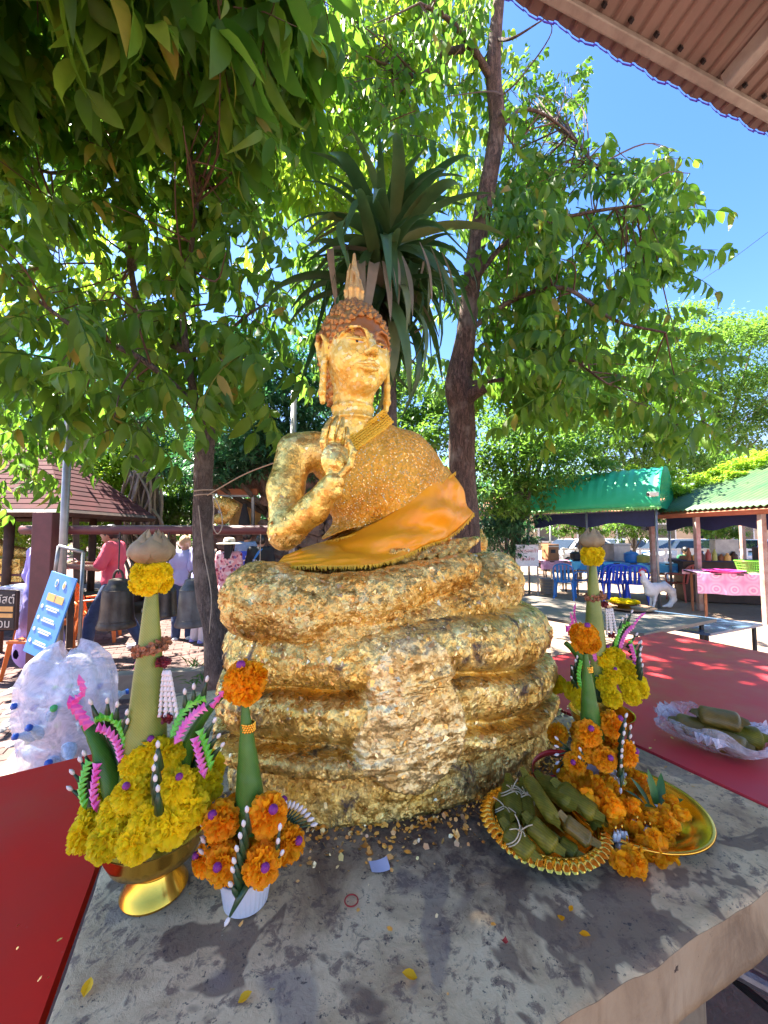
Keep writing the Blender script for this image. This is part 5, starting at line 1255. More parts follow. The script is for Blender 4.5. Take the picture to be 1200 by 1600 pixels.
# shrine on the left
sh_ = thing('small_shrine', 'open shrine with dark red hipped roof on timber posts', 'shrine', (-7.0, 7.6, 0))
ex0, ex1, ey0, ey1, ez, rz = -2.6, 1.72, -1.05, 1.5, 2.02, 3.45
V = np.array([(ex0, ey0, ez), (ex1, ey0, ez), (ex1, ey1, ez), (ex0, ey1, ez), (-1.4, .2, rz), (.25, .2, rz)])
for a, bq, c_, d_ in ((0, 1, 5, 4), (1, 2, 5, 5), (2, 3, 4, 5), (3, 0, 4, 4)):      # roof slopes of overlapping battens
    P0, P1, P2, P3 = V[a], V[bq], V[c_], V[d_]; n = 15
    for i in range(n):
        t0, t1 = i/n, (i+1.08)/n; q = [P0+(P3-P0)*t0, P1+(P2-P1)*t0, P1+(P2-P1)*min(t1, 1), P0+(P3-P0)*min(t1, 1)]
        nn = unit(np.cross(P1-P0, P3-P0)); nn = nn if nn[2] > 0 else -nn; q = [x+nn*(.012 if k < 2 else .004) for k, x in enumerate(q)]
        VV = q+[x-nn*.008 for x in q]; MB().add(VV, [[0, 1, 2, 3], [7, 6, 5, 4], [0, 4, 5, 1], [1, 5, 6, 2], [2, 6, 7, 3], [3, 7, 4, 0]]).build('roof_sheet', M['shrine_roof'], sh_)
for a, bq in ((0, 1), (1, 2), (2, 3), (3, 0)): MB().add(*tube([V[a]-[0, 0, .06], V[bq]-[0, 0, .06]], .07, 4)).build('eave_beam', M['brown_wood'], sh_)
for x, y in ((-1.9, -.6), (.40, -.6), (-1.9, 1.2), (.55, 1.2), (1.3, .9)): MB().add(*tube([(x, y, 0), (x, y, 2.0)], .075, 10)).build('post', M['brown_wood'], sh_, smooth=True)
MB().add(*tube([(1.55, -.6, 2.0), (1.9, -.9, .1)], .06, 4)).build('leaning_strut', M['brown_wood'], sh_)
MB().add(*box(4.6, 2.6, .12, (-.3, .3, .30), .01)).build('platform', M['brown_wood'], sh_)
alt = thing('carved_altar', 'carved gold altar table under the shrine roof', 'altar', (-7.1, 7.35, .36)); 
for z0, w_, h_ in ((0, 1.5, .36), (.36, 1.62, .05), (.41, 1.5, .10), (.51, 1.6, .04), (.55, 1.42, .26)): MB().add(*box(w_, .7, h_, (0, 0, z0+h_/2), .006)).build('tier', M['gold_base' if h_ > .06 else 'dark_red'], alt)
for i in range(14):
    x = -.66+i*.1; MB().add(*lathe([(.001, .02), (.03, .012), (.045, 0)], 8)).build('carved_boss', M['gold_metal_far'] if 'gold_metal_far' in M else M['gold_leaf'], alt).matrix_local = Matrix.Translation((x, -.36, .68+.03*(i % 2)))@Matrix.Rotation(R(90), 4, 'X')
rs = SDF((-.75, -.25, -.05), (.6, .25, .62), .016)
rs.path([(.5, 0, .06), (.1, 0, .1), (-.25, 0, .16)], [.06, .09, .12], .05).path([(-.25, 0, .16), (-.42, 0, .30)], [.12, .10], .05).ell((-.50, -.02, .45), (.085, .085, .105), .02).path([(-.38, -.08, .28), (-.6, -.1, .18), (-.62, -.08, .38)], [.05, .04, .03], .02).cone((-.5, -.02, .54), (-.5, -.02, .60), .03, .01, .02).ell((-.5, -.10, .44), (.018, .022, .025), .01)
V, F = rs.nets(); o = MB().add(V, F).build('reclining_figure', M['gold_leaf'], smooth=True); o.location = (-6.75, 7.3, 1.17); tag(o, 'small gilded reclining figure on the carved altar', 'statue')
# things at the shrine's foot
M['clear_box'] = film('hazy_clear_plastic', (.62, .70, .85), .7, .2)
M['green_plastic'] = simple('green_plastic', (.03, .42, .10), (.02, .34, .08), rough=.4); M['lime_plastic'] = simple('lime_plastic', (.16, .55, .04), rough=.4)
M['orange_plastic'] = simple('orange_plastic', (.72, .17, .02), (.62, .13, .015), rough=.4); M['teal_plastic'] = simple('blue_plastic', (.03, .22, .62), (.02, .17, .5), rough=.38)
M['blue_plastic'] = simple('bright_blue_plastic', (.03, .10, .72), (.02, .08, .6), rough=.36); M['red_plastic'] = simple('faded_red_plastic', (.48, .10, .08), (.4, .08, .06), rough=.45)
q = at(12, 905, 5.2); o = MB().add(*lathe([(.001, 0), (.13, 0), (.16, .20), (.175, .21), (.165, .22), (.15, .2), (.12, .02), (.001, .02)], 28)).build('green_bucket', M['green_plastic'], auto=40); o.location = (q[0]-.12, q[1], .90); tag(o, 'green plastic bucket on the stand left of the clear box', 'bucket')
tb_ = thing('low_stand', 'dark wooden stand holding the bucket and clear box by the shrine', 'stand', (q[0]+.05, q[1], 0)); MB().add(*box(.85, .5, .04, (.05, 0, .60), .004)).build('shelf', M['brown_wood'], tb_)
for x, y in ((-.3, -.2), (.42, -.2), (-.3, .2), (.42, .2)): MB().add(*box(.05, .05, .58, (x, y, .29))).build('leg', M['brown_wood'], tb_)
for o_ in (o,): o_.location[2] = .622
V, F = box(.32, .30, .30, (0, 0, .15), .02); o = MB().add(V, F).build('clear_box', M['clear_box']); c = at(29, 918, 5.1); o.location = (c[0], c[1]+.05, .622); o = thing('storage_box', 'hazy clear plastic donation box standing on the dark stand', 'box', tuple(o.location)); bx_ = bpy.data.objects['clear_box']; bx_.parent = o; bx_.location = (0, 0, 0); bx_.name = 'container'
MB().add(*box(.34, .32, .025, (0, 0, .315), .006)).build('lid', M['clear_box'], o); MB().add(*box(.16, .002, .08, (0, -.152, .22))).build('paper_label', M['white_paint'], o)
# black lettered sign
bs = thing('lettered_board', 'dark board with rounded corner, white Thai letters and yellow band by the stool', 'sign', tuple(at(0, 985, 4.4)), R(-4))
cx = 0; MB().add(*box(.52, .03, .44, (-.06, 0, .22), .03)).build('board', M['brown_wood'], bs); MB().add(*box(.47, .004, .39, (-.06, -.016, .22), .001)).build('black_face', M['black_steel'], bs)
MB().add(*box(.26, .004, .055, (.03, -.020, .235))).build('yellow_band', M['amber'], bs); MB().add(*box(.26, .004, .045, (.03, -.020, .165))).build('yellow_band', M['amber'], bs)
textobj('นมัสต์', .13, M['cream'], bs, FACE((.02, -.020, .335))); textobj('อม', .13, M['cream'], bs, FACE((.06, -.020, .075)))
def stool(loc_, label, m):
    t = thing('plastic_stool', label, 'stool', loc_); MB().add(*box(.28, .28, .03, (0, 0, .43), .01)).build('seat', m, t)
    for sx in (-1, 1):
        for sy in (-1, 1): MB().add(*tube([(sx*.11, sy*.11, .43), (sx*.16, sy*.16, 0)], [.032, .022], 4)).build('leg', m, t)
    return t
c = G(44, 982, 0); stool((-3.95, 4.5, 0), 'orange plastic stool between the lettered board and the person in lavender', M['orange_plastic'])
def chair(loc_, rz, label, m, group=None, src=None):
    if src is not None:
        t = copy_tree(src); t.location = loc_; t.rotation_euler = (0, 0, rz); return tag(t, label, 'chair', group)
    t = thing('plastic_chair', label, 'chair', loc_, rz, group)      # faces -y
    U, W_ = np.meshgrid(np.linspace(-.22, .22, 8), np.linspace(-.22, .22, 8), indexing='ij'); V = np.stack([U*(1+.08*(-W_/.22)), W_, .42+.02*(U/.22)**2-.012*np.cos(W_*7)], -1)
    o = MB().add(V.reshape(-1, 3), gridF(8, 8)).build('seat', m, t, smooth=True); o.modifiers.new('s', 'SOLIDIFY').thickness = .012
    MB().add(*box(.46, .012, .05, (0, -.222, .40))).build('seat_apron', m, t)
    for sx in (-1, 1):
        MB().add(*tube([(sx*.20, -.20, .42), (sx*.235, -.24, 0)], [.034, .022], 4)).build('leg', m, t)
        MB().add(*tube([(sx*.19, .20, .42), (sx*.225, .27, 0)], [.032, .022], 4)).build('leg', m, t)
        MB().add(*tube(smooth_path([(sx*.24, -.22, .41), (sx*.265, -.2, .62), (sx*.27, .0, .655), (sx*.24, .22, .64)], 4), .018, 6)).build('armrest', m, t, smooth=True)
    P = smooth_path([(-.20, .20, .42), (-.225, .25, .62), (-.20, .30, .80), (-.09, .325, .87), (.09, .325, .87), (.20, .30, .80), (.225, .25, .62), (.20, .20, .42)], 4); MB().add(*tube(P, .020, 6)).build('back_frame', m, t, smooth=True)
    for x in (-.12, -.04, .04, .12): V = np.array([(x-.026, .21, .43), (x+.026, .21, .43), (x*1.05+.026, .315, .85), (x*1.05-.026, .315, .85)]); MB().add(*[np.concatenate([V, V+[0, .008, 0]]), [[0, 1, 2, 3], [7, 6, 5, 4], [0, 4, 5, 1], [1, 5, 6, 2], [2, 6, 7, 3], [3, 7, 4, 0]]]).build('back_slat', m, t)
    return t
ch0 = chair((-4.25, 6.0, 0), R(115), 'orange plastic chair beside the leaning timber strut of the shrine', M['orange_plastic'])
ch2 = chair((-4.55, 5.4, 0), R(70), 'orange plastic chair partly hidden behind the square post', M['orange_plastic'], src=ch0)

# ---- people
M['skin'] = simple('tan_skin', (.46, .24, .15), (.40, .20, .12), rough=.5); M['hair_dark'] = simple('black_hair', (.015, .012, .011), rough=.4, scale=60, bmp=.4); M['hair_fair'] = simple('dyed_brown_hair', (.42, .22, .10), (.5, .34, .2), rough=.45, scale=60, bmp=.5)
M['denim'] = simple('blue_denim', (.045, .075, .16), (.02, .035, .085), rough=.8, scale=9, bmp=.3, bscale=200); M['pink_shirt'] = simple('coral_pink_shirt', (.78, .10, .15), (.66, .07, .13), rough=.65, scale=5, bmp=.3, bscale=60)
M['lilac'] = simple('pale_lilac_shirt', (.48, .47, .76), (.40, .39, .68), rough=.75, scale=6, bmp=.3, bscale=60); M['lavender'] = simple('lavender_dress', (.40, .34, .74), (.34, .28, .66), rough=.75, scale=6, bmp=.3, bscale=50)
def floral():
    m, nt, b = new_mat('pink_floral_cotton'); v = nt.nodes.new('ShaderNodeTexVoronoi'); v.inputs['Scale'].default_value = 26; nt.links.new(objco(nt), v.inputs['Vector']); sp = nt.nodes.new('ShaderNodeSeparateColor'); nt.links.new(v.outputs['Color'], sp.inputs[0])
    c = ramp(nt, sp.outputs[0], [(0, (.75, .34, .36)), (.4, (.8, .5, .5)), (.55, (.35, .05, .10)), (.68, (.82, .62, .6)), (.85, (.22, .16, .34)), (.9, (.78, .40, .42))], 'CONSTANT').outputs[0]; nt.links.new(c, b.inputs['Base Color']); b.inputs['Roughness'].default_value = .8; return m
M['floral'] = floral(); M['black_cloth'] = simple('black_cotton', (.015, .015, .018), rough=.8); M['white_cloth'] = simple('white_cotton', (.70, .67, .70), (.6, .57, .6), rough=.8, bmp=.3, bscale=40); M['grey_blue'] = simple('grey_blue_cotton', (.22, .30, .48), rough=.8); M['straw'] = simple('cream_straw', (.75, .66, .52), (.62, .52, .38), rough=.7, scale=50, bmp=.5, bscale=200); M['green_shirt'] = simple('dark_green_polo', (.02, .16, .06), rough=.8)
def person(label, loc_, yaw, H, shirt, pants, hair, pose=None, dress=False, sleeve=.55, hairlen=0, shoes=None, skirt=False, group=None):
    t = thing('person', label, 'person', loc_, yaw, group); k = H/1.7
    J = dict(hipL=(.09, 0, .90), kneeL=(.095, -.02, .48), ankL=(.10, .02, .08), hipR=(-.09, 0, .90), kneeR=(-.095, -.02, .48), ankR=(-.10, .02, .08), pel=(0, 0, .95), wai=(0, 0, 1.10), che=(0, 0, 1.30), nek=(0, .01, 1.46), head=(0, -.01, 1.59),
             shL=(.17, 0, 1.41), elL=(.23, .02, 1.13), haL=(.24, -.06, .88), shR=(-.17, 0, 1.41), elR=(-.23, .02, 1.13), haR=(-.24, -.06, .88))
    J.update(pose or {}); J = {a: np.array(b)*k for a, b in J.items()}; v = np.array(list(J.values())); lo, hi = v.min(0)-.2, v.max(0)+.2; lo[2] = -.02
    s = SDF(lo, hi, .0125)
    def arms(s, g, part=1.0, kk=.03):
        for c_ in 'LR':
            a, e, h_ = J['sh'+c_], J['el'+c_], J['ha'+c_]
            if part >= 1: s.path([a, e, h_], [.052*k+g, .042*k+g, .028*k+g], kk)
            else: s.path([a, a+(e-a)*min(1, part*1.6)], [.056*k+g, .052*k+g], kk)
    s.ell(J['pel'], (.155*k, .105*k, .12*k), .05).ell(J['wai'], (.13*k, .095*k, .14*k), .05).ell(J['che'], (.165*k, .11*k, .17*k), .05); s.cone(J['shL'], J['shR'], .062*k, k=.04).cone(J['che'], J['nek'], .06*k, .052*k, .04).cone(J['nek'], J['head'], .05*k, k=.02)
    s.ell(J['head'], (.075*k, .092*k, .112*k), .02).ell(J['head']+[0, -.02*k, -.06*k], (.05*k, .06*k, .055*k), .03).ell(J['head']+[0, -.098*k, -.01*k], (.012, .018, .022), .012); [s.ell(J['head']+[sx*.076*k, .0, -.01], (.010, .02, .03), .008) for sx in (-1, 1)]
    arms(s, 0)
    for c_ in 'LR':
        e, h_ = J['el'+c_], J['ha'+c_]; d = unit(h_-e); sd_ = unit(np.cross(d, [0, 1, .2])); s.ell(h_+d*.04*k, (.032*k, .032*k, .036*k), .015)
        for q in range(4): s.cone(h_+d*.06*k+sd_*(q-1.5)*.018*k, h_+d*(.13-.01*abs(q-1.4))*k+sd_*(q-1.5)*.021*k+[0, -.008, 0], .0105*k, .008*k, .003)
        s.cone(h_+d*.02*k-sd_*.03*k, h_+d*.075*k-sd_*.055*k, .012*k, .009*k, .004)
        s.path([J['hip'+c_], J['knee'+c_], J['ank'+c_]], [.085*k, .056*k, .038*k], .03); a = J['ank'+c_]; s.cone(a+[0, .03, -.045*k], a+[0, -.14*k, -.05*k], .036*k, .03*k, .02)
    V, F = s.nets(); MB().add(V, F).build('body', M['skin'], t, smooth=True)
    g = SDF(lo, hi, .0125); gi = .014
    g.ell(J['wai']-[0, 0, .02], (.15*k+gi, .11*k+gi, .15*k), .05).ell(J['che'], (.165*k+gi, .115*k+gi, .17*k), .05).cone(J['shL'], J['shR'], .066*k+gi*.6, k=.04).ell(J['pel']+[0, 0, .02], (.16*k+gi, .12*k+gi, .11*k), .04)
    if dress: g.cone(J['wai'], (J['kneeL']+J['kneeR'])/2+[0, 0, .06], .15*k, .24*k, .06)
    arms(g, .016, sleeve); g.cone(J['che'], J['nek']-[0, 0, .03], .07*k, .06*k, .03)
    V, F = g.nets(); N = vnormals(V, F); V = V+N*(.010*fbm(V*[8, 8, 4], 3, 101, True))[:, None]; MB().add(V, F).build('dress' if dress else 'shirt', shirt, t, smooth=True)
    if pants is not None:
        g = SDF(lo, hi, .0125); g.ell(J['pel'], (.16*k, .115*k, .11*k), .04)
        if skirt: g.cone(J['pel'], (J['ankL']+J['ankR'])/2+[0, 0, .10], .15*k, .20*k, .05)
        else: [g.path([J['hip'+c_], J['knee'+c_], J['ank'+c_]], [.098*k, .074*k, .066*k], .02) for c_ in 'LR']
        V, F = g.nets(); N = vnormals(V, F); V = V+N*(.008*fbm(V*[9, 9, 5], 3, 103, True))[:, None]; MB().add(V, F).build('skirt' if skirt else 'trousers', pants, t, smooth=True)
    if hair is not None:
        g = SDF(lo, hi+.05, .0125); g.ell(J['head']+[0, .015, .025], (.088*k, .100*k, .110*k), .02).ell(J['head']+[0, -.11, -.05], (.07*k, .09*k, .11*k), .02, op='s')
        if hairlen: g.path([J['head']+[0, .05, -.02], J['head']+[0, .075, -.15], J['head']+[0, .09, -.15-hairlen]], [.075*k, .06*k, .03*k], .03)
        V, F = g.nets(); V = V+vnormals(V, F)*(.006*fbm(V*[40, 40, 9], 2, 105, True))[:, None]; MB().add(V, F).build('hair', hair, t, smooth=True)
    for c_ in 'LR':
        a = J['ank'+c_]; q = SDF(a-.2, a+.2, .0125); q.cone(a+[0, .04, -.04*k], a+[0, -.15*k, -.048*k], .045*k, .038*k, .02); V, F = q.nets(); MB().add(V, F).build('shoe', shoes or M['white_paint'], t, smooth=True)
    return t, J
pk, J = person('man in coral pink shirt and jeans striding past the bells holding orchids', (-3.62, 5.35, 0), R(-72), 1.72, M['pink_shirt'], M['denim'], M['hair_dark'],
       dict(kneeL=(.095, -.20, .50), ankL=(.10, -.26, .08), kneeR=(-.095, .14, .50), ankR=(-.10, .34, .12), elL=(.24, -.10, 1.16), haL=(.18, -.42, 1.18), elR=(-.24, -.08, 1.16), haR=(-.10, -.40, 1.20), head=(0, -.06, 1.58)))
orc2 = thing('orchid_bunch', 'pink and white orchid bunch with leaves held by the man in pink', 'flowers', (-3.62-.55, 5.35-.10, 1.22))
M['pinkflower'] = petal_mat2 = leafmat('pink_orchid_petals', [(0, (.75, .25, .55)), (.5, (.85, .6, .75)), (1, (.9, .85, .88))], .3, .5, (.9, .5, .7))
b = MB()
for k in range(26): V, F = leaflet(.05, .04, .2, -.3, 3); b.add(rot(rot(V, 'y', rng.uniform(-1, 1)), 'z', rng.random()*6)+rng.normal(0, .05, 3), F)
b.build('petals', M['pinkflower'], orc2, smooth=True)
for k in range(5): V, F = leaflet(.30, .045, .2, .3, 6); MB().add(rot(rot(V, 'y', -.2+.12*k), 'z', k*1.1+1.8), F).build('leaf', M['leaf_mid'], orc2, smooth=True)
person('woman with dyed brown hair in pale lilac shirt and jeans by the grey bell', (-3.05, 6.1, 0), R(200), 1.56, M['lilac'], M['denim'], M['hair_fair'], dict(elR=(-.26, -.05, 1.16), haR=(-.30, -.34, 1.28)), sleeve=.7)
person('person in white trousers half hidden behind the slender tree', (-2.72, 5.95, 0), R(150), 1.60, M['lilac'], M['white_cloth'], M['hair_dark'], shoes=M['lavender'])
ht, J = person('woman in pink floral dress wearing a cream sun hat with dark ribbon', (-2.72, 7.0, 0), R(185), 1.49, M['floral'], M['denim'], M['hair_dark'], dress=True, sleeve=1.0, hairlen=.25)
hh = J['head']; MB().add(*[ (lathe([(.215, .0), (.20, .008), (.10, .022), (.098, .07), (.075, .105), (.001, .112)], 32)[0]+hh+[0, .01, .045]), lathe([(.215, .0), (.20, .008), (.10, .022), (.098, .07), (.075, .105), (.001, .112)], 32)[1]]).build('sun_hat', M['straw'], ht, smooth=True)
MB().add(*box(.10, .02, .30, hh+[0, .13, -.06], .008)).build('hat_ribbon', M['black_cloth'], ht)
mn, J = person('man in black T-shirt printed blue and white, seen from behind', (-2.20, 7.1, 0), R(178), 1.58, M['black_cloth'], M['black_cloth'], M['hair_dark'])
b = MB(); U, W_ = np.meshgrid(np.linspace(0, 1, 12), np.linspace(-.5, .5, 4), indexing='ij'); 
V = np.stack([-.09+.20*U+.05*W_*0, .145+0*U, 1.38-.26*U**1.4+.07*W_*np.sin(PI*np.clip(U, .1, 1))], -1)*1.66/1.7; b.add(V.reshape(-1, 3), gridF(12, 4)).build('printed_swoosh', M['teal_plastic'], mn); textobj('TH', .10, M['white_paint'], mn, Matrix.Translation((.02, .150, 1.12))@Matrix.Rotation(PI, 4, 'Z')@Matrix.Rotation(R(90), 4, 'X'), 'printed_letters')
person('person in grey-blue shirt further back between hat and black T-shirt', (-2.75, 8.0, 0), R(170), 1.66, M['grey_blue'], M['black_cloth'], M['hair_dark'])
person('person in long lavender dress standing close behind the square post', (-4.05, 4.75, 0), R(160), 1.66, M['lavender'], None, M['hair_dark'], dict(kneeL=(.06, 0, .2), kneeR=(-.06, 0, .2)), dress=True, sleeve=1.0)
person('visitor in white shirt bending among the plants beyond the rail', (-4.9, 8.3, 0), R(120), 1.6, M['white_cloth'], M['denim'], M['hair_dark'])
person('visitor in dark blue shirt walking beyond the rail', (-3.9, 8.6, 0), R(80), 1.66, M['grey_blue'], M['denim'], M['hair_dark'])

# ---- grotto with the framed golden figure
M['rock'] = simple('brown_grotto_stone', (.24, .155, .125), (.13, .085, .07), rough=.9, scale=4, bmp=.7, bscale=18, bdist=.03)
gw = thing('stone_grotto', 'brown rock grotto wall with a framed niche, behind the visitors', 'grotto', (-2.6, 9.0, 0))
def rockblock(sd):
    r = np.random.default_rng(sd); bm = bmesh.new(); bmesh.ops.create_cube(bm, size=1); bmesh.ops.subdivide_edges(bm, edges=list(bm.edges), cuts=2, use_grid_fill=True)
    V = np.array([v.co[:] for v in bm.verts]); F = [[v.index for v in f.verts] for f in bm.faces]; bm.free(); V = V*(1-.10*(np.abs(V).sum(1) > 1.2))[:, None]+.08*r.normal(0, 1, V.shape); me = MB().add(V, F).mesh('rock_block', False); me.materials.append(M['rock']); return me
rbm = [rockblock(500+k) for k in range(6)]
niche = at(368, 798, 8.6)-np.array(gw.location)
for i in range(12):
    for j in range(12):
        x = -1.25+i*.36+(.18 if j % 2 else 0); z = .16+j*.32
        if abs(x-niche[0]) < .55 and abs(z-niche[2]) < .40: continue
        if abs(x-niche[0]) < .45 and z < 1.25 : continue
        inst(rbm[(i*7+j) % 6], 'rock_block', gw, Matrix.Translation((x, rng.normal(0, .05), z))@Matrix.Diagonal((.37*rng.uniform(.92, 1.1), .5, .33*rng.uniform(.92, 1.1), 1)))
MB().add(*box(1.2, .5, 1.3, (niche[0], .35, .65))).build('recess_shade_block', M['brown_wood'], gw)  # dark solid block standing in for shade inside the opening
kk = 8.6/FPX; MB().add(*box(62*kk, .14, 10*kk, (niche[0]+.02, -.32, niche[2]+30*kk), .01)).build('wooden_nameboard', M['fascia'], gw)
for x, w_, z, h_ in ((-26, 4, 0, 48), (26, 4, 0, 48), (0, 56, 24, 4), (0, 56, -24, 4)): MB().add(*box(w_*kk, .08, h_*kk, (niche[0]+x*kk, -.34, niche[2]+z*kk), .004)).build('niche_frame', M['pole'], gw)
MB().add(*box(52*kk, .02, 46*kk, (niche[0], .20, niche[2]))).build('niche_back_painted_light', M['amber'], gw)  # amber colour stands in for the lit interior
MB().add(*box(100*kk, .26, 12*kk, (niche[0]+.15, -.38, niche[2]-33*kk), .01)).build('stone_ledge', M['brown_wood'], gw)
fg = SDF((-.45, -.2, -.35), (.35, .2, .35), .014); fg.ell((-.15, 0, .12), (.30, .14, .17), .05, ry=.3).path([(.05, -.03, .1), (-.02, -.06, -.1), (-.15, -.06, -.22)], [.07, .06, .05], .04).ell((-.25, 0, -.18), (.2, .14, .12), .05)
V, F = fg.nets(); o = MB().add(V, F).build('golden_figure', M['gold_leaf'], smooth=True); o.location = niche+np.array(gw.location)+[-.02, -.08, 0]; tag(o, 'golden robed figure inside the framed niche', 'statue')
fg = SDF((-.2, -.2, -.3), (.2, .2, .3), .012); fg.ell((0, 0, .14), (.05, .05, .07), .03).path([(0, 0, .05), (0, 0, -.2)], [.07, .12], .05); V, F = fg.nets(); o = MB().add(V, F).build('dark_figure', M['black_cloth'], smooth=True); o.location = niche+np.array(gw.location)+[.24, -.12, -.06]; tag(o, 'small dark seated figure beside the golden one in the niche', 'statue')
o = thing('blue_banner', 'bright blue banner with white Thai letters behind the hat wearer', 'banner', tuple(at(386, 905, 7.5))); MB().add(*box(.42, .01, .55, (0, 0, .25))).build('cloth', M['blue_plastic'], o); textobj('ทำ', .34, M['white_paint'], o, FACE((.02, -.008, .28)))
# tree of hanging roots
br_ = thing('rooted_fig_tree', 'fig tree with a curtain of pale twisted aerial roots', 'tree', (*gp(225, 10.0), 0)); M['root'] = simple('pale_grey_roots', (.36, .29, .23), (.22, .17, .13), rough=.9, scale=6, bmp=.5)
limb([(0, 0, 0), (.05, .1, 1.6), (0, 0, 3.2), (-.2, 0, 4.6)], [.34, .28, .24, .2], 'trunk', br_, M['bark2'], 16, amp=.2)
for k in range(34):
    a = rng.uniform(0, 2*PI); r0 = rng.uniform(.22, .5); P = [(r0*math.cos(a)+rng.normal(0, .03), r0*.7*math.sin(a)-.1, z) for z in np.linspace(3.2, 0, 6)]; tw_ = rng.uniform(-.5, .5); P = [(p[0]*(.75+.25*i/5)+rng.normal(0, .09)+.16*math.sin(i*1.3+tw_*9), p[1]+rng.normal(0, .05), p[2]) for i, p in enumerate(P)]; MB().add(*tube(smooth_path(P, 4), rng.uniform(.014, .042), 5)).build('aerial_root', M['root'], br_, smooth=True)
small_leaf_cloud([((-.2, 0, 4.8), 1.6), ((.9, .2, 4.6), 1.3), ((-1.2, .2, 4.4), 1.3)], 5000, .14, M['leaf_blue'], br_, 31)

# ---- green barrel awning and the stalls on the right
M['green_metal'] = simple('bright_green_sheet', (.02, .42, .19), (.04, .50, .25), rough=.45, scale=1.6, stops=(.4, .7)); M['green_trim'] = simple('light_green_edge', (.20, .52, .14), rough=.5); M['navy'] = simple('navy_tarpaulin', (.012, .02, .09), rough=.6)
M['faded_green'] = simple('faded_green_roofing', (.035, .10, .035), (.08, .13, .045), rough=.6, scale=2.2, stops=(.35, .7)); M['old_steel'] = simple('reddish_primed_post', (.30, .14, .11), (.4, .3, .26), rough=.6, scale=6)
Ra, La = np.array([6.0, 8.6]), np.array([3.95, 10.6]); ax = unit(La-Ra); pp_ = np.array([ax[1], -ax[0]]); pp_ = pp_ if pp_[1] > 0 else -pp_
LEN = np.linalg.norm(La-Ra)+.2; aw = thing('barrel_awning', 'bright green barrel-vaulted metal awning over the drink stall', 'awning', (Ra[0], Ra[1], 0))
th = np.linspace(0, PI*.86, 22); prof = np.stack([.86-.86*np.cos(th), 2.20+.98*np.sin(th)], 1)
n = 60; s = np.linspace(0, LEN, n); zz = .012*np.sign(np.sin(np.arange(n)*PI/2+.1))
V = np.array([[(*(ax*a+pp_*(b[0])), b[1]+zz[i]) for b in prof] for i, a in enumerate(s)]); MB().add(V.reshape(-1, 3), gridF(n, 22)).build('curved_sheet', M['green_metal'], aw, auto=30).modifiers.new('s', 'SOLIDIFY').thickness = .01
b = MB(); m_ = 26; xs_ = np.linspace(.02, 1.66, m_)
for i in range(m_-1):
    h0 = 2.2+.98*math.sqrt(max(0, 1-((xs_[i]-.86)/.86)**2)); h1 = 2.2+.98*math.sqrt(max(0, 1-((xs_[i+1]-.86)/.86)**2)); off = -ax*(.012 if i % 2 else 0); p, q_ = pp_*xs_[i]+off, pp_*xs_[i+1]+off
    b.add([(*p, 2.18), (*q_, 2.18), (*q_, h1), (*p, h0)], [[0, 1, 2, 3]])
b.build('ribbed_end_panel', M['green_metal'], aw)
MB().add(*tube([(*(ax*-.02), 2.19), (*(ax*LEN), 2.19)], .035, 4)).build('front_edge', M['green_trim'], aw)
b = MB()
for i in range(46): p = ax*(i*LEN/46); q_ = ax*((i+1)*LEN/46); mdl = (p+q_)/2; b.add([(*(p-pp_*.03), 2.20), (*(q_-pp_*.03), 2.20), (*(mdl-pp_*.035), 2.12)], [[0, 1, 2]])
b.build('scalloped_trim', M['green_trim'], aw)
V = np.array([[(*(ax*a+pp_*.25), 2.12-.30*b_-.05*math.sin(a*5)*b_) for b_ in np.linspace(0, 1, 4)] for a in np.linspace(.1, LEN*.95, 30)]); MB().add(V.reshape(-1, 3), gridF(30, 4)).build('navy_valance', M['navy'], aw)
V = np.array([[(*(ax*a+pp_*(.2+1.3*b_)), 2.15-.1*math.sin(b_*3)) for b_ in np.linspace(0, 1, 6)] for a in np.linspace(.1, LEN*.95, 16)]); MB().add(V.reshape(-1, 3), gridF(16, 6)).build('navy_lining', M['navy'], aw)
for a, b_ in ((.1, .1), (LEN*.5, .1), (LEN-.05, .1), (.1, 1.6), (LEN-.05, 1.6)): q_ = ax*a+pp_*b_; MB().add(*tube([(*q_, 0), (*q_, 2.2)], .028, 8)).build('post', M['pole'], aw, smooth=True)
cc = thing('security_camera', 'beige security camera fixed to the corner of the green awning', 'camera', tuple(at(1020, 772, 8.35))); MB().add(*box(.20, .09, .09, (0, 0, 0), .015)).build('housing', M['cream'], cc); MB().add(*lathe([(.001, 0), (.035, 0), (.038, .02), (.03, .03), (.001, .03)], 16)).build('lens', M['black_steel'], cc).matrix_local = Matrix.Translation((-.09, 0, 0))@Matrix.Rotation(R(-90), 4, 'Y'); MB().add(*box(.04, .12, .04, (.05, .09, -.03))).build('bracket', M['white_paint'], cc)

stl = thing('roofed_stall', 'stall under a faded green corrugated roof with brown fascia board', 'stall', (6.4, 9.7, 0)); E0, E1 = np.array([0, 0, 2.15]), np.array([.55, -3.6, 2.15]); K0, K1 = np.array([3.2, .8, 3.55]), np.array([3.9, -3.2, 3.55])
n = 128; V = []
for i in range(n):
    f = i/(n-1); e, k_ = E0+(E1-E0)*f, K0+(K1-K0)*f; V.append([e+(k_-e)*w_+[0, 0, .022*math.sin(i*PI/2.0)] for w_ in np.linspace(-.03, 1, 8)])
MB().add(np.array(V).reshape(-1, 3), gridF(n, 8)).build('corrugated_roof', M['faded_green'], stl, smooth=True).modifiers.new('s', 'SOLIDIFY').thickness = .008
MB().add(*tube([E0-[0, 0, .10], E1-[0, 0, .10]], .085, 4)).build('fascia_board', M['fascia'], stl); MB().add(*tube([K0-[0, 0, .1], K1-[0, 0, .1]], .06, 4)).build('ridge_beam', M['fascia'], stl)
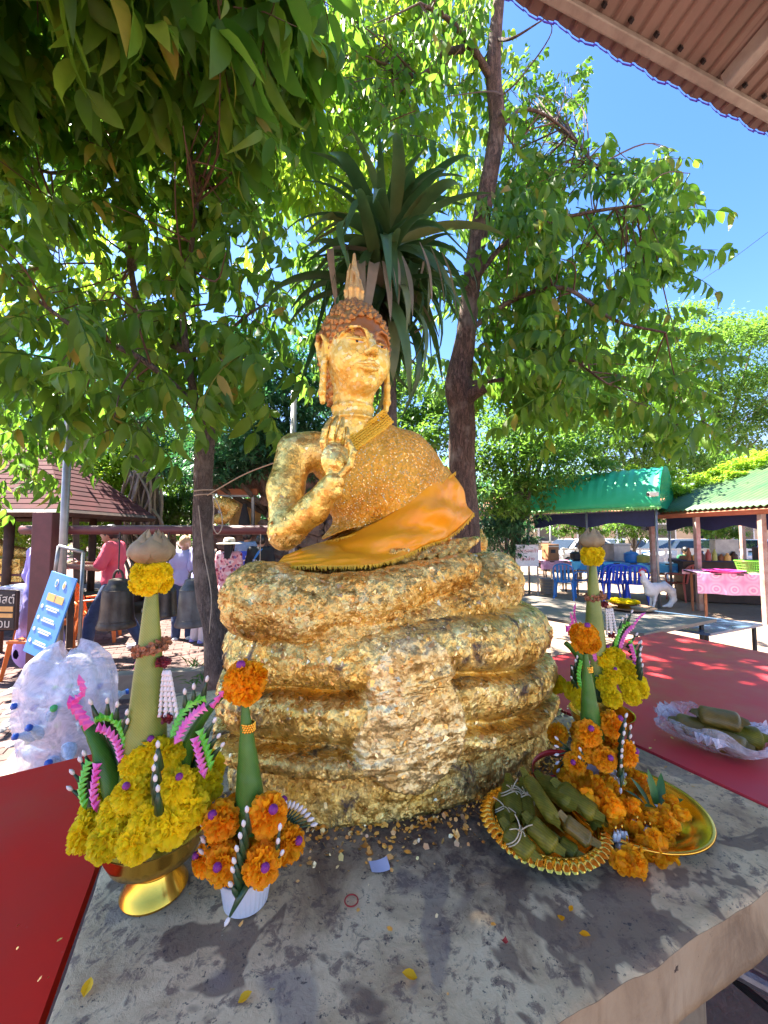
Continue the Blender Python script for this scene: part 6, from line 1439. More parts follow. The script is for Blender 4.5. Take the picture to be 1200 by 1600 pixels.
MB().add(*tube([E0-[0, 0, .10], K0-[0, 0, .1]], .06, 4)).build('gable_beam', M['fascia'], stl)
for f, w_ in ((.03, .02), (.35, .02), (.7, .02), (.03, .9), (.5, .9)):
    p = E0+(E1-E0)*f; p = p+(K0-E0)*w_; MB().add(*box(.09, .09, p[2]-.05, (p[0], p[1], (p[2]-.05)/2), .006)).build('post', M['old_steel'], stl)
V = np.array([[E0+(E1-E0)*a+np.array([.35, 0, -.12-.30*b_-.05*math.sin(a*22)*b_]) for b_ in np.linspace(0, 1, 4)] for a in np.linspace(.05, .95, 44)]); MB().add(V.reshape(-1, 3), gridF(44, 4)).build('navy_tarpaulin', M['navy'], stl)
o = small_leaf_cloud([((6.4+1.6+dx, 9.9+dy, 2.98+dx*.40), .42) for dx, dy in [(-.9, .25), (-.5, .2), (-.1, .15), (.3, .1), (.7, 0), (1.1, -.1), (1.5, -.1), (.2, -.3), (.9, -.5), (1.3, -.7)]], 3600, .11, M['leaf_back'], None, 33, 'creeper', .35); tag(o, 'yellow-green creeper spilling over the stall roof', 'creeper')
o = small_leaf_cloud([((6.9, 9.9, 3.05), .45), ((7.2, 9.7, 2.75), .4), ((6.5, 10.2, 3.2), .35)], 1500, .11, M['leaf_back'], None, 34, 'creeper', .8); tag(o, 'creeper climbing between the green awning and the stall', 'creeper')

def cyan_mat():
    m, nt, b = new_mat('cyan_patterned_oilcloth'); v = nt.nodes.new('ShaderNodeTexVoronoi'); v.inputs['Scale'].default_value = 5; nt.links.new(objco(nt), v.inputs['Vector']); sp = nt.nodes.new('ShaderNodeSeparateColor'); nt.links.new(v.outputs['Color'], sp.inputs[0])
    c = ramp(nt, sp.outputs[0], [(0, (.03, .35, .62)), (.4, (.10, .52, .75)), (.7, (.02, .20, .50))], 'CONSTANT').outputs[0]; nt.links.new(c, b.inputs['Base Color']); b.inputs['Roughness'].default_value = .35; return m
def pink_mat():
    m, nt, b = new_mat('pink_lace_oilcloth'); co = objco(nt); v = nt.nodes.new('ShaderNodeTexVoronoi'); v.inputs['Scale'].default_value = 3.6; v.inputs['Randomness'].default_value = 0; nt.links.new(co, v.inputs['Vector'])
    c = ramp(nt, v.outputs['Distance'], [(0, (.8, .5, .68)), (.12, (.62, .22, .45)), (.2, (.82, .6, .72)), (.3, (.68, .30, .52)), (.4, (.78, .45, .64)), (.6, (.66, .28, .5))]).outputs[0]; nt.links.new(c, b.inputs['Base Color']); b.inputs['Roughness'].default_value = .4; return m
M['cyan_cloth'] = cyan_mat(); M['pink_cloth'] = pink_mat()
def cloth_table(nm, label, a, b_, dep, z, drop, m, legm):
    a, b_ = np.array(a), np.array(b_); d = unit(b_-a); pr = np.array([-d[1], d[0]]); pr = pr if pr[1] > 0 else -pr; L = np.linalg.norm(b_-a); t = thing(nm, label, 'table', (*a, 0), math.atan2(d[1], d[0])); s = 1 if pr@np.array([-d[1], d[0]]) > 0 else -1
    n = 40; rows = [(-.012, -drop), (-.006, -drop*.5), (0, -.004), (.01, 0), (dep, 0), (dep+.01, -.1)]; V = np.array([[(x, s*(r_[0])-(.012*math.sin(x*17)*(r_[1] < -.02))*s, z+r_[1]+.008*math.sin(x*9)*(r_[1] < -.2)) for r_ in rows] for x in np.linspace(-.02, L+.02, n)])
    MB().add(V.reshape(-1, 3), gridF(n, 6)).build('tablecloth', m, t); MB().add(*box(L, dep, .03, (L/2, s*dep/2, z-.022))).build('tabletop', M['brown_wood'], t)
    for x in (.12, L-.12):
        for y in (.05, dep-.06): MB().add(*tube([(x, s*y, 0), (x, s*y, z-.03)], .024, 6)).build('leg', legm, t)
    return t
cloth_table('long_table', 'long stall table under cyan patterned oilcloth behind the chairs', gp(893, 10.6), gp(1100, 9.6), .7, .88, .22, M['cyan_cloth'], M['brown_wood'])
cloth_table('serving_table', 'serving table with pink lace-print cloth at the frame edge', gp(1088, 7.75), gp(1320, 7.0), .8, .86, .40, M['pink_cloth'], M['fascia'])
cloth_table('side_table', 'small side table with pale pink cloth behind the white notice', gp(845, 11.4), gp(890, 11.2), .6, .85, .25, M['pink_cloth'], M['brown_wood'])
# stall goods
def put(px, py, Y): return at(px, py, Y)
M['card'] = simple('brown_cardboard', (.36, .17, .08), (.3, .14, .06), rough=.8); c = put(862, 871, 11.4); o = thing('cardboard_box', 'tall brown cardboard box on the small side table', 'box', (c[0], 11.5, .86), R(12)); MB().add(*box(.34, .34, .46, (0, 0, .23), .004)).build('carton', M['card'], o); MB().add(*box(.15, .004, .10, (-.02, -.172, .26))).build('black_print', M['black_steel'], o); MB().add(*box(.33, .006, .03, (0, -.173, .40))).build('tape', M['cream'], o)
def pot(px, Y, z, r_, h_, m, label, nm='cooking_pot', cat='pot'):
    c = gp(px, Y); t = thing(nm, label, cat, (*c, z)); MB().add(*lathe([(.001, 0), (r_*.8, 0), (r_, h_*.4), (r_*.95, h_*.85), (r_, h_), (r_*.9, h_), (r_*.85, h_*.5), (.001, h_*.1)], 24)).build('pot', m, t, auto=40); MB().add(*lathe([(r_*.96, h_*1.0), (r_*.6, h_*1.2), (r_*.12, h_*1.26), (r_*.12, h_*1.4), (.001, h_*1.42)], 24)).build('lid', m, t, auto=40)
pot(898, 10.9, .885, .14, .2, M['black_steel'], 'black lidded pot on the cyan cloth behind the first blue chair'); pot(985, 10.35, .885, .17, .22, M['teal_plastic'], 'turquoise tub on the cyan cloth beside the yellow pot', 'plastic_tub', 'tub'); M['yel_g'] = simple('yellow_green_enamel', (.45, .45, .10), rough=.4); pot(1003, 10.2, .885, .17, .16, M['yel_g'], 'yellow-green lidded pot right of the turquoise tub')
c = gp(962, 10.9); o = thing('ice_chest', 'grey steel ice chest standing among the pots', 'ice chest', (*c, .885), R(15)); MB().add(*box(.55, .4, .42, (0, 0, .21), .01)).build('body', M['pole'], o); MB().add(*box(.58, .43, .05, (0, 0, .445), .01)).build('lid', M['steel'], o)
c = gp(823, 10.4); ws = thing('white_notice', 'white notice on legs lettered in red Thai asking for shoes to come off', 'sign', (c[0], c[1], 0), R(6)); MB().add(*box(.62, .02, .56, (0, 0, 1.05), .004)).build('board', M['white_paint'], ws)
for x in (-.29, .29): MB().add(*box(.03, .03, 1.35, (x, .02, .67))).build('leg', M['pole'], ws)
textobj('ถอดรองเท้า', .125, M['red_letter'], ws, FACE((0, -.013, 1.17))); textobj('ด้านล่าง', .125, M['red_letter'], ws, FACE((0, -.013, .96)))
# basket, pink tray, books, fan
gb_ = thing('lime_basket', 'lime green plastic basket on the pink cloth', 'basket', (*gp(1178, 7.7), .865), R(-10)); b = MB(); n = 40
for (z, s_) in ((.0, .82), (.22, 1.0)): b.add(*tube([(.30*s_*np.sign(math.cos(a))*abs(math.cos(a))**.5, .19*s_*np.sign(math.sin(a))*abs(math.sin(a))**.5, z) for a in np.linspace(0, 2*PI, n+1)], .014, 6, False))
b.build('rims', M['lime_plastic'], gb_, smooth=True)
pa = lambda a, z, s_: (.30*s_*np.sign(math.cos(a))*abs(math.cos(a))**.5, .19*s_*np.sign(math.sin(a))*abs(math.sin(a))**.5, z)
b = MB(); 
for i in range(56): a = i*2*PI/56; b.add(*tube([pa(a, 0, .82), pa(a, .22, 1.0)], .0055, 4, False))
for z in (.05, .10, .15, .19): b.add(*tube([pa(a, z, .82+.18*z/.22) for a in np.linspace(0, 2*PI, n+1)], .006, 4, False))
tag(b.build('lattice', M['lime_plastic'], gb_), kind='stuff')
M['hot_pink'] = simple('hot_pink_plastic', (.75, .05, .35), rough=.35); o = MB().add(*lathe([(.001, .0), (.20, 0), (.33, .035), (.34, .045), (.32, .04), (.19, .01), (.001, .008)], 40)).build('pink_tray', M['hot_pink'], smooth=True); o.location = (*gp(1128, 7.75), .866); tag(o, 'shallow hot pink tray on the pink cloth beside the basket', 'tray')
# chairs at the stall
BL_ = 'blue plastic chairs in front of the stall'
cb = chair((*gp(880, 10.0), 0), R(150), 'lighter blue plastic chair furthest left at the cyan table', M['teal_plastic'], BL_)
cb1 = chair((*gp(918, 10.2), 0), R(200), 'lighter blue plastic chair partly behind the far lotus offering', M['teal_plastic'], BL_, src=cb)
cbb = chair((*gp(960, 9.75), 0), R(165), 'deep blue plastic chair right of the far offering', M['blue_plastic'], BL_)
chair((*gp(992, 9.5), 0), R(150), 'deep blue plastic chair just left of the white rooster', M['blue_plastic'], BL_, src=cbb); chair((*gp(943, 9.9), 0), R(185), 'deep blue plastic chair showing only its leg behind the leaf cone', M['blue_plastic'], BL_, src=cbb)
chair((*gp(1064, 9.7), 0), R(190), 'faded red plastic chair behind the white rooster tail', M['red_plastic'])
# white rooster statue
rc = gp(1018, 8.7); ro = thing('rooster_statue', 'large white rooster statue with red comb and drooping tail', 'statue', (rc[0], rc[1], 0)); ro.scale = (.88, .88, .88); s = SDF((-.5, -.25, 0), (.75, .25, 1.05), .014)
s.ell((-.02, 0, .46), (.22, .13, .15), .05, ry=-.5).path([(-.12, 0, .52), (-.22, 0, .68), (-.25, 0, .84)], [.11, .075, .045], .04).ell((-.27, 0, .88), (.06, .045, .05), .02).path([(.1, 0, .50), (.28, 0, .52), (.44, 0, .40), (.48, 0, .22), (.38, 0, .08), (.22, 0, .05)], [.10, .09, .075, .06, .05, .02], .04).path([(.1, 0, .55), (.3, .03, .60), (.52, .04, .45), (.56, .03, .25)], [.06, .05, .04, .02], .03)
for y in (-.06, .06):
    s.path([(.0, y, .38), (-.02, y, .22), (-.06, y, .04)], [.06, .028, .024], .03); [s.cone((-.06, y, .03), (-.06+.1*math.cos(a)*-1, y+.07*math.sin(a), .02), .018, .01, .01) for a in (-.6, 0, .6)]
V, F = s.nets(); V = V+vnormals(V, F)*(.006*fbm(V*[16, 16, 16], 2, 111, True))[:, None]; MB().add(V, F).build('body', M['white_paint'], ro, smooth=True)
s = SDF((-.42, -.1, .7), (-.1, .1, 1.08), .008); [s.cone((-.33+.035*i, 0, .91), (-.325+.04*i, 0, .96+.022*math.sin(i)), .018, .009, .008) for i in range(5)]; s.ell((-.31, 0, .82), (.02, .02, .045), .01); V, F = s.nets(); MB().add(V, F).build('comb', M['red_letter'], ro, smooth=True)
MB().add(*tube([(-.325, 0, .885), (-.38, 0, .87)], [.016, .002], 8)).build('beak', M['amber'], ro, smooth=True)
# seller, bags and hanging things in the stall
person('seller in dark green polo shirt seated behind the cyan cloth', (*gp(1068, 11.2), -.12), R(12), 1.62, M['green_shirt'], M['denim'], M['hair_dark'], dict(kneeL=(.12, -.42, .55), ankL=(.12, -.40, .14), kneeR=(-.12, -.42, .55), ankR=(-.12, -.40, .14), hipL=(.09, 0, .62), hipR=(-.09, 0, .62), pel=(0, 0, .66), wai=(0, 0, .82), che=(0, -.02, 1.02), nek=(0, -.02, 1.18), head=(0, -.05, 1.31), shL=(.17, -.02, 1.13), elL=(.26, -.06, .9), haL=(.12, -.3, .86), shR=(-.17, -.02, 1.13), elR=(-.26, -.06, .9), haR=(-.12, -.3, .86)))
def goods(seed, n, cx, Yc, z, w_, cols, grp, words):
    r = np.random.default_rng(seed)
    for i in range(n):
        x = cx+(i/(n-1)-.5)*w_; Y = Yc+r.normal(0, .05); h_ = r.uniform(.12, .3); r_ = r.uniform(.04, .07); m = cols[i % len(cols)]; V, F = lathe([(.001, 0), (r_, 0), (r_*1.02, h_*.6), (r_*.5, h_*.8), (r_*.4, h_), (.001, h_)], 14)
        o = MB().add(V, F).build('jar', m, auto=40); c = gp(x, Y); o.location = (c[0], c[1], z); tag(o, words % ['orange-brown', 'amber', 'dark brown', 'faded red', 'yellow-green'][i % 5]+(', the one nearer the right edge' if i > 4 else ''), 'jar', grp)
goods(1, 8, 1110, 9.2, 1.0, 70, [M['fascia'], M['amber'], M['brown_wood'], M['red_plastic'], M['yel_g']], 'jars on the stall counter', '%s lidded jar on the dark stall counter')
ct = thing('stall_counter', 'dark counter with stacked boxes inside the roofed stall', 'counter', (*gp(1130, 9.4), 0), R(-18)); MB().add(*box(2.4, .6, .95, (.3, .1, .5), .01)).build('cabinet', M['brown_wood'], ct); MB().add(*box(2.5, .7, .04, (.3, .1, 1.0-.02), .004)).build('worktop', M['purple_cloth'] if 'purple_cloth' in M else M['navy'], ct)
for k, (x, w_, h_, m) in enumerate(((-.65, .4, .10, 'fascia'), (-.3, .3, .14, 'white_paint'), (0, .45, .5, 'pole'), (.75, .3, .32, 'brown_wood'), (1.1, .4, .22, 'fascia'))): MB().add(*box(w_, .3, h_, (x, .0, .98+h_/2+.003), .004)).build('carton', M[m], ct)
def fan(px, py, Y, label):
    t = thing('electric_fan', label, 'fan', tuple(at(px, py, Y))); 
    for r_ in (.05, .10, .15, .19): MB().add(*tube([(r_*math.cos(a), -.05, r_*math.sin(a)) for a in np.linspace(0, 2*PI, 25)], .004, 4, False)).build('cage_ring', M['pole'], t)
    for k in range(4): V, F = leaflet(.16, .12, .1, .2, 4); V = rot(V, 'x', .5); V = rot(V, 'y', k*PI/2); MB().add(V, F).build('blade', M['steel'], t, smooth=True)
    MB().add(*lathe([(.001, 0), (.05, 0), (.05, .12), (.001, .14)], 16)).build('motor', M['black_steel'], t).matrix_local = Matrix.Rotation(R(-90), 4, 'X'); MB().add(*tube([(0, .1, 0), (0, .1, .45)], .015, 6)).build('arm', M['black_steel'], t)
fan(1012, 826, 9.8, 'dusty fan hanging beneath the gap between awning and stall'); fan(1173, 815, 8.6, 'round grey fan hung under the brown fascia')
bk = gp(853, 10.9); o = thing('grey_bin', 'round grey wicker bin on the ground beneath the side table', 'bin', (*bk, 0)); MB().add(*lathe([(.001, .01), (.16, .01), (.20, .38), (.21, .40), (.19, .4), (.15, .03), (.001, .03)], 20)).build('bin', M['pole'], o, auto=40); b = MB(); [b.add(*tube([(.165+.04*z/.38)*np.array([math.cos(a), math.sin(a), 0])+[0, 0, z] for a in np.linspace(0, 2*PI, 25)], .008, 4, False)) for z in (.08, .16, .24, .32)]; b.build('hoops', M['rope'], o)
# sunlit lot beyond: low building, fence and parked cars
M['beige'] = simple('sunlit_beige_wall', (.55, .40, .27), (.62, .48, .34), rough=.85, scale=.6); M['tile'] = simple('orange_tile_roof', (.42, .16, .08), (.5, .22, .12), rough=.8); M['glass'] = simple('dark_window_glass', (.03, .04, .05), rough=.08)
bd_ = thing('low_building', 'long beige building with tiled roof in the sun beyond the stalls', 'building', (11.5, 24, 0)); MB().add(*box(24, 5, 3.0, (2, 3, 1.5))).build('wall', M['beige'], bd_)
V = np.array([(-10.6, -.2, 3.0), (14.6, -.2, 3.0), (14.6, 3, 4.2), (-10.6, 3, 4.2), (14.6, 6.2, 3), (-10.6, 6.2, 3)]); MB().add(V, [[0, 1, 2, 3], [3, 2, 4, 5], [0, 3, 5], [1, 4, 2]]).build('roof', M['tile'], bd_)
for i in range(10): f = MB().add(*box(1.3, .12, 1.2, (-8.6+i*2.4, .45, 1.7), .01)).build('window', M['white_paint'], bd_); MB().add(*box(1.1, .06, 1.0, (-8.6+i*2.4, .40, 1.7))).build('pane', M['glass'], f)
def car(loc_, rz, m, label):
    t = thing('parked_car', label, 'car', loc_, rz, 'cars parked in the sunlit lot'); s = SDF((-2.3, -1, .1), (2.3, 1, 1.6), .06); 
    pr = [(-2.1, .35), (-2.15, .75), (-1.3, .92), (-.7, 1.40), (.8, 1.42), (1.5, 1.0), (2.1, .9), (2.15, .4)]; n = len(pr)
    V = []; W2 = [.78, .84, .80, .62, .62, .80, .84, .78]
    for y in (-1, 1): V += [(x, y*w_, z) for (x, z), w_ in zip(pr, W2)]
    F = [[i, i+1, n+i+1, n+i] for i in range(n-1)]+[[n-1, 0, n, 2*n-1]]+[list(range(n))[::-1], list(range(n, 2*n))]; o = MB().add(V, F).build('body', m, t, auto=50); bv = o.modifiers.new('b', 'BEVEL'); bv.width = .09; bv.segments = 3
    for y in (-1, 1): MB().add([(-1.15, y*.80, .95), (1.2, y*.80, 1.0), (.72, y*.66, 1.34), (-.66, y*.66, 1.33)], [[0, 1, 2, 3]]).build('side_window', M['glass'], t)
    MB().add([(-1.34, -.68, .96), (-1.34, .68, .96), (-.78, .55, 1.37), (-.78, -.55, 1.37)], [[0, 1, 2, 3]]).build('windscreen', M['glass'], t)
    for x in (-1.35, 1.35):
        for y in (-.78, .78): w_ = MB().add(*lathe([(.001, -.1), (.30, -.1), (.33, -.05), (.33, .05), (.30, .1), (.001, .1)], 20)).build('wheel', M['black_steel'], t, auto=40); w_.matrix_local = Matrix.Translation((x, y, .33))@Matrix.Rotation(R(90), 4, 'X'); MB().add(*lathe([(.001, .105), (.18, .105), (.19, .1)], 12)).build('rim', M['pole'], w_)
    for y in (-.6, .6): MB().add(*box(.05, .3, .14, (-2.12, y, .68), .02)).build('headlight', M['white_paint'], t)
M['car_white'] = simple('white_car_paint', (.75, .75, .78), rough=.2, coat=1); M['car_silver'] = simple('silver_car_paint', (.45, .47, .5), rough=.25, metal=.4, coat=1)
for k, (px, Y, m, rz_, lb) in enumerate(((905, 18, 'car_white', .3, 'white car in the sun seen above the first blue chair'), (965, 19, 'car_silver', .4, 'silver car beyond the ice chest'), (1060, 17, 'car_white', .2, 'white car beyond the seller in green'), (1120, 16.5, 'car_silver', .3, 'silver car beyond the stall counter'), (1185, 16, 'car_white', .25, 'white car nearest the right frame edge'), (1010, 20, 'car_white', .3, 'white car beyond the hanging fan'))): car((*gp(px, Y), 0), rz_, M[m], lb)
fn = thing('white_fence', 'white post and rail fence along the sunlit lot', 'fence', (*gp(880, 15), 0), R(-6))
for i in range(26): MB().add(*box(.08, .08, 1.1, (i*.45, 0, .55))).build('post', M['white_paint'], fn)
for z in (.4, .8, 1.05): MB().add(*box(11.4, .05, .07, (5.6, -.03, z))).build('rail', M['white_paint'], fn)
# second small golden figure with orange sash, behind the big trunk
fg = SDF((-.3, -.3, 0), (.3, .3, .7), .014); fg.ell((0, 0, .1), (.24, .18, .10), .05).ell((0, 0, .30), (.12, .09, .18), .05).ell((0, -.01, .54), (.06, .06, .08), .03).cone((0, 0, .6), (0, 0, .68), .03, .008, .02); V, F = fg.nets()
t = thing('small_gilded_statue', 'small gilded seated figure with orange sash on a plinth behind the trunk', 'statue', (*gp(752, 3.9), 0)); MB().add(V+[0, 0, .98], F).build('figure', M['gold_leaf'], t, smooth=True); MB().add(*lathe([(.30, 0), (.30, .85), (.34, .88), (.34, .96), (.28, .98), (.001, .98)], 28)).build('plinth', M['gold_base'], t, auto=40); MB().add(*tube([(-.12, -.10, 1.42), (.0, -.14, 1.3), (.16, -.08, 1.16)], [.03, .05, .04], 8)).build('sash', M['saffron'], t, smooth=True)
# ================================================================== OFFERINGS ON THE SLAB
def petal_mat(name, a, b, tr=.25, tcol=(1, .5, .02)):
    return leafmat(name, [(0, a), (.5, tuple((x+y)/2 for x, y in zip(a, b))), (1, b)], tr, .6, tcol)
M['orange'] = petal_mat('orange_marigold_petals', (1.0, .34, .003), (1.0, .52, .008), .4, (1, .56, .02))
M['yellow'] = petal_mat('yellow_marigold_petals', (1.0, .72, .006), (1.0, .83, .012), .45, (1, .92, .04))
M['banana'] = simple('fresh_banana_leaf', (.030, .13, .012), (.065, .20, .02), rough=.42, scale=14, bmp=.35, bscale=120, bdist=.002)
M['banana_pale'] = simple('pale_banana_leaf_cone', (.15, .22, .03), (.28, .32, .06), rough=.42, scale=9, bmp=.3, bscale=150, bdist=.001)
veined(M['banana'], 150, 'DIAGONAL', .86, .15); veined(M['banana_pale'], 120, 'DIAGONAL', .9, .12)
M['banana_dark'] = simple('dark_folded_leaf', (.014, .045, .018), (.03, .08, .025), rough=.38, scale=30, bmp=.4, bscale=200, bdist=.001)
M['bud'] = simple('white_flower_bud', (.82, .80, .76), (.72, .70, .64), rough=.5)
M['purple_button'] = simple('purple_amaranth', (.16, .012, .17), (.28, .03, .25), rough=.6, scale=120, bmp=.8, bscale=500, bdist=.001)
M['pink_ribbon'] = simple('magenta_satin_ribbon', (.72, .06, .36), (.86, .22, .52), rough=.3, scale=30)
M['green_ribbon'] = simple('lime_satin_ribbon', (.12, .52, .03), (.22, .68, .06), rough=.3, scale=30)
M['lotus'] = simple('faded_lotus_petal', (.33, .27, .14), (.22, .165, .085), rough=.65, scale=22, bmp=.4, bscale=130, bdist=.001)
M['gold_metal'] = simple('polished_gold_aluminium', (.95, .56, .08), (.85, .44, .05), rough=.2, metal=1, scale=7, bmp=.06, bscale=30)
M['white_plastic'] = simple('white_ribbed_plastic', (.74, .74, .78), (.66, .66, .70), rough=.3)
M['brown_bloom'] = simple('dried_brown_blossoms', (.30, .11, .045), (.42, .18, .08), rough=.7, scale=40, island=.35)
M['red_bloom'] = simple('dark_red_petals', (.20, .01, .02), (.12, .01, .015), rough=.6, island=.3)
def marigold_mesh(name, R0, m, n=210, flat=.8, seed=0, ln=.42):
    r = np.random.default_rng(seed); b = MB(); i = np.arange(n); ph = np.arccos(1-1.85*(i+.5)/n); th = i*2.39996
    D = np.stack([np.sin(ph)*np.cos(th), np.sin(ph)*np.sin(th), np.cos(ph)], 1)
    V0, F0 = lathe([(.0004, R0*.60), (R0*.45, R0*.48), (R0*.62, 0), (R0*.45, -R0*.45), (.0004, -R0*.55)], 10); b.add(V0*[1, 1, flat], F0)
    for k in range(n):
        d = D[k]; t = np.cross(d, [0, 0, 1] if abs(d[2]) < .9 else [1, 0, 0]); t /= np.linalg.norm(t); u = np.cross(d, t)
        a = r.normal(0, .9); t2 = t*math.cos(a)+u*math.sin(a); u2 = np.cross(d, t2); tilt = r.normal(0, .28, 3); d2 = unit(d+tilt)
        L = R0*ln*r.uniform(.8, 1.2); w_ = R0*r.uniform(.15, .24); p = d*R0*.56
        V = [p-t2*w_*.4, p+t2*w_*.4, p+d2*L*.6-t2*w_+u2*w_*.35, p+d2*L*.55-u2*w_*.15, p+d2*L*.6+t2*w_+u2*w_*.35, p+d2*L-t2*w_*.75+u2*w_*.9, p+d2*L*1.08+u2*w_*.3, p+d2*L+t2*w_*.75+u2*w_*.9]
        b.add(np.array(V)*[1, 1, flat], [[0, 1, 4, 3], [0, 3, 2], [2, 3, 6, 5], [3, 4, 7, 6]])
    me = b.mesh(name, True); me.materials.append(m); return me
MY = [marigold_mesh('marigold', .041, M['yellow'], 230, .82, k) for k in range(3)]
MO = [marigold_mesh('marigold', .036, M['orange'], 210, .95, 10+k) for k in range(3)]
btn = MB().add(*lathe([(.0004, .009), (.006, .0075), (.0085, .003), (.008, -.002)], 10)).mesh('purple_button', True); btn.materials.append(M['purple_button'])
def lookto(p, q):                    # rotation whose Z points from p to q
    return (Vector(q)-Vector(p)).to_track_quat('Z', 'Y').to_matrix().to_4x4()
def bowl_thing(): pass
def cone_leaf(parent, a, b, ra, rb, m, name='leaf_cone', wraps=7):
    """rolled banana leaf cone with its spiral overlap standing proud"""
    a, b = np.array(a), np.array(b); n = 44; k = 28; t = np.linspace(0, 1, n); th = np.linspace(0, 2*PI, k, endpoint=False)
    r = ra+(rb-ra)*t; T = unit(b-a); X = unit(np.cross(T, [0, 1, .1])); Y = np.cross(T, X)
    sp = ((th[None]/(2*PI)+t[:, None]*wraps) % 1.0)
    rr = r[:, None]*(1+.06*sp+.012*np.sin(th[None]*3+t[:, None]*5))
    V = a+(b-a)*t[:, None, None]+rr[..., None]*(np.cos(th)[None, :, None]*X+np.sin(th)[None, :, None]*Y)
    return MB().add(V.reshape(-1, 3), gridF(n, k, wrap=True)).build(name, m, parent, auto=40)
def spike(b, bb, base, tip, r=.0045, bud=True):
    base, tip = np.array(base), np.array(tip); mid = (base+tip)/2+np.array([0, -.002, .002])
    b.add(*tube([base, mid, tip], [r, r*.8, r*.28], 6))
    if bud:
        d = unit(tip-base); P = [tip-d*.002, tip+d*.003, tip+d*.008, tip+d*.0125]; bb.add(*tube(P, [.0018, .0036, .0034, .0006], 7))
def ribbon_fold(parent, path, w, m, name, n=9, seed=0):
    """pleated ribbon: a row of folded points lying over one another"""
    P = resamp(smooth_path(path, 8), n+1); b = MB(); r = np.random.default_rng(seed)
    for i in range(n):
        a, c = P[i], P[i+1]; d = unit(c-a); s = unit(np.cross(d, [0, -1, .15])); o = np.array([0, -1, 0])
        L = np.linalg.norm(c-a)*1.75; p0 = a-s*w*.5; p1 = a+s*w*.5; tip = a+d*L+s*w*.15; mid = a+d*L*.5+o*w*.42
        b.add([p0, p1, tip, mid, a+o*w*.15], [[0, 4, 3], [4, 1, 3], [1, 2, 3], [2, 0, 3]])
    return b.build(name, m, parent, auto=20)
def leaf_wing(parent, path, r, m):
    P = smooth_path(path, 5); o = MB()
    T, N, B = frames(P); n = 12; k = len(P); a = np.linspace(0, 2*PI, n, endpoint=False); rr = np.linspace(r, r*.45, k)*(1+.10*((np.arange(k) % 4)/3))
    V = P[:, None]+rr[:, None, None]*(np.cos(a)[None, :, None]*N[:, None]+.6*np.sin(a)[None, :, None]*B[:, None])
    F = [list(f) for f in gridF(k, n, wrap=True)]+[list(range(n))[::-1], [(k-1)*n+i for i in range(n)]]
    return o.add(V.reshape(-1, 3), F).build('folded_leaf_wing', m, parent, auto=35)
def lotus_bud(parent, c, r, h):
    t = bpy.data.objects.new('lotus_bud', None); COL.objects.link(t); t.parent = parent; t.location = c
    for ring_, cnt, open_, hh in ((0, 4, .60, 1.0), (1, 5, .86, .92), (2, 6, 1.04, .80)):
        for i in range(cnt):
            a0 = i*2*PI/cnt+ring_*.5; n = 9; k = 7; U = np.linspace(0, 1, n)[:, None]; W_ = np.linspace(-1, 1, k)[None]
            rad = r*open_*(np.sin(PI*(.08+.80*U**.85))**.8)*(1+.02*ring_); z = h*hh*(U**1.05)-h*.12
            wd = (1.15 if ring_ else 1.3)*(np.sin(PI*(.12+.86*U))**.7)*W_*.9
            X = rad*np.cos(wd+a0); Y = rad*np.sin(wd+a0); Z = z-.14*h*np.abs(W_)**2*U
            V = np.stack([X, Y, Z+0*W_], -1).reshape(-1, 3); V += .0012*fbm(V*90+i, 2, i)[:, None]
            p = MB().add(V, gridF(n, k)).build('petal', M['lotus'], t, smooth=True)
    return t
def blossom_ring(parent, c, R0, r, n, m, name, seed=0, tilt=.0):
    g_ = np.random.default_rng(seed); b = MB()
    for i in range(n):
        a = g_.uniform(0, 2*PI); q = g_.uniform(0, 2*PI); rr = r*math.sqrt(g_.random())
        p = np.array([math.cos(a)*(R0+rr*math.cos(q)), math.sin(a)*(R0+rr*math.cos(q)), rr*math.sin(q)+tilt*math.cos(a)])
        V, F = lathe([(.0003, -.003), (.0036, .0005), (.0052, .0042), (.0026, .003), (.0003, .001)], 5); V = V @ np.array(Euler(tuple(g_.uniform(-1.6, 1.6, 3))).to_matrix()).T
        b.add(V+p+np.array(c), F)
    return b.build(name, m, parent)
def L2(px, py, Y, o): return at(px, py, Y)-np.array(o)
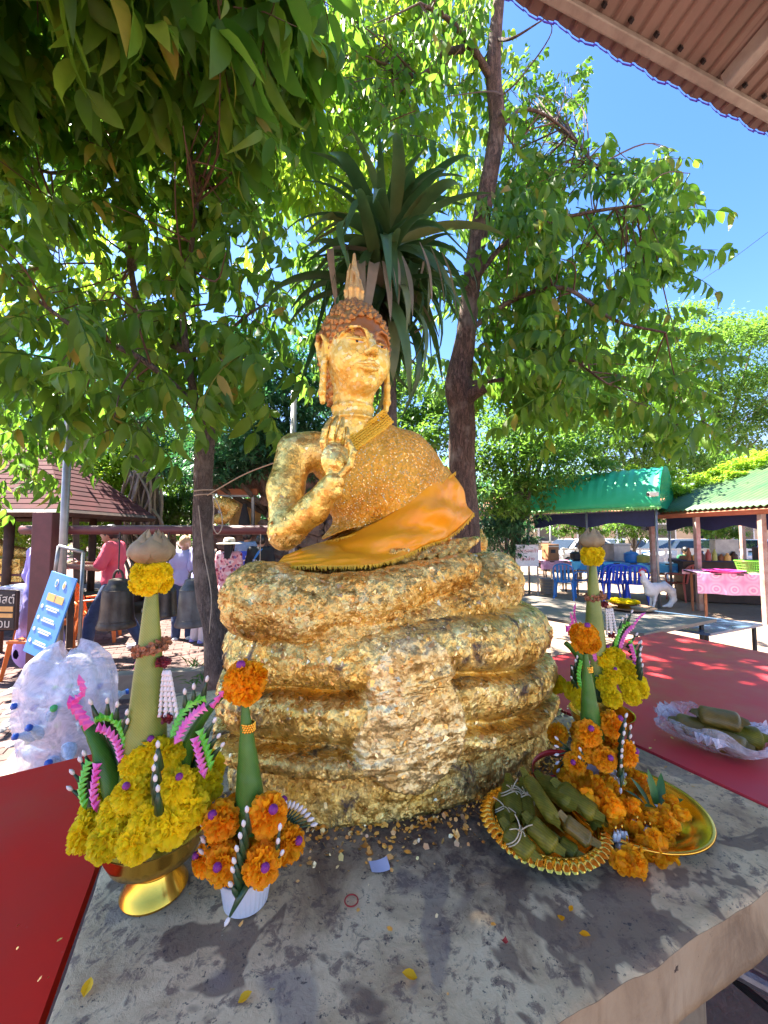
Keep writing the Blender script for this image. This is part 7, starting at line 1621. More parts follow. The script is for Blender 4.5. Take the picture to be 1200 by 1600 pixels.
def yellow_offering(label, nm='yellow_flower_offering'):
    O = np.array([-.447, .80, SLAB_Z+.10]); t = thing(nm, label, 'flower offering', tuple(O), group='tall yellow bai sri offerings')
    q = lambda px, py, Y: L2(px, py, Y, O)
    cb, ct = q(226, 1215, .80), q(237, 928, .80)
    cone_leaf(t, cb, ct, .043, .011, M['banana_pale'], wraps=3)
    lotus_bud(t, q(237, 875, .80), .040, .072)
    for i in range(9):
        a = i*2*PI/9; p = q(237, 903, .80)+[.021*math.cos(a), .021*math.sin(a), .010*(-1)**i]; inst(MY[i % 3], 'marigold', t, Matrix.Translation(Vector(p))@lookto((0, 0, 0), (math.cos(a), math.sin(a), .15*(-1)**i))@Matrix.Scale(.56, 4))
    blossom_ring(t, q(237, 1012, .80), .025, .010, 170, M['brown_bloom'], 'brown_blossom_garland', 1, .006)
    blossom_ring(t, q(252, 1036, .79), .006, .008, 40, M['red_bloom'], 'red_petal_knot', 2)
    blossom_ring(t, q(262, 1122, .78), .005, .006, 30, M['red_bloom'], 'red_petal_knot', 3)
    for k in range(4):                                     # jasmine strings
        a = q(256+k*3, 1052, .785-.003*k); b_ = q(250+k*9, 1116, .782-.004*(k % 2)); bb = MB()
        for i in range(9):
            p = a+(b_-a)*i/8.0; V, F = lathe([(.0016, .006), (.0042, .0), (.0050, -.004), (.002, -.005)], 6); bb.add(V+p, F)
        bb.build('jasmine_string', M['bud'], t, smooth=True)
    heads = [(237, 1172, .775, 1), (216, 1192, .765, 0), (262, 1180, .77, 0), (204, 1240, .735, 1), (276, 1226, .745, 2), (298, 1226, .79, 0), (246, 1215, .77, 0),
             (134, 1300, .765, 0), (168, 1312, .715, 0), (216, 1314, .70, 0), (268, 1290, .715, 0), (300, 1262, .745, 0), (322, 1228, .80, 0), (235, 1278, .72, 0), (185, 1265, .74, 0), (150, 1262, .80, 0), (328, 1195, .86, 0), (290, 1195, .87, 0), (170, 1230, .86, 0)]
    for i, (x, y, Y, bt) in enumerate(heads):
        p = q(x, y, Y); d = unit((p-[0, 0, -.03])*[1, 1, .8]+[0, -.02, .01]); o = inst(MY[i % 3], 'marigold', t, Matrix.Translation(Vector(p))@lookto((0, 0, 0), d)@Matrix.Rotation(i, 4, 'Z')@Matrix.Scale(.80 if i > 6 else .76, 4))
        if bt: inst(btn, 'purple_button', o, Matrix.Translation((0, 0, .030)))
    MB().add(*[lathe([(.001, .10), (.035, .095), (.060, .05), (.070, .0), (.06, -.02), (.001, -.03)], 24)[0]+q(230, 1262, .81), lathe([(.001, .10), (.035, .095), (.060, .05), (.070, .0), (.06, -.02), (.001, -.03)], 24)[1]]).build('leaf_core', M['banana_dark'], t, smooth=True)
    wd = M['banana_dark']
    leaf_wing(t, [q(190, 1262, .78), q(168, 1200, .78), q(152, 1158, .79), q(136, 1132, .80)], .026, M['banana'])
    leaf_wing(t, [q(205, 1215, .80), q(185, 1165, .80), q(165, 1130, .80)], .020, wd)
    leaf_wing(t, [q(280, 1225, .80), q(296, 1160, .80), q(325, 1110, .80), q(345, 1088, .80)], .022, M['banana'])
    leaf_wing(t, [q(300, 1225, .82), q(312, 1180, .82), q(322, 1150, .82)], .020, wd)
    leaf_wing(t, [q(150, 1275, .79), q(142, 1235, .79), q(140, 1195, .79)], .016, wd)
    # pleated ribbons
    R_ = [([(148, 1122), (172, 1120), (190, 1138), (197, 1165)], 'g', .776, 10), ([(152, 1136), (170, 1143), (184, 1162), (190, 1188)], 'p', .768, 9),
          ([(140, 1188), (132, 1210), (128, 1235), (134, 1258)], 'g', .765, 8), ([(152, 1192), (150, 1215), (146, 1238), (152, 1262)], 'p', .757, 7),
          ([(322, 1090), (300, 1098), (282, 1120), (270, 1150)], 'g', .776, 10), ([(322, 1104), (305, 1115), (288, 1135), (276, 1160)], 'p', .768, 9),
          ([(312, 1140), (320, 1160), (326, 1178), (330, 1198)], 'g', .77, 7), ([(304, 1152), (310, 1172), (314, 1190), (320, 1210)], 'p', .762, 7)]
    for k, (pp_, cc, Y, n) in enumerate(R_): ribbon_fold(t, [q(x, y, Y) for x, y in pp_], .019, M['green_ribbon' if cc == 'g' else 'pink_ribbon'], 'pleated_ribbon', n, k)
    ribbon_fold(t, [q(140, 1136, .775), q(118, 1106, .775), q(110, 1094, .775)], .024, M['pink_ribbon'], 'ribbon_tail', 5, 20)
    ribbon_fold(t, [q(110, 1096, .773), q(128, 1086, .773), q(130, 1076, .773), q(124, 1060, .773)], .015, M['pink_ribbon'], 'ribbon_tail', 5, 21)
    ribbon_fold(t, [q(330, 1104, .775), q(350, 1080, .775), q(372, 1066, .775)], .013, M['pink_ribbon'], 'ribbon_tail', 5, 22)
    ribbon_fold(t, [q(216, 1075, .84), q(212, 1050, .84), q(216, 1028, .84)], .012, M['pink_ribbon'], 'ribbon_tail', 5, 23)
    for k, grp_ in enumerate(([((158, 1128), (143, 1100)), ((170, 1122), (168, 1098)), ((182, 1130), (183, 1104)), ((192, 1142), (198, 1116)), ((196, 1150), (199, 1130))],
                 [((146, 1200), (133, 1180)), ((142, 1208), (127, 1190)), ((138, 1226), (115, 1209)), ((140, 1245), (112, 1234))],
                 [((291, 1112), (289, 1084)), ((304, 1102), (303, 1076)), ((316, 1092), (323, 1064))],
                 [((318, 1150), (334, 1128)), ((324, 1165), (340, 1152)), ((328, 1180), (346, 1166))])):
        b, bb = MB(), MB()
        for (x0, y0), (x1, y1) in grp_: spike(b, bb, q(x0, y0+8, .785), q(x1, y1, .77), .0062)
        so = b.build('leaf_spikes', wd, t, smooth=True); tag(so, kind='stuff'); tag(bb.build('flower_buds', M['bud'], so, smooth=True), kind='stuff')
    b, bb = MB(), MB()
    for x, y in ((247, 1167), (244, 1188), (241, 1204), (243, 1220), (247, 1236)): spike(b, bb, q(x-2+4, y+34, .70), q(x, y, .69), .0075)
    so = b.build('leaf_spikes', wd, t, smooth=True); tag(so, kind='stuff'); tag(bb.build('flower_buds', M['bud'], so, smooth=True), kind='stuff')
    return t
A = yellow_offering('tall yellow marigold offering with lotus bud tip, in gold pedestal bowl on slab corner')
Cc = copy_tree(A); Cc.location = (.712, 1.335, SLAB_Z+.125); Cc.rotation_euler = (0, 0, R(12)); Cc.scale = (.93, .93, .98)
tag(Cc, 'tall yellow marigold offering with lotus tip behind the small orange one by the red table')
def pedestal_bowl(loc_, label, sc=1):
    t = thing('pedestal_bowl', label, 'bowl', loc_, group='gold pedestal bowls')
    V, F = lathe([(.0, .032), (.030, .030), (.052, .008), (.058, .001), (.060, .006), (.056, .014), (.052, .020), (.044, .034), (.040, .044), (.046, .048), (.046, .053), (.040, .056)], 64)
    MB().add(V*sc, F).build('foot', M['gold_metal'], t, auto=30)
    V, F = lathe([(.038, .056), (.062, .062), (.080, .076), (.090, .098), (.094, .116), (.097, .122), (.093, .121), (.087, .100), (.074, .080), (.04, .070), (.001, .068)], 64)
    rb_ = MB().add(V*sc, F).build('bowl', M['gold_metal'], t, auto=30)
    V, F = lathe([(.0385, .052), (.0405, .054), (.0415, .057), (.0400, .0595)], 48); MB().add(V*sc*[1.02, 1.02, 1], F).build('bead_ring', M['gold_metal'], rb_, smooth=True)
    return t
pedestal_bowl((-.452, .823, SLAB_Z+.0015), 'gold pedestal bowl with flared foot holding the near yellow offering')
pedestal_bowl((.712, 1.335, SLAB_Z+.0015), 'gold pedestal bowl mostly hidden, holding the farther yellow offering')
def orange_offering(label, nm='orange_flower_offering'):
    O = np.array([-.262, .775, SLAB_Z+.05]); t = thing(nm, label, 'flower offering', tuple(O), group='small orange offerings')
    q = lambda px, py, Y: L2(px, py, Y, O)
    cone_leaf(t, q(392, 1290, .775), q(383, 1100, .775), .031, .006, M['banana'], wraps=4)
    top = q(383, 1066, .775)
    for i in range(6):
        a = i*PI/3; inst(MO[i % 3], 'marigold', t, Matrix.Translation(Vector(top+[.014*math.cos(a), .014*math.sin(a), .010*(-1)**i]))@lookto((0, 0, 0), (math.cos(a), math.sin(a), .5*(-1)**i))@Matrix.Scale(.80, 4))
    inst(btn, 'purple_button', t, Matrix.Translation(Vector(top+[-.004, -.014, .036])))
    b = MB()
    for k in range(4):
        for i in range(16): a = i*2*PI/16+k*.2; b.add(*lathe([(.0003, .003), (.0026, 0), (.0003, -.003)], 5)); b.V[-1] = b.V[-1]+q(388, 1135+(k-1.5)*3.4, .775)+[.0118*math.cos(a), .0118*math.sin(a), 0]
    b.build('gold_bead_band', M['gold_metal'], t, smooth=True)
    for i, (x, y, Y, s, f) in enumerate([(346, 1281, .745, .92, 1), (418, 1273, .745, .98, 1), (351, 1350, .715, .86, 1), (409, 1350, .705, .88, 1), (450, 1318, .765, .86, 1), (326, 1340, .765, .8, 1), (392, 1296, .80, .8, 0), (430, 1270, .84, .85, 1), (372, 1262, .85, .85, 0), (345, 1316, .76, .8, 0), (418, 1320, .76, .85, 0), (385, 1330, .76, .8, 0)]):
        p = q(x, y, Y); d = unit(p*[1, 1, .35]+[0, -.03, .022]); o = inst(MO[i % 3], 'marigold', t, Matrix.Translation(Vector(p))@lookto((0, 0, 0), d)@Matrix.Rotation(i, 4, 'Z')@Matrix.Scale(s, 4))
        if f: inst(btn, 'purple_button', o, Matrix.Translation((0, 0, .030)))
    wd = M['banana_dark']
    def fan(lst, Yb, Yt, r=.0036):
        b, bb = MB(), MB()
        for (x0, y0), (x1, y1) in lst: spike(b, bb, q(x0, y0, Yb), q(x1, y1, Yt), r)
        so = b.build('leaf_spikes', wd, t, smooth=True); tag(so, kind='stuff'); tag(bb.build('flower_buds', M['bud'], so, smooth=True), kind='stuff')
    fan([((388, 1300), (386, 1268)), ((384, 1322), (381, 1290)), ((382, 1340), (376, 1309)), ((380, 1358), (371, 1329)), ((378, 1375), (367, 1348)), ((376, 1388), (365, 1362)), ((374, 1400), (362, 1384)), ((386, 1382), (358, 1434))], .70, .685, .0065)
    fan([((436, 1300), (453-8+i*5.2, 1262+i*i*.55-i*1.0)) for i in range(9)], .79, .80)
    fan([((345, 1310), (320, 1276+i*16)) for i in range(5)], .79, .80)
    fan([((432, 1330), (434, 1317)), ((430, 1350), (439, 1335)), ((433, 1330), (437, 1296))], .72, .712, .005)
    fan([((340, 1350), (318, 1333)), ((338, 1340), (320, 1316))], .75, .745, .005)
    return t
B = orange_offering('small orange marigold offering with dark leaf cone, in white bowl at the slab front')
Dd = copy_tree(B); Dd.location = (.545, 1.09, SLAB_Z+.052); Dd.rotation_euler = (0, 0, R(20)); Dd.scale = (.95, .95, 1.0)
tag(Dd, 'small orange marigold offering with leaf cone in front of the farther yellow one')
def ribbed_cup(loc_, label):
    n = 96; prof = [(.036, .0), (.040, .003), (.046, .045), (.050, .056), (.054, .062), (.052, .062), (.046, .054), (.040, .010), (.001, .008)]
    V, F = lathe(prof, n); a = np.arctan2(V[:, 1], V[:, 0]); k = np.where((V[:, 2] > .004) & (V[:, 2] < .05), 1+.022*np.sign(np.sin(a*32)), 1); V[:, :2] *= k[:, None]
    t = MB().add(V*1.02, F).build('ribbed_bowl', M['white_plastic'], auto=30); t.location = loc_
    return tag(t, label, 'bowl', 'white ribbed plastic bowls')
ribbed_cup((-.264, .800, SLAB_Z+.0015), 'white ribbed plastic bowl under the near orange offering')
ribbed_cup((.545, 1.09, SLAB_Z+.0015), 'white ribbed plastic bowl under the farther orange offering')

# ---- gold scalloped bowl with banana leaf parcels
gb = G(849, 1308, SLAB_Z)[:2]
tb = thing('scalloped_bowl', 'gold bowl with a scalloped petal rim holding tied banana leaf parcels', 'bowl', (gb[0], gb[1], SLAB_Z+.0015)); tb.scale = (.93, .93, .93)
V, F = lathe([(.001, .004), (.085, .004), (.10, .008), (.118, .028), (.128, .045), (.124, .046), (.112, .030), (.094, .012), (.001, .009)], 96)
MB().add(V, F).build('bowl', M['gold_metal'], tb, smooth=True)
pm = MB()
for ring_, (r0, z0, tl_) in enumerate(((.121, .036, .5), (.133, .041, .9))):
    pass
u = np.linspace(0, 1, 6)[:, None]; v_ = np.linspace(-1, 1, 5)[None]
Vp = np.stack([.030*u+0*v_, .0098*v_*np.sqrt(np.clip(1-(u-.45)**2*2.6, .05, 1)), .006*(1-v_**2)*np.sin(PI*np.clip(u, .05, .98))+0*u], -1).reshape(-1, 3)
pet = MB().add(Vp, gridF(6, 5)).mesh('rim_petal', True); pet.materials.append(M['gold_metal'])
for r0, z0, pit, n, sc_ in ((.122, .044, .18, 50, 1.05), (.112, .034, -.55, 46, .95)):
    for i in range(n):
        a = i*2*PI/n+(.06 if pit < 0 else 0); inst(pet, 'rim_petal', tb, Matrix.Rotation(a, 4, 'Z')@Matrix.Translation((r0, 0, z0))@Matrix.Rotation(-pit if pit < 0 else pit, 4, 'Y')@Matrix.Scale(sc_, 4))
M['parcel'] = simple('steamed_banana_leaf', (.10, .095, .006), (.24, .20, .018), spec=.25, rough=.45, scale=16, bmp=.55, bscale=90, bdist=.003, stops=(.4, .68))
M['parcel2'] = simple('browned_banana_leaf', (.22, .14, .02), (.11, .08, .010), rough=.42, scale=14, bmp=.5, bscale=90, bdist=.003)
M['raffia'] = simple('pale_bamboo_tie', (.66, .55, .34), (.5, .4, .24), rough=.6, scale=60)
def parcel(a, b, r, label, m, tie=True, seed=0, grp='banana leaf parcels heaped in the gold bowl', nm='leaf_parcel'):
    a, b = np.array(a), np.array(b); L = np.linalg.norm(b-a); t = thing(nm, label, 'leaf parcel', tuple((a+b)/2), group=grp)
    n = 22; k = 20; u = np.linspace(0, 1, n); th = np.linspace(0, 2*PI, k, endpoint=False)
    prof = r*np.clip(np.minimum(u, 1-u)*9, .10, 1)**.45
    T = unit(b-a); X = unit(np.cross(T, [0, 0, 1])); Y = np.cross(X, T)
    rr = prof[:, None]*(1+.05*np.sin(3*th+seed)[None]+.10*((th[None]/(2*PI)*2+u[:, None]*.7+seed*.3) % 1.0)*.9+.05*np.sin(u*40)[:, None]*0)
    rr = rr*(1+.06*fbm(np.stack([np.cos(th)[None]+0*u[:, None], np.sin(th)[None]+0*u[:, None], u[:, None]*3+0*th[None]], -1)*1.5, 3, seed))
    V = (a-(a+b)/2)+(b-a)*u[:, None, None]+rr[..., None]*(1.12*np.cos(th)[None, :, None]*X+.86*np.sin(th)[None, :, None]*Y)
    F = [list(f) for f in gridF(n, k, wrap=True)]+[list(range(k))[::-1], [(n-1)*k+i for i in range(k)]]
    MB().add(V.reshape(-1, 3), F).build('leaf_wrap', m, t, auto=50)
    # folded flap ends
    for s, e in ((-1, a), (1, b)):
        c = e-(a+b)/2-T*s*.012; W_ = r*.95
        MB().add([c-X*W_, c+X*W_, c+X*W_*.55+T*s*.030+Y*.008, c-X*W_*.45+T*s*.034-Y*.004, c+Y*r*.7, c+T*s*.026+Y*.016], [[0, 1, 2, 3], [0, 4, 5, 3], [4, 1, 2, 5]]).build('leaf_flap', m, t)
    if tie:
        for q_ in (.36, .44):
            P = []
            for i in range(20):
                a_ = i*2*PI/19; P.append((a-(a+b)/2)+(b-a)*q_+T*.006*math.sin(a_*2)+(X*1.22*math.cos(a_)+Y*1.0*math.sin(a_))*r*1.05)
            MB().add(*tube(P, .0014, 5)).build('tie', M['raffia'], t, smooth=True)
        c = (b-a)*(-.1)+Y*r*1.08; bb = MB()
        for k_ in range(4): d = unit(rng.normal(0, 1, 3)*[1, 1, .3]+Y*.5); bb.add(*tube(smooth_path([c, c+d*.014+Y*.004, c+d*.030], 3), [.0013]*4 if False else .0013, 4))
        bb.build('tie_ends', M['raffia'], t)
    return t
Pl = [((797, 1232, .985), (806, 1292, .95), .0215, 1, 'upright parcel with crossed ties at the bowl rim, leftmost on top', 1), ((818, 1238, .975), (826, 1296, .945), .019, 1, 'slim tied parcel just beside the crossed-tie one', 1),
      ((786, 1262, .955), (794, 1312, .935), .019, 1, 'short dark tied parcel low against the left rim', 0), ((792, 1302, .975), (836, 1352, .95), .0225, 1, 'fat parcel with knotted straw tie at the front of the bowl', 1),
      ((826, 1292, .985), (872, 1340, .955), .023, 0, 'plain untied parcel in the middle of the bowl', 1), ((822, 1222, 1.02), (872, 1300, .99), .0165, 0, 'long folded leaf roll lying across the top of the heap', 1),
      ((846, 1226, .99), (898, 1276, .985), .022, 0, 'flat wide parcel near the back of the heap', 1), ((872, 1238, 1.0), (936, 1290, .975), .024, 0, 'big olive parcel at the right of the heap', 1), ((880, 1290, .985), (926, 1330, .955), .0185, 0, 'brownish torn parcel at the right front of the heap', 2),
      ((872, 1325, .95), (905, 1352, .94), .019, 0, 'small dark parcel wedged at the front rim of the bowl', 1), ((926, 1280, .96), (946, 1318, .94), .019, 0, 'stub of a parcel against the right rim of the bowl', 1)]
for k, (p, q_, r_, ti, lb, mm) in enumerate(Pl): parcel(G(p[0], p[1]-9, p[2]-.012), G(q_[0]-3, q_[1]-14, q_[2]-.012), r_*.9, lb, M['parcel2' if mm == 2 else 'parcel'], ti, k)

# ---- round gold tray with garlands
tc = at(985, 1258, 1.03)[:2]
tray = thing('round_tray', 'round gold tray with ribbed rim, carrying orange garlands', 'tray', (tc[0], tc[1], SLAB_Z+.0015))
V, F = lathe([(.001, .004), (.105, .004), (.125, .010), (.142, .024), (.160, .028), (.166, .031), (.164, .035), (.156, .033), (.140, .029), (.122, .015), (.104, .0085), (.001, .0085)], 120)
a = np.arctan2(V[:, 1], V[:, 0]); rr_ = np.hypot(V[:, 0], V[:, 1]); V[:, 2] += .0022*np.sin(a*60)*((rr_ > .11) & (rr_ < .145)); MB().add(V, F).build('dish', M['gold_metal'], tray, smooth=True)
PF = [marigold_mesh('garland_flower', .026, M['orange'], 46, .9, 30+k, .62) for k in range(3)]
def puffy(name, R0, m, seed):            # loose petal puff as threaded in garlands
    r = np.random.default_rng(seed); b = MB()
    for k in range(26):
        d = unit(r.normal(0, 1, 3)); t = unit(np.cross(d, r.normal(0, 1, 3))); u_2 = np.cross(d, t); s = R0*r.uniform(.5, .72)
        n_ = 5; U, W_ = np.meshgrid(np.linspace(0, 1, n_), np.linspace(-1, 1, 5), indexing='ij')
        X = d*R0*.35; V = X+d[None, None]*(s*U*.95)[..., None]+t*(s*.62*W_*np.sin(PI*(.15+.7*U)))[..., None]+u_2*(s*.35*(1-W_**2)*U+s*.10*np.sin(W_*7+k)*U)[..., None]
        b.add(V.reshape(-1, 3), gridF(n_, 5))
    V0, F0 = lathe([(.0004, R0*.6), (R0*.5, R0*.3), (R0*.6, 0), (R0*.5, -R0*.3), (.0004, -R0*.6)], 8); b.add(V0, F0)
    me = b.mesh(name, True); me.materials.append(m); return me
PF = [puffy('garland_flower', .026, M['orange'], 40+k) for k in range(4)]
def garland(label, pts, r=1.0, nm='flower_garland', jit=.005, grp=None):
    c0 = np.mean([G(x, y, z) for x, y, z in pts], 0); t = thing(nm, label, 'garland', tuple(c0), group=grp)
    for i, (x, y, z) in enumerate(pts):
        p = G(x, y, z)-c0+rng.normal(0, jit, 3); inst(PF[i % 4], 'garland_flower', t, Matrix.Translation(Vector(p))@Euler(tuple(rng.uniform(0, 6, 3))).to_matrix().to_4x4()@Matrix.Scale(r*rng.uniform(.9, 1.12), 4))
    return t, c0
pts = []
for i, (x, y) in enumerate([(878, 1202), (893, 1196), (905, 1206), (888, 1214), (902, 1220), (918, 1216), (912, 1232), (928, 1228), (930, 1244), (945, 1238), (942, 1256), (958, 1250), (960, 1232), (950, 1224), (934, 1262), (918, 1248), (900, 1236), (886, 1228), (972, 1262), (960, 1266)]): pts.append((x, y, .955+.02*(i % 2)))
garland('thick puffy orange petal garland lying from tray to leaf bowl', pts, 1.0, grp='orange garlands on the round tray')
g2, c2_ = garland('orange garland end with white tassels over the tray rim', [(955, 1278, .955), (968, 1270, .96), (982, 1262, .96), (992, 1272, .95), (946, 1288, .945), (1000, 1262, .945), (985, 1282, .945)], .82, grp='orange garlands on the round tray')
def tassels(t, c0, lst):
    for (x, y, z) in lst:
        p = G(x, y, z)-c0; b = MB()
        for k in range(5):
            a_ = rng.uniform(-.5, .5); V, F = lathe([(.0022, .006), (.0042, 0), (.0052, -.010), (.003, -.013)], 6); V = rot(rot(V, 'y', a_), 'z', k*1.25); b.add(V+p+[rng.normal(0, .004), rng.normal(0, .004), -.002], F)
        o = b.build('white_tassel', M['bud'], t, smooth=True)
        MB().add(*tube([p+[0, 0, .004], p+[0, 0, .016]], .0022, 6)).build('gold_bead', M['gold_metal'], o, smooth=True)
tassels(g2, c2_, [(962, 1302, .945), (972, 1300, .94), (996, 1286, .945), (1008, 1294, .935), (1016, 1296, .935), (968, 1318, .925), (980, 1318, .925), (1020, 1302, .925)])
garland('orange ball garland along the far right of the tray', [(1050, 1252, .945), (1058, 1264, .945), (1062, 1278, .945), (1052, 1288, .945), (1038, 1290, .945), (1024, 1284, .945), (1012, 1276, .95), (1044, 1272, .95)], .78, grp='orange garlands on the round tray')
g3, c3 = garland('orange and white jasmine garland near the red bow', [(950, 1208, .955), (944, 1216, .955), (988, 1224, .955), (996, 1230, .95), (982, 1232, .955), (1000, 1222, .95), (975, 1205, .95), (990, 1208, .95)], .70, grp='orange garlands on the round tray')
b = MB()
for k in range(60): V, F = lathe([(.0003, .004), (.0035, 0), (.0003, -.004)], 5); b.add(V+G(966+rng.normal(0, 5), 1212+rng.normal(0, 4), .962)-c3+rng.normal(0, .004, 3), F)
b.build('jasmine_band', M['bud'], g3, smooth=True)
garland('loose orange garland lying on the slab before the tray', [(1040, 1318, .925), (1025, 1312, .93), (1010, 1320, .925), (1046, 1328, .92), (1020, 1332, .92), (1000, 1340, .922), (985, 1338, .93), (992, 1352, .918), (966, 1344, .92), (975, 1330, .93), (1032, 1326, .935), (1008, 1310, .925)], .88, nm='loose_garland', grp='orange garlands on the round tray')
# orchid with leaves in the tray
oc = G(1025, 1262, .93); orc = thing('flower_spray', 'fresh green leaves and white orchid stuck into the tray', 'flower spray', tuple(oc))
for k, (dx, dy, L_, az, el) in enumerate(((0, 0, .075, 1.6, 1.35), (.012, 0, .07, .9, 1.1), (-.012, .004, .06, 2.3, 1.0), (.0, -.006, .05, 3.6, .5), (.008, .008, .055, 2.0, 1.25), (-.01, -.01, .05, 4.4, .3), (.02, .0, .05, .1, .4), (-.02, .01, .05, 3.0, .7))):
    V, F = leaflet(L_*1.1, .020, .1, .35, 6); V = rot(rot(V, 'y', -el), 'z', az); MB().add(V+[dx, dy, 0], F).build('leaf', M['banana'], orc, smooth=True)
b = MB()
for k in range(9): V, F = leaflet(.018, .014, .2, -.3, 3); V = rot(rot(V, 'y', rng.uniform(-.6, .4)), 'z', k*.8); b.add(V+[.004+.004*(k % 3), -.02, .012], F)
b.build('white_petals', M['bud'], orc, smooth=True)
# red ribbon loop and bow
M['red_ribbon'] = simple('red_satin_ribbon', (.55, .008, .015), (.7, .05, .05), rough=.3, scale=20)
rbn = thing('red_ribbon', 'red ribbon with a wide loop and bow behind the orange garland', 'ribbon', tuple(G(900, 1190, .93)))
P = smooth_path([G(932, 1188, .945), G(900, 1180, .95), G(860, 1176, .955), G(838, 1186, .95), G(832, 1202, .94), G(842, 1216, .935), G(868, 1216, .94)], 10)-np.array(rbn.location)
V = np.stack([P-[0, 0, .0085], P+[0, 0, .0085]], 1); MB().add(V.reshape(-1, 3), gridF(len(P), 2)).build('loop', M['red_ribbon'], rbn, smooth=True).modifiers.new('s', 'SOLIDIFY').thickness = .001
b = MB()
for k in range(7):
    a_ = k*.9; c = G(938, 1200, .955)-np.array(rbn.location); d = np.array([math.cos(a_), .5*math.sin(a_), .55+.2*math.sin(k*2)])*.026; s = np.array([-math.sin(a_), .6*math.cos(a_), .2])*.011
    Q = np.array([c-s*.4, c+s*.4, c+d-s, c+d+s, c+d*.7+[0, 0, .01]-s, c+d*.7+[0, 0, .01]+s, c-s*.3, c+s*.3]); b.add(Q, [[0, 1, 3, 2], [2, 3, 5, 4], [4, 5, 7, 6]])
b.build('bow', M['red_ribbon'], rbn, smooth=True)

# ---- scraps on the slab
M['paper'] = simple('white_paper', (.70, .69, .78), (.62, .61, .70), rough=.6)
M['orange_leaf'] = simple('orange_backing_scrap', (.62, .27, .04), (.5, .2, .03), rough=.5, metal=.3)
M['rubber'] = simple('red_rubber', (.45, .03, .02), rough=.5)
def scrap(px, py, w_, h_, ang, m, label, cat, nm, z=SLAB_Z+.003, curl=.003):
    p = G(px, py, z); n = 6; U, W_ = np.meshgrid(np.linspace(-.5, .5, n), np.linspace(-.5, .5, n), indexing='ij')
    V = np.stack([U*w_, W_*h_, curl*(U*U*4+.6*W_*U*3)], -1).reshape(-1, 3); V = rot(V, 'z', ang)
    o = MB().add(V, gridF(n, n)).build(nm, m, smooth=True); o.location = p; return tag(o, label, cat)
scrap(593, 1353, .040, .032, .25, M['paper'], 'small white square of paper lying before the statue', 'paper', 'paper_square')
scrap(569, 1322, .017, .013, .7, M['orange_leaf'], 'tan square scrap behind the white paper, the farther of two', 'paper scrap', 'backing_scrap')
scrap(577, 1334, .015, .012, .3, M['orange_leaf'], 'tan square scrap nearest the white paper', 'paper scrap', 'backing_scrap')
scrap(711, 1307, .018, .016, .3, M['flake'], 'crumpled pale gold leaf square beside the scalloped bowl', 'gold leaf', 'gold_leaf_square', curl=.008)
scrap(788, 1471, .010, .008, .3, M['rubber'], 'tiny red scrap on the slab front', 'paper scrap', 'red_scrap')
M['petal_y'] = petal_mat('fallen_yellow_petal', (.75, .42, .01), (.9, .55, .02))
for k, (x, y, s_, lb) in enumerate(((372, 1567, .020, 'bright yellow fallen petal nearest the camera'), (131, 1558, .022, 'yellow petal at the slab corner by the red table'), (652, 1528, .024, 'brown-yellow petal standing on the slab front'), (876, 1430, .018, 'orange petal in front of the scalloped bowl, the farther one'), (905, 1458, .018, 'orange petal in front of the scalloped bowl, the nearer one'), (890, 1424, .012, 'small orange petal crumb by the bowl'))):
    V, F = leaflet(s_, s_*.7, -.3, .5, 4); V = rot(V, 'z', k*1.3+.5); o = MB().add(V, F).build('fallen_petal', M['petal_y'] if k < 3 else M['orange']); o.location = G(x, y, SLAB_Z+.004); tag(o, lb, 'petal')
V, F = tube([(.0125*math.cos(a_), .0125*math.sin(a_), 0) for a_ in np.linspace(0, 2*PI, 33)], .0013, 6); o = MB().add(V, F).build('rubber_band', M['rubber'], smooth=True); o.location = G(549, 1407, SLAB_Z+.0035); tag(o, 'red rubber band lying on the slab', 'rubber band')
# fallen gold: dense against the base, thinning outward
r = np.random.default_rng(55); Qs = []; k = 0; N2_ = 1500
while k < N2_:
    a_ = r.uniform(PI*.9, PI*2.1); rad = 1.0+abs(r.normal(0, .16))+ (r.random() < .06)*r.random()*.8
    x, y = .55*rad*math.cos(a_), .355*rad*math.sin(a_); p = np.array([C0[0]+x*math.cos(TH)-y*math.sin(TH), C0[1]+x*math.sin(TH)+y*math.cos(TH), SLAB_Z+.003+r.random()*.004])
    s_ = r.uniform(.0018, .0085)*(1 if rad < 1.3 else .7); n_ = unit(r.normal(0, .45, 3)+[0, 0, 1]); t_ = unit(np.cross(n_, r.normal(0, 1, 3))); b2_ = np.cross(n_, t_)
    Qs.append([p+s_*r.uniform(.6, 1.2)*(math.cos(c)*t_+math.sin(c)*b2_) for c in np.arange(5)*2*PI/5]); k += 1
tag(MB().add(np.array(Qs).reshape(-1, 3), np.arange(N2_*5).reshape(-1, 5)).build('fallen_gold_flakes', M['flake']), 'scattered gold leaf crumbs on the slab round the statue base', 'gold flakes', kind='stuff')

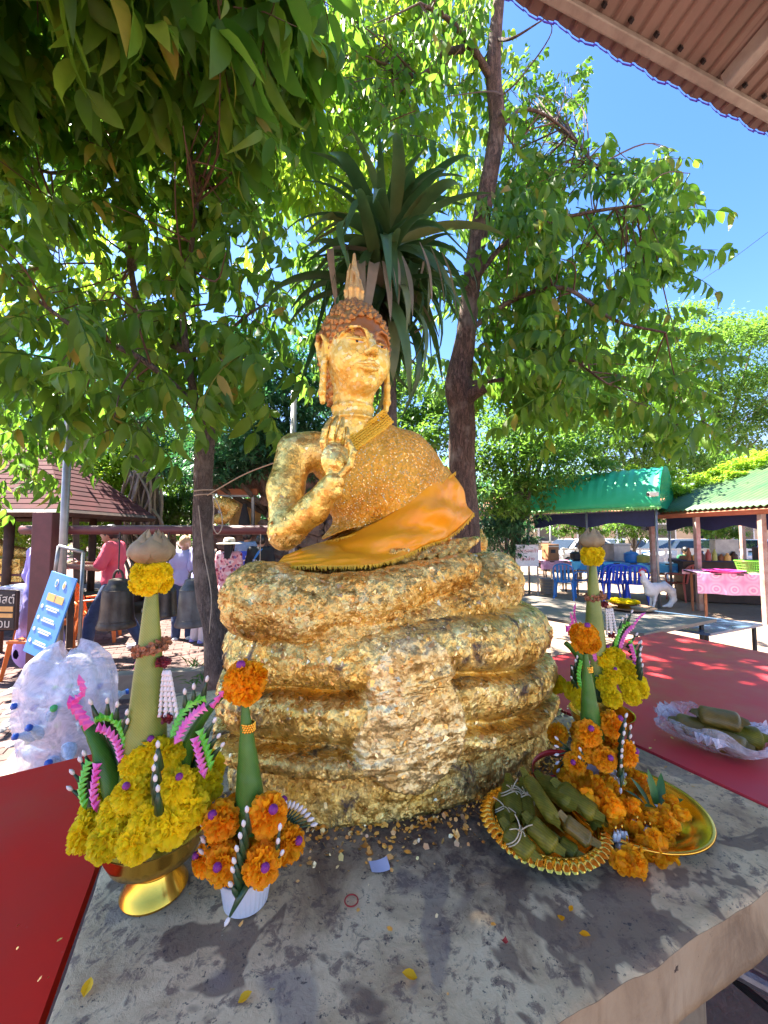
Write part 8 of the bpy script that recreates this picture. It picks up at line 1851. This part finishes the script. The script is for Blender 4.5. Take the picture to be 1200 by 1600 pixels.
# ---- plastic bag with leaf parcels on the glossy red table
M['film'] = film('clear_crinkled_plastic', (.72, .70, .76), .42)
bc = G(1122, 1170, .904); bag = thing('plastic_bag', 'open clear plastic bag crumpled round leaf parcels on the glossy red table', 'plastic bag', tuple(bc), R(-35))
n, k = 50, 120; u = np.linspace(0, 1, n)[:, None]; th = np.linspace(0, 2*PI, k, endpoint=False)[None]
rad = .045+.055*np.sin(u*PI*.62)+.012*u; X = rad*np.cos(th)*1.40; Y = rad*np.sin(th)*1.0; Z = .004+.075*u**1.15+0*th
V = np.stack([X, Y, Z], -1); V[..., 2] += u*(.016*np.sin(th*3+1)+.010*np.sin(th*7)); cr = fbm(V*[26, 26, 30], 4, 91, True); V[..., :2] *= (1+.16*cr*u[..., 0][:, None] if False else 1+.14*cr)[..., None]; V[..., 2] += .008*cr*u
MB().add(V.reshape(-1, 3), gridF(n, k, wrap=True)).build('plastic_film', M['film'], bag)
M['film_white'] = film('white_crinkled_plastic', (.8, .78, .84), .8)
for (ox, oy, yaw) in ((-.13, .05, 2.6), (.10, .075, .5), (-.02, -.07, 4.4)):
    U, W_ = np.meshgrid(np.linspace(0, 1, 22), np.linspace(-1, 1, 22), indexing='ij'); V = np.stack([U*.10, W_*.045*(1-.3*U), .035+.02*U+.016*np.sin(W_*9+U*4)*U], -1); V += .008*fbm(V*40+yaw, 3, 93, True)[..., None]
    V = rot(V.reshape(-1, 3), 'z', yaw)+[ox*.5, oy*.5, .012]; MB().add(V, gridF(22, 22)).build('crumpled_edge', M['film_white'], bag)
for k, (dx, dy, an, lb, z_) in enumerate(((-.045, .035, -.75, 'folded olive leaf parcel at the mouth of the plastic bag', .05), (.012, .005, -.62, 'yellowish leaf parcel uppermost in the plastic bag', .092), (.060, -.015, -.5, 'dark leaf parcel deep in the plastic bag', .050), (-.015, -.045, -.95, 'long leaf parcel pressed against the plastic film', .045))):
    c = bc+np.array([dx, dy*1.0, z_]); d = np.array([math.cos(an), math.sin(an), 0])*.058; parcel(c-d, c+d, .034, lb, M['parcel2' if k != 2 else 'parcel'], False, 20+k, 'leaf parcels in the plastic bag')

# ---- yellow tray on the grey folding table
yt = G(975, 951, .745); t = thing('offering_tray', 'gold footed dish of yellow flowers on a brown plate', 'tray', tuple(yt))
MB().add(*lathe([(.001, .03), (.05, .03), (.07, .0), (.075, .004), (.06, .035), (.13, .05), (.17, .075), (.175, .078), (.165, .072), (.001, .052)], 40)).build('dish', M['gold_metal'], t, smooth=True)
for k in range(20): a_ = k*2.4; rr_ = .14*math.sqrt((k+.5)/20); inst(MY[k % 3], 'marigold', t, Matrix.Translation((rr_*math.cos(a_), rr_*math.sin(a_), .085))@Matrix.Scale(.75, 4))
o = MB().add(*lathe([(.001, .012), (.20, .010), (.27, .022), (.275, .026), (.265, .024), (.2, .013)], 40)).build('brown_plate', M['tan'], smooth=True); o.location = yt-[0, 0, .003]-np.array([0, 0, 0])+[.06, 0, -.0]; tag(o, 'wide brown plate beneath the gold footed dish', 'plate')

# ---- clear rubbish bag full of bottles
M['bag_film'] = film('thin_white_bag_film', (.86, .82, .90), .60, .22)
rbp = np.array([-1.62, 2.08]); rub = thing('rubbish_bag', 'big translucent plastic bag bulging with empty water bottles behind the red table', 'rubbish bag', (rbp[0], rbp[1], 0))
n, k = 90, 140; u = np.linspace(0, 1, n)[:, None]; th = np.linspace(0, 2*PI, k, endpoint=False)[None]
prof = np.interp(u[:, 0], [0, .08, .3, .6, .78, .90, .97, 1], [.09, .16, .20, .225, .22, .185, .12, .05])[:, None]
V = np.stack([prof*np.cos(th)*1.0, prof*np.sin(th)*.75, .22+.80*u+0*th], -1); cr = fbm(V*[5, 5, 4], 3, 95, True); V[..., :2] *= (1+.05*cr+.035*np.sin(th*11+u*3+2*np.sin(th*2))*u)[..., None]
V[..., 2] += (.03*np.sin(th*2+1.2)+.015*np.sin(th*5))*u**3
MB().add(V.reshape(-1, 3), gridF(n, k, wrap=True)).build('bag_film', M['bag_film'], rub, smooth=True)
M['bottle'] = film('clear_blue_bottle', (.50, .72, .92), .75, .1); M['bottle_cap'] = simple('blue_bottle_cap', (.02, .12, .55), rough=.4); M['bottle_label'] = simple('pale_label', (.6, .75, .85), (.2, .4, .7), rough=.5, scale=25); M['cap_green'] = simple('green_cap', (.1, .6, .15), rough=.4)
bm_ = MB().add(*lathe([(.001, 0), (.026, .001), (.031, .008), (.031, .05), (.029, .055), (.031, .06), (.031, .13), (.027, .15), (.013, .175), (.012, .195)], 16)).mesh('water_bottle', True); bm_.materials.append(M['bottle'])
bl_ = MB().add(*lathe([(.0315, .065), (.0317, .067), (.0317, .108), (.0315, .11)], 16)).mesh('bottle_label', True); bl_.materials.append(M['bottle_label'])
bk_ = MB().add(*lathe([(.0145, .19), (.015, .205), (.001, .207)], 12)).mesh('bottle_cap', True); bk_.materials.append(M['bottle_cap'])
bg_ = bk_.copy(); bg_.materials.clear(); bg_.materials.append(M['cap_green'])
rr = np.random.default_rng(77)
for i in range(58):
    a_ = rr.uniform(0, 2*PI); q_ = math.sqrt(rr.random())*.105; z = .34+.42*rr.random(); e = Euler((rr.uniform(0, 6), rr.uniform(0, 6), rr.uniform(0, 6)))
    o = bpy.data.objects.new('water_bottle', bm_); COL.objects.link(o); o.location = (rbp[0]+q_*math.cos(a_), rbp[1]+.7*q_*math.sin(a_), z); o.rotation_euler = e; tag(o, 'empty clear water bottle lying in the translucent rubbish bag', 'bottle', 'empty bottles inside the rubbish bag')
    inst(bl_, 'label', o, Matrix.Identity(4)); inst(bk_ if i % 5 else bg_, 'cap', o, Matrix.Identity(4))

veined(M['parcel'], 70, 'DIAGONAL', .86, .15); veined(M['parcel2'], 70, 'DIAGONAL', .86, .15)
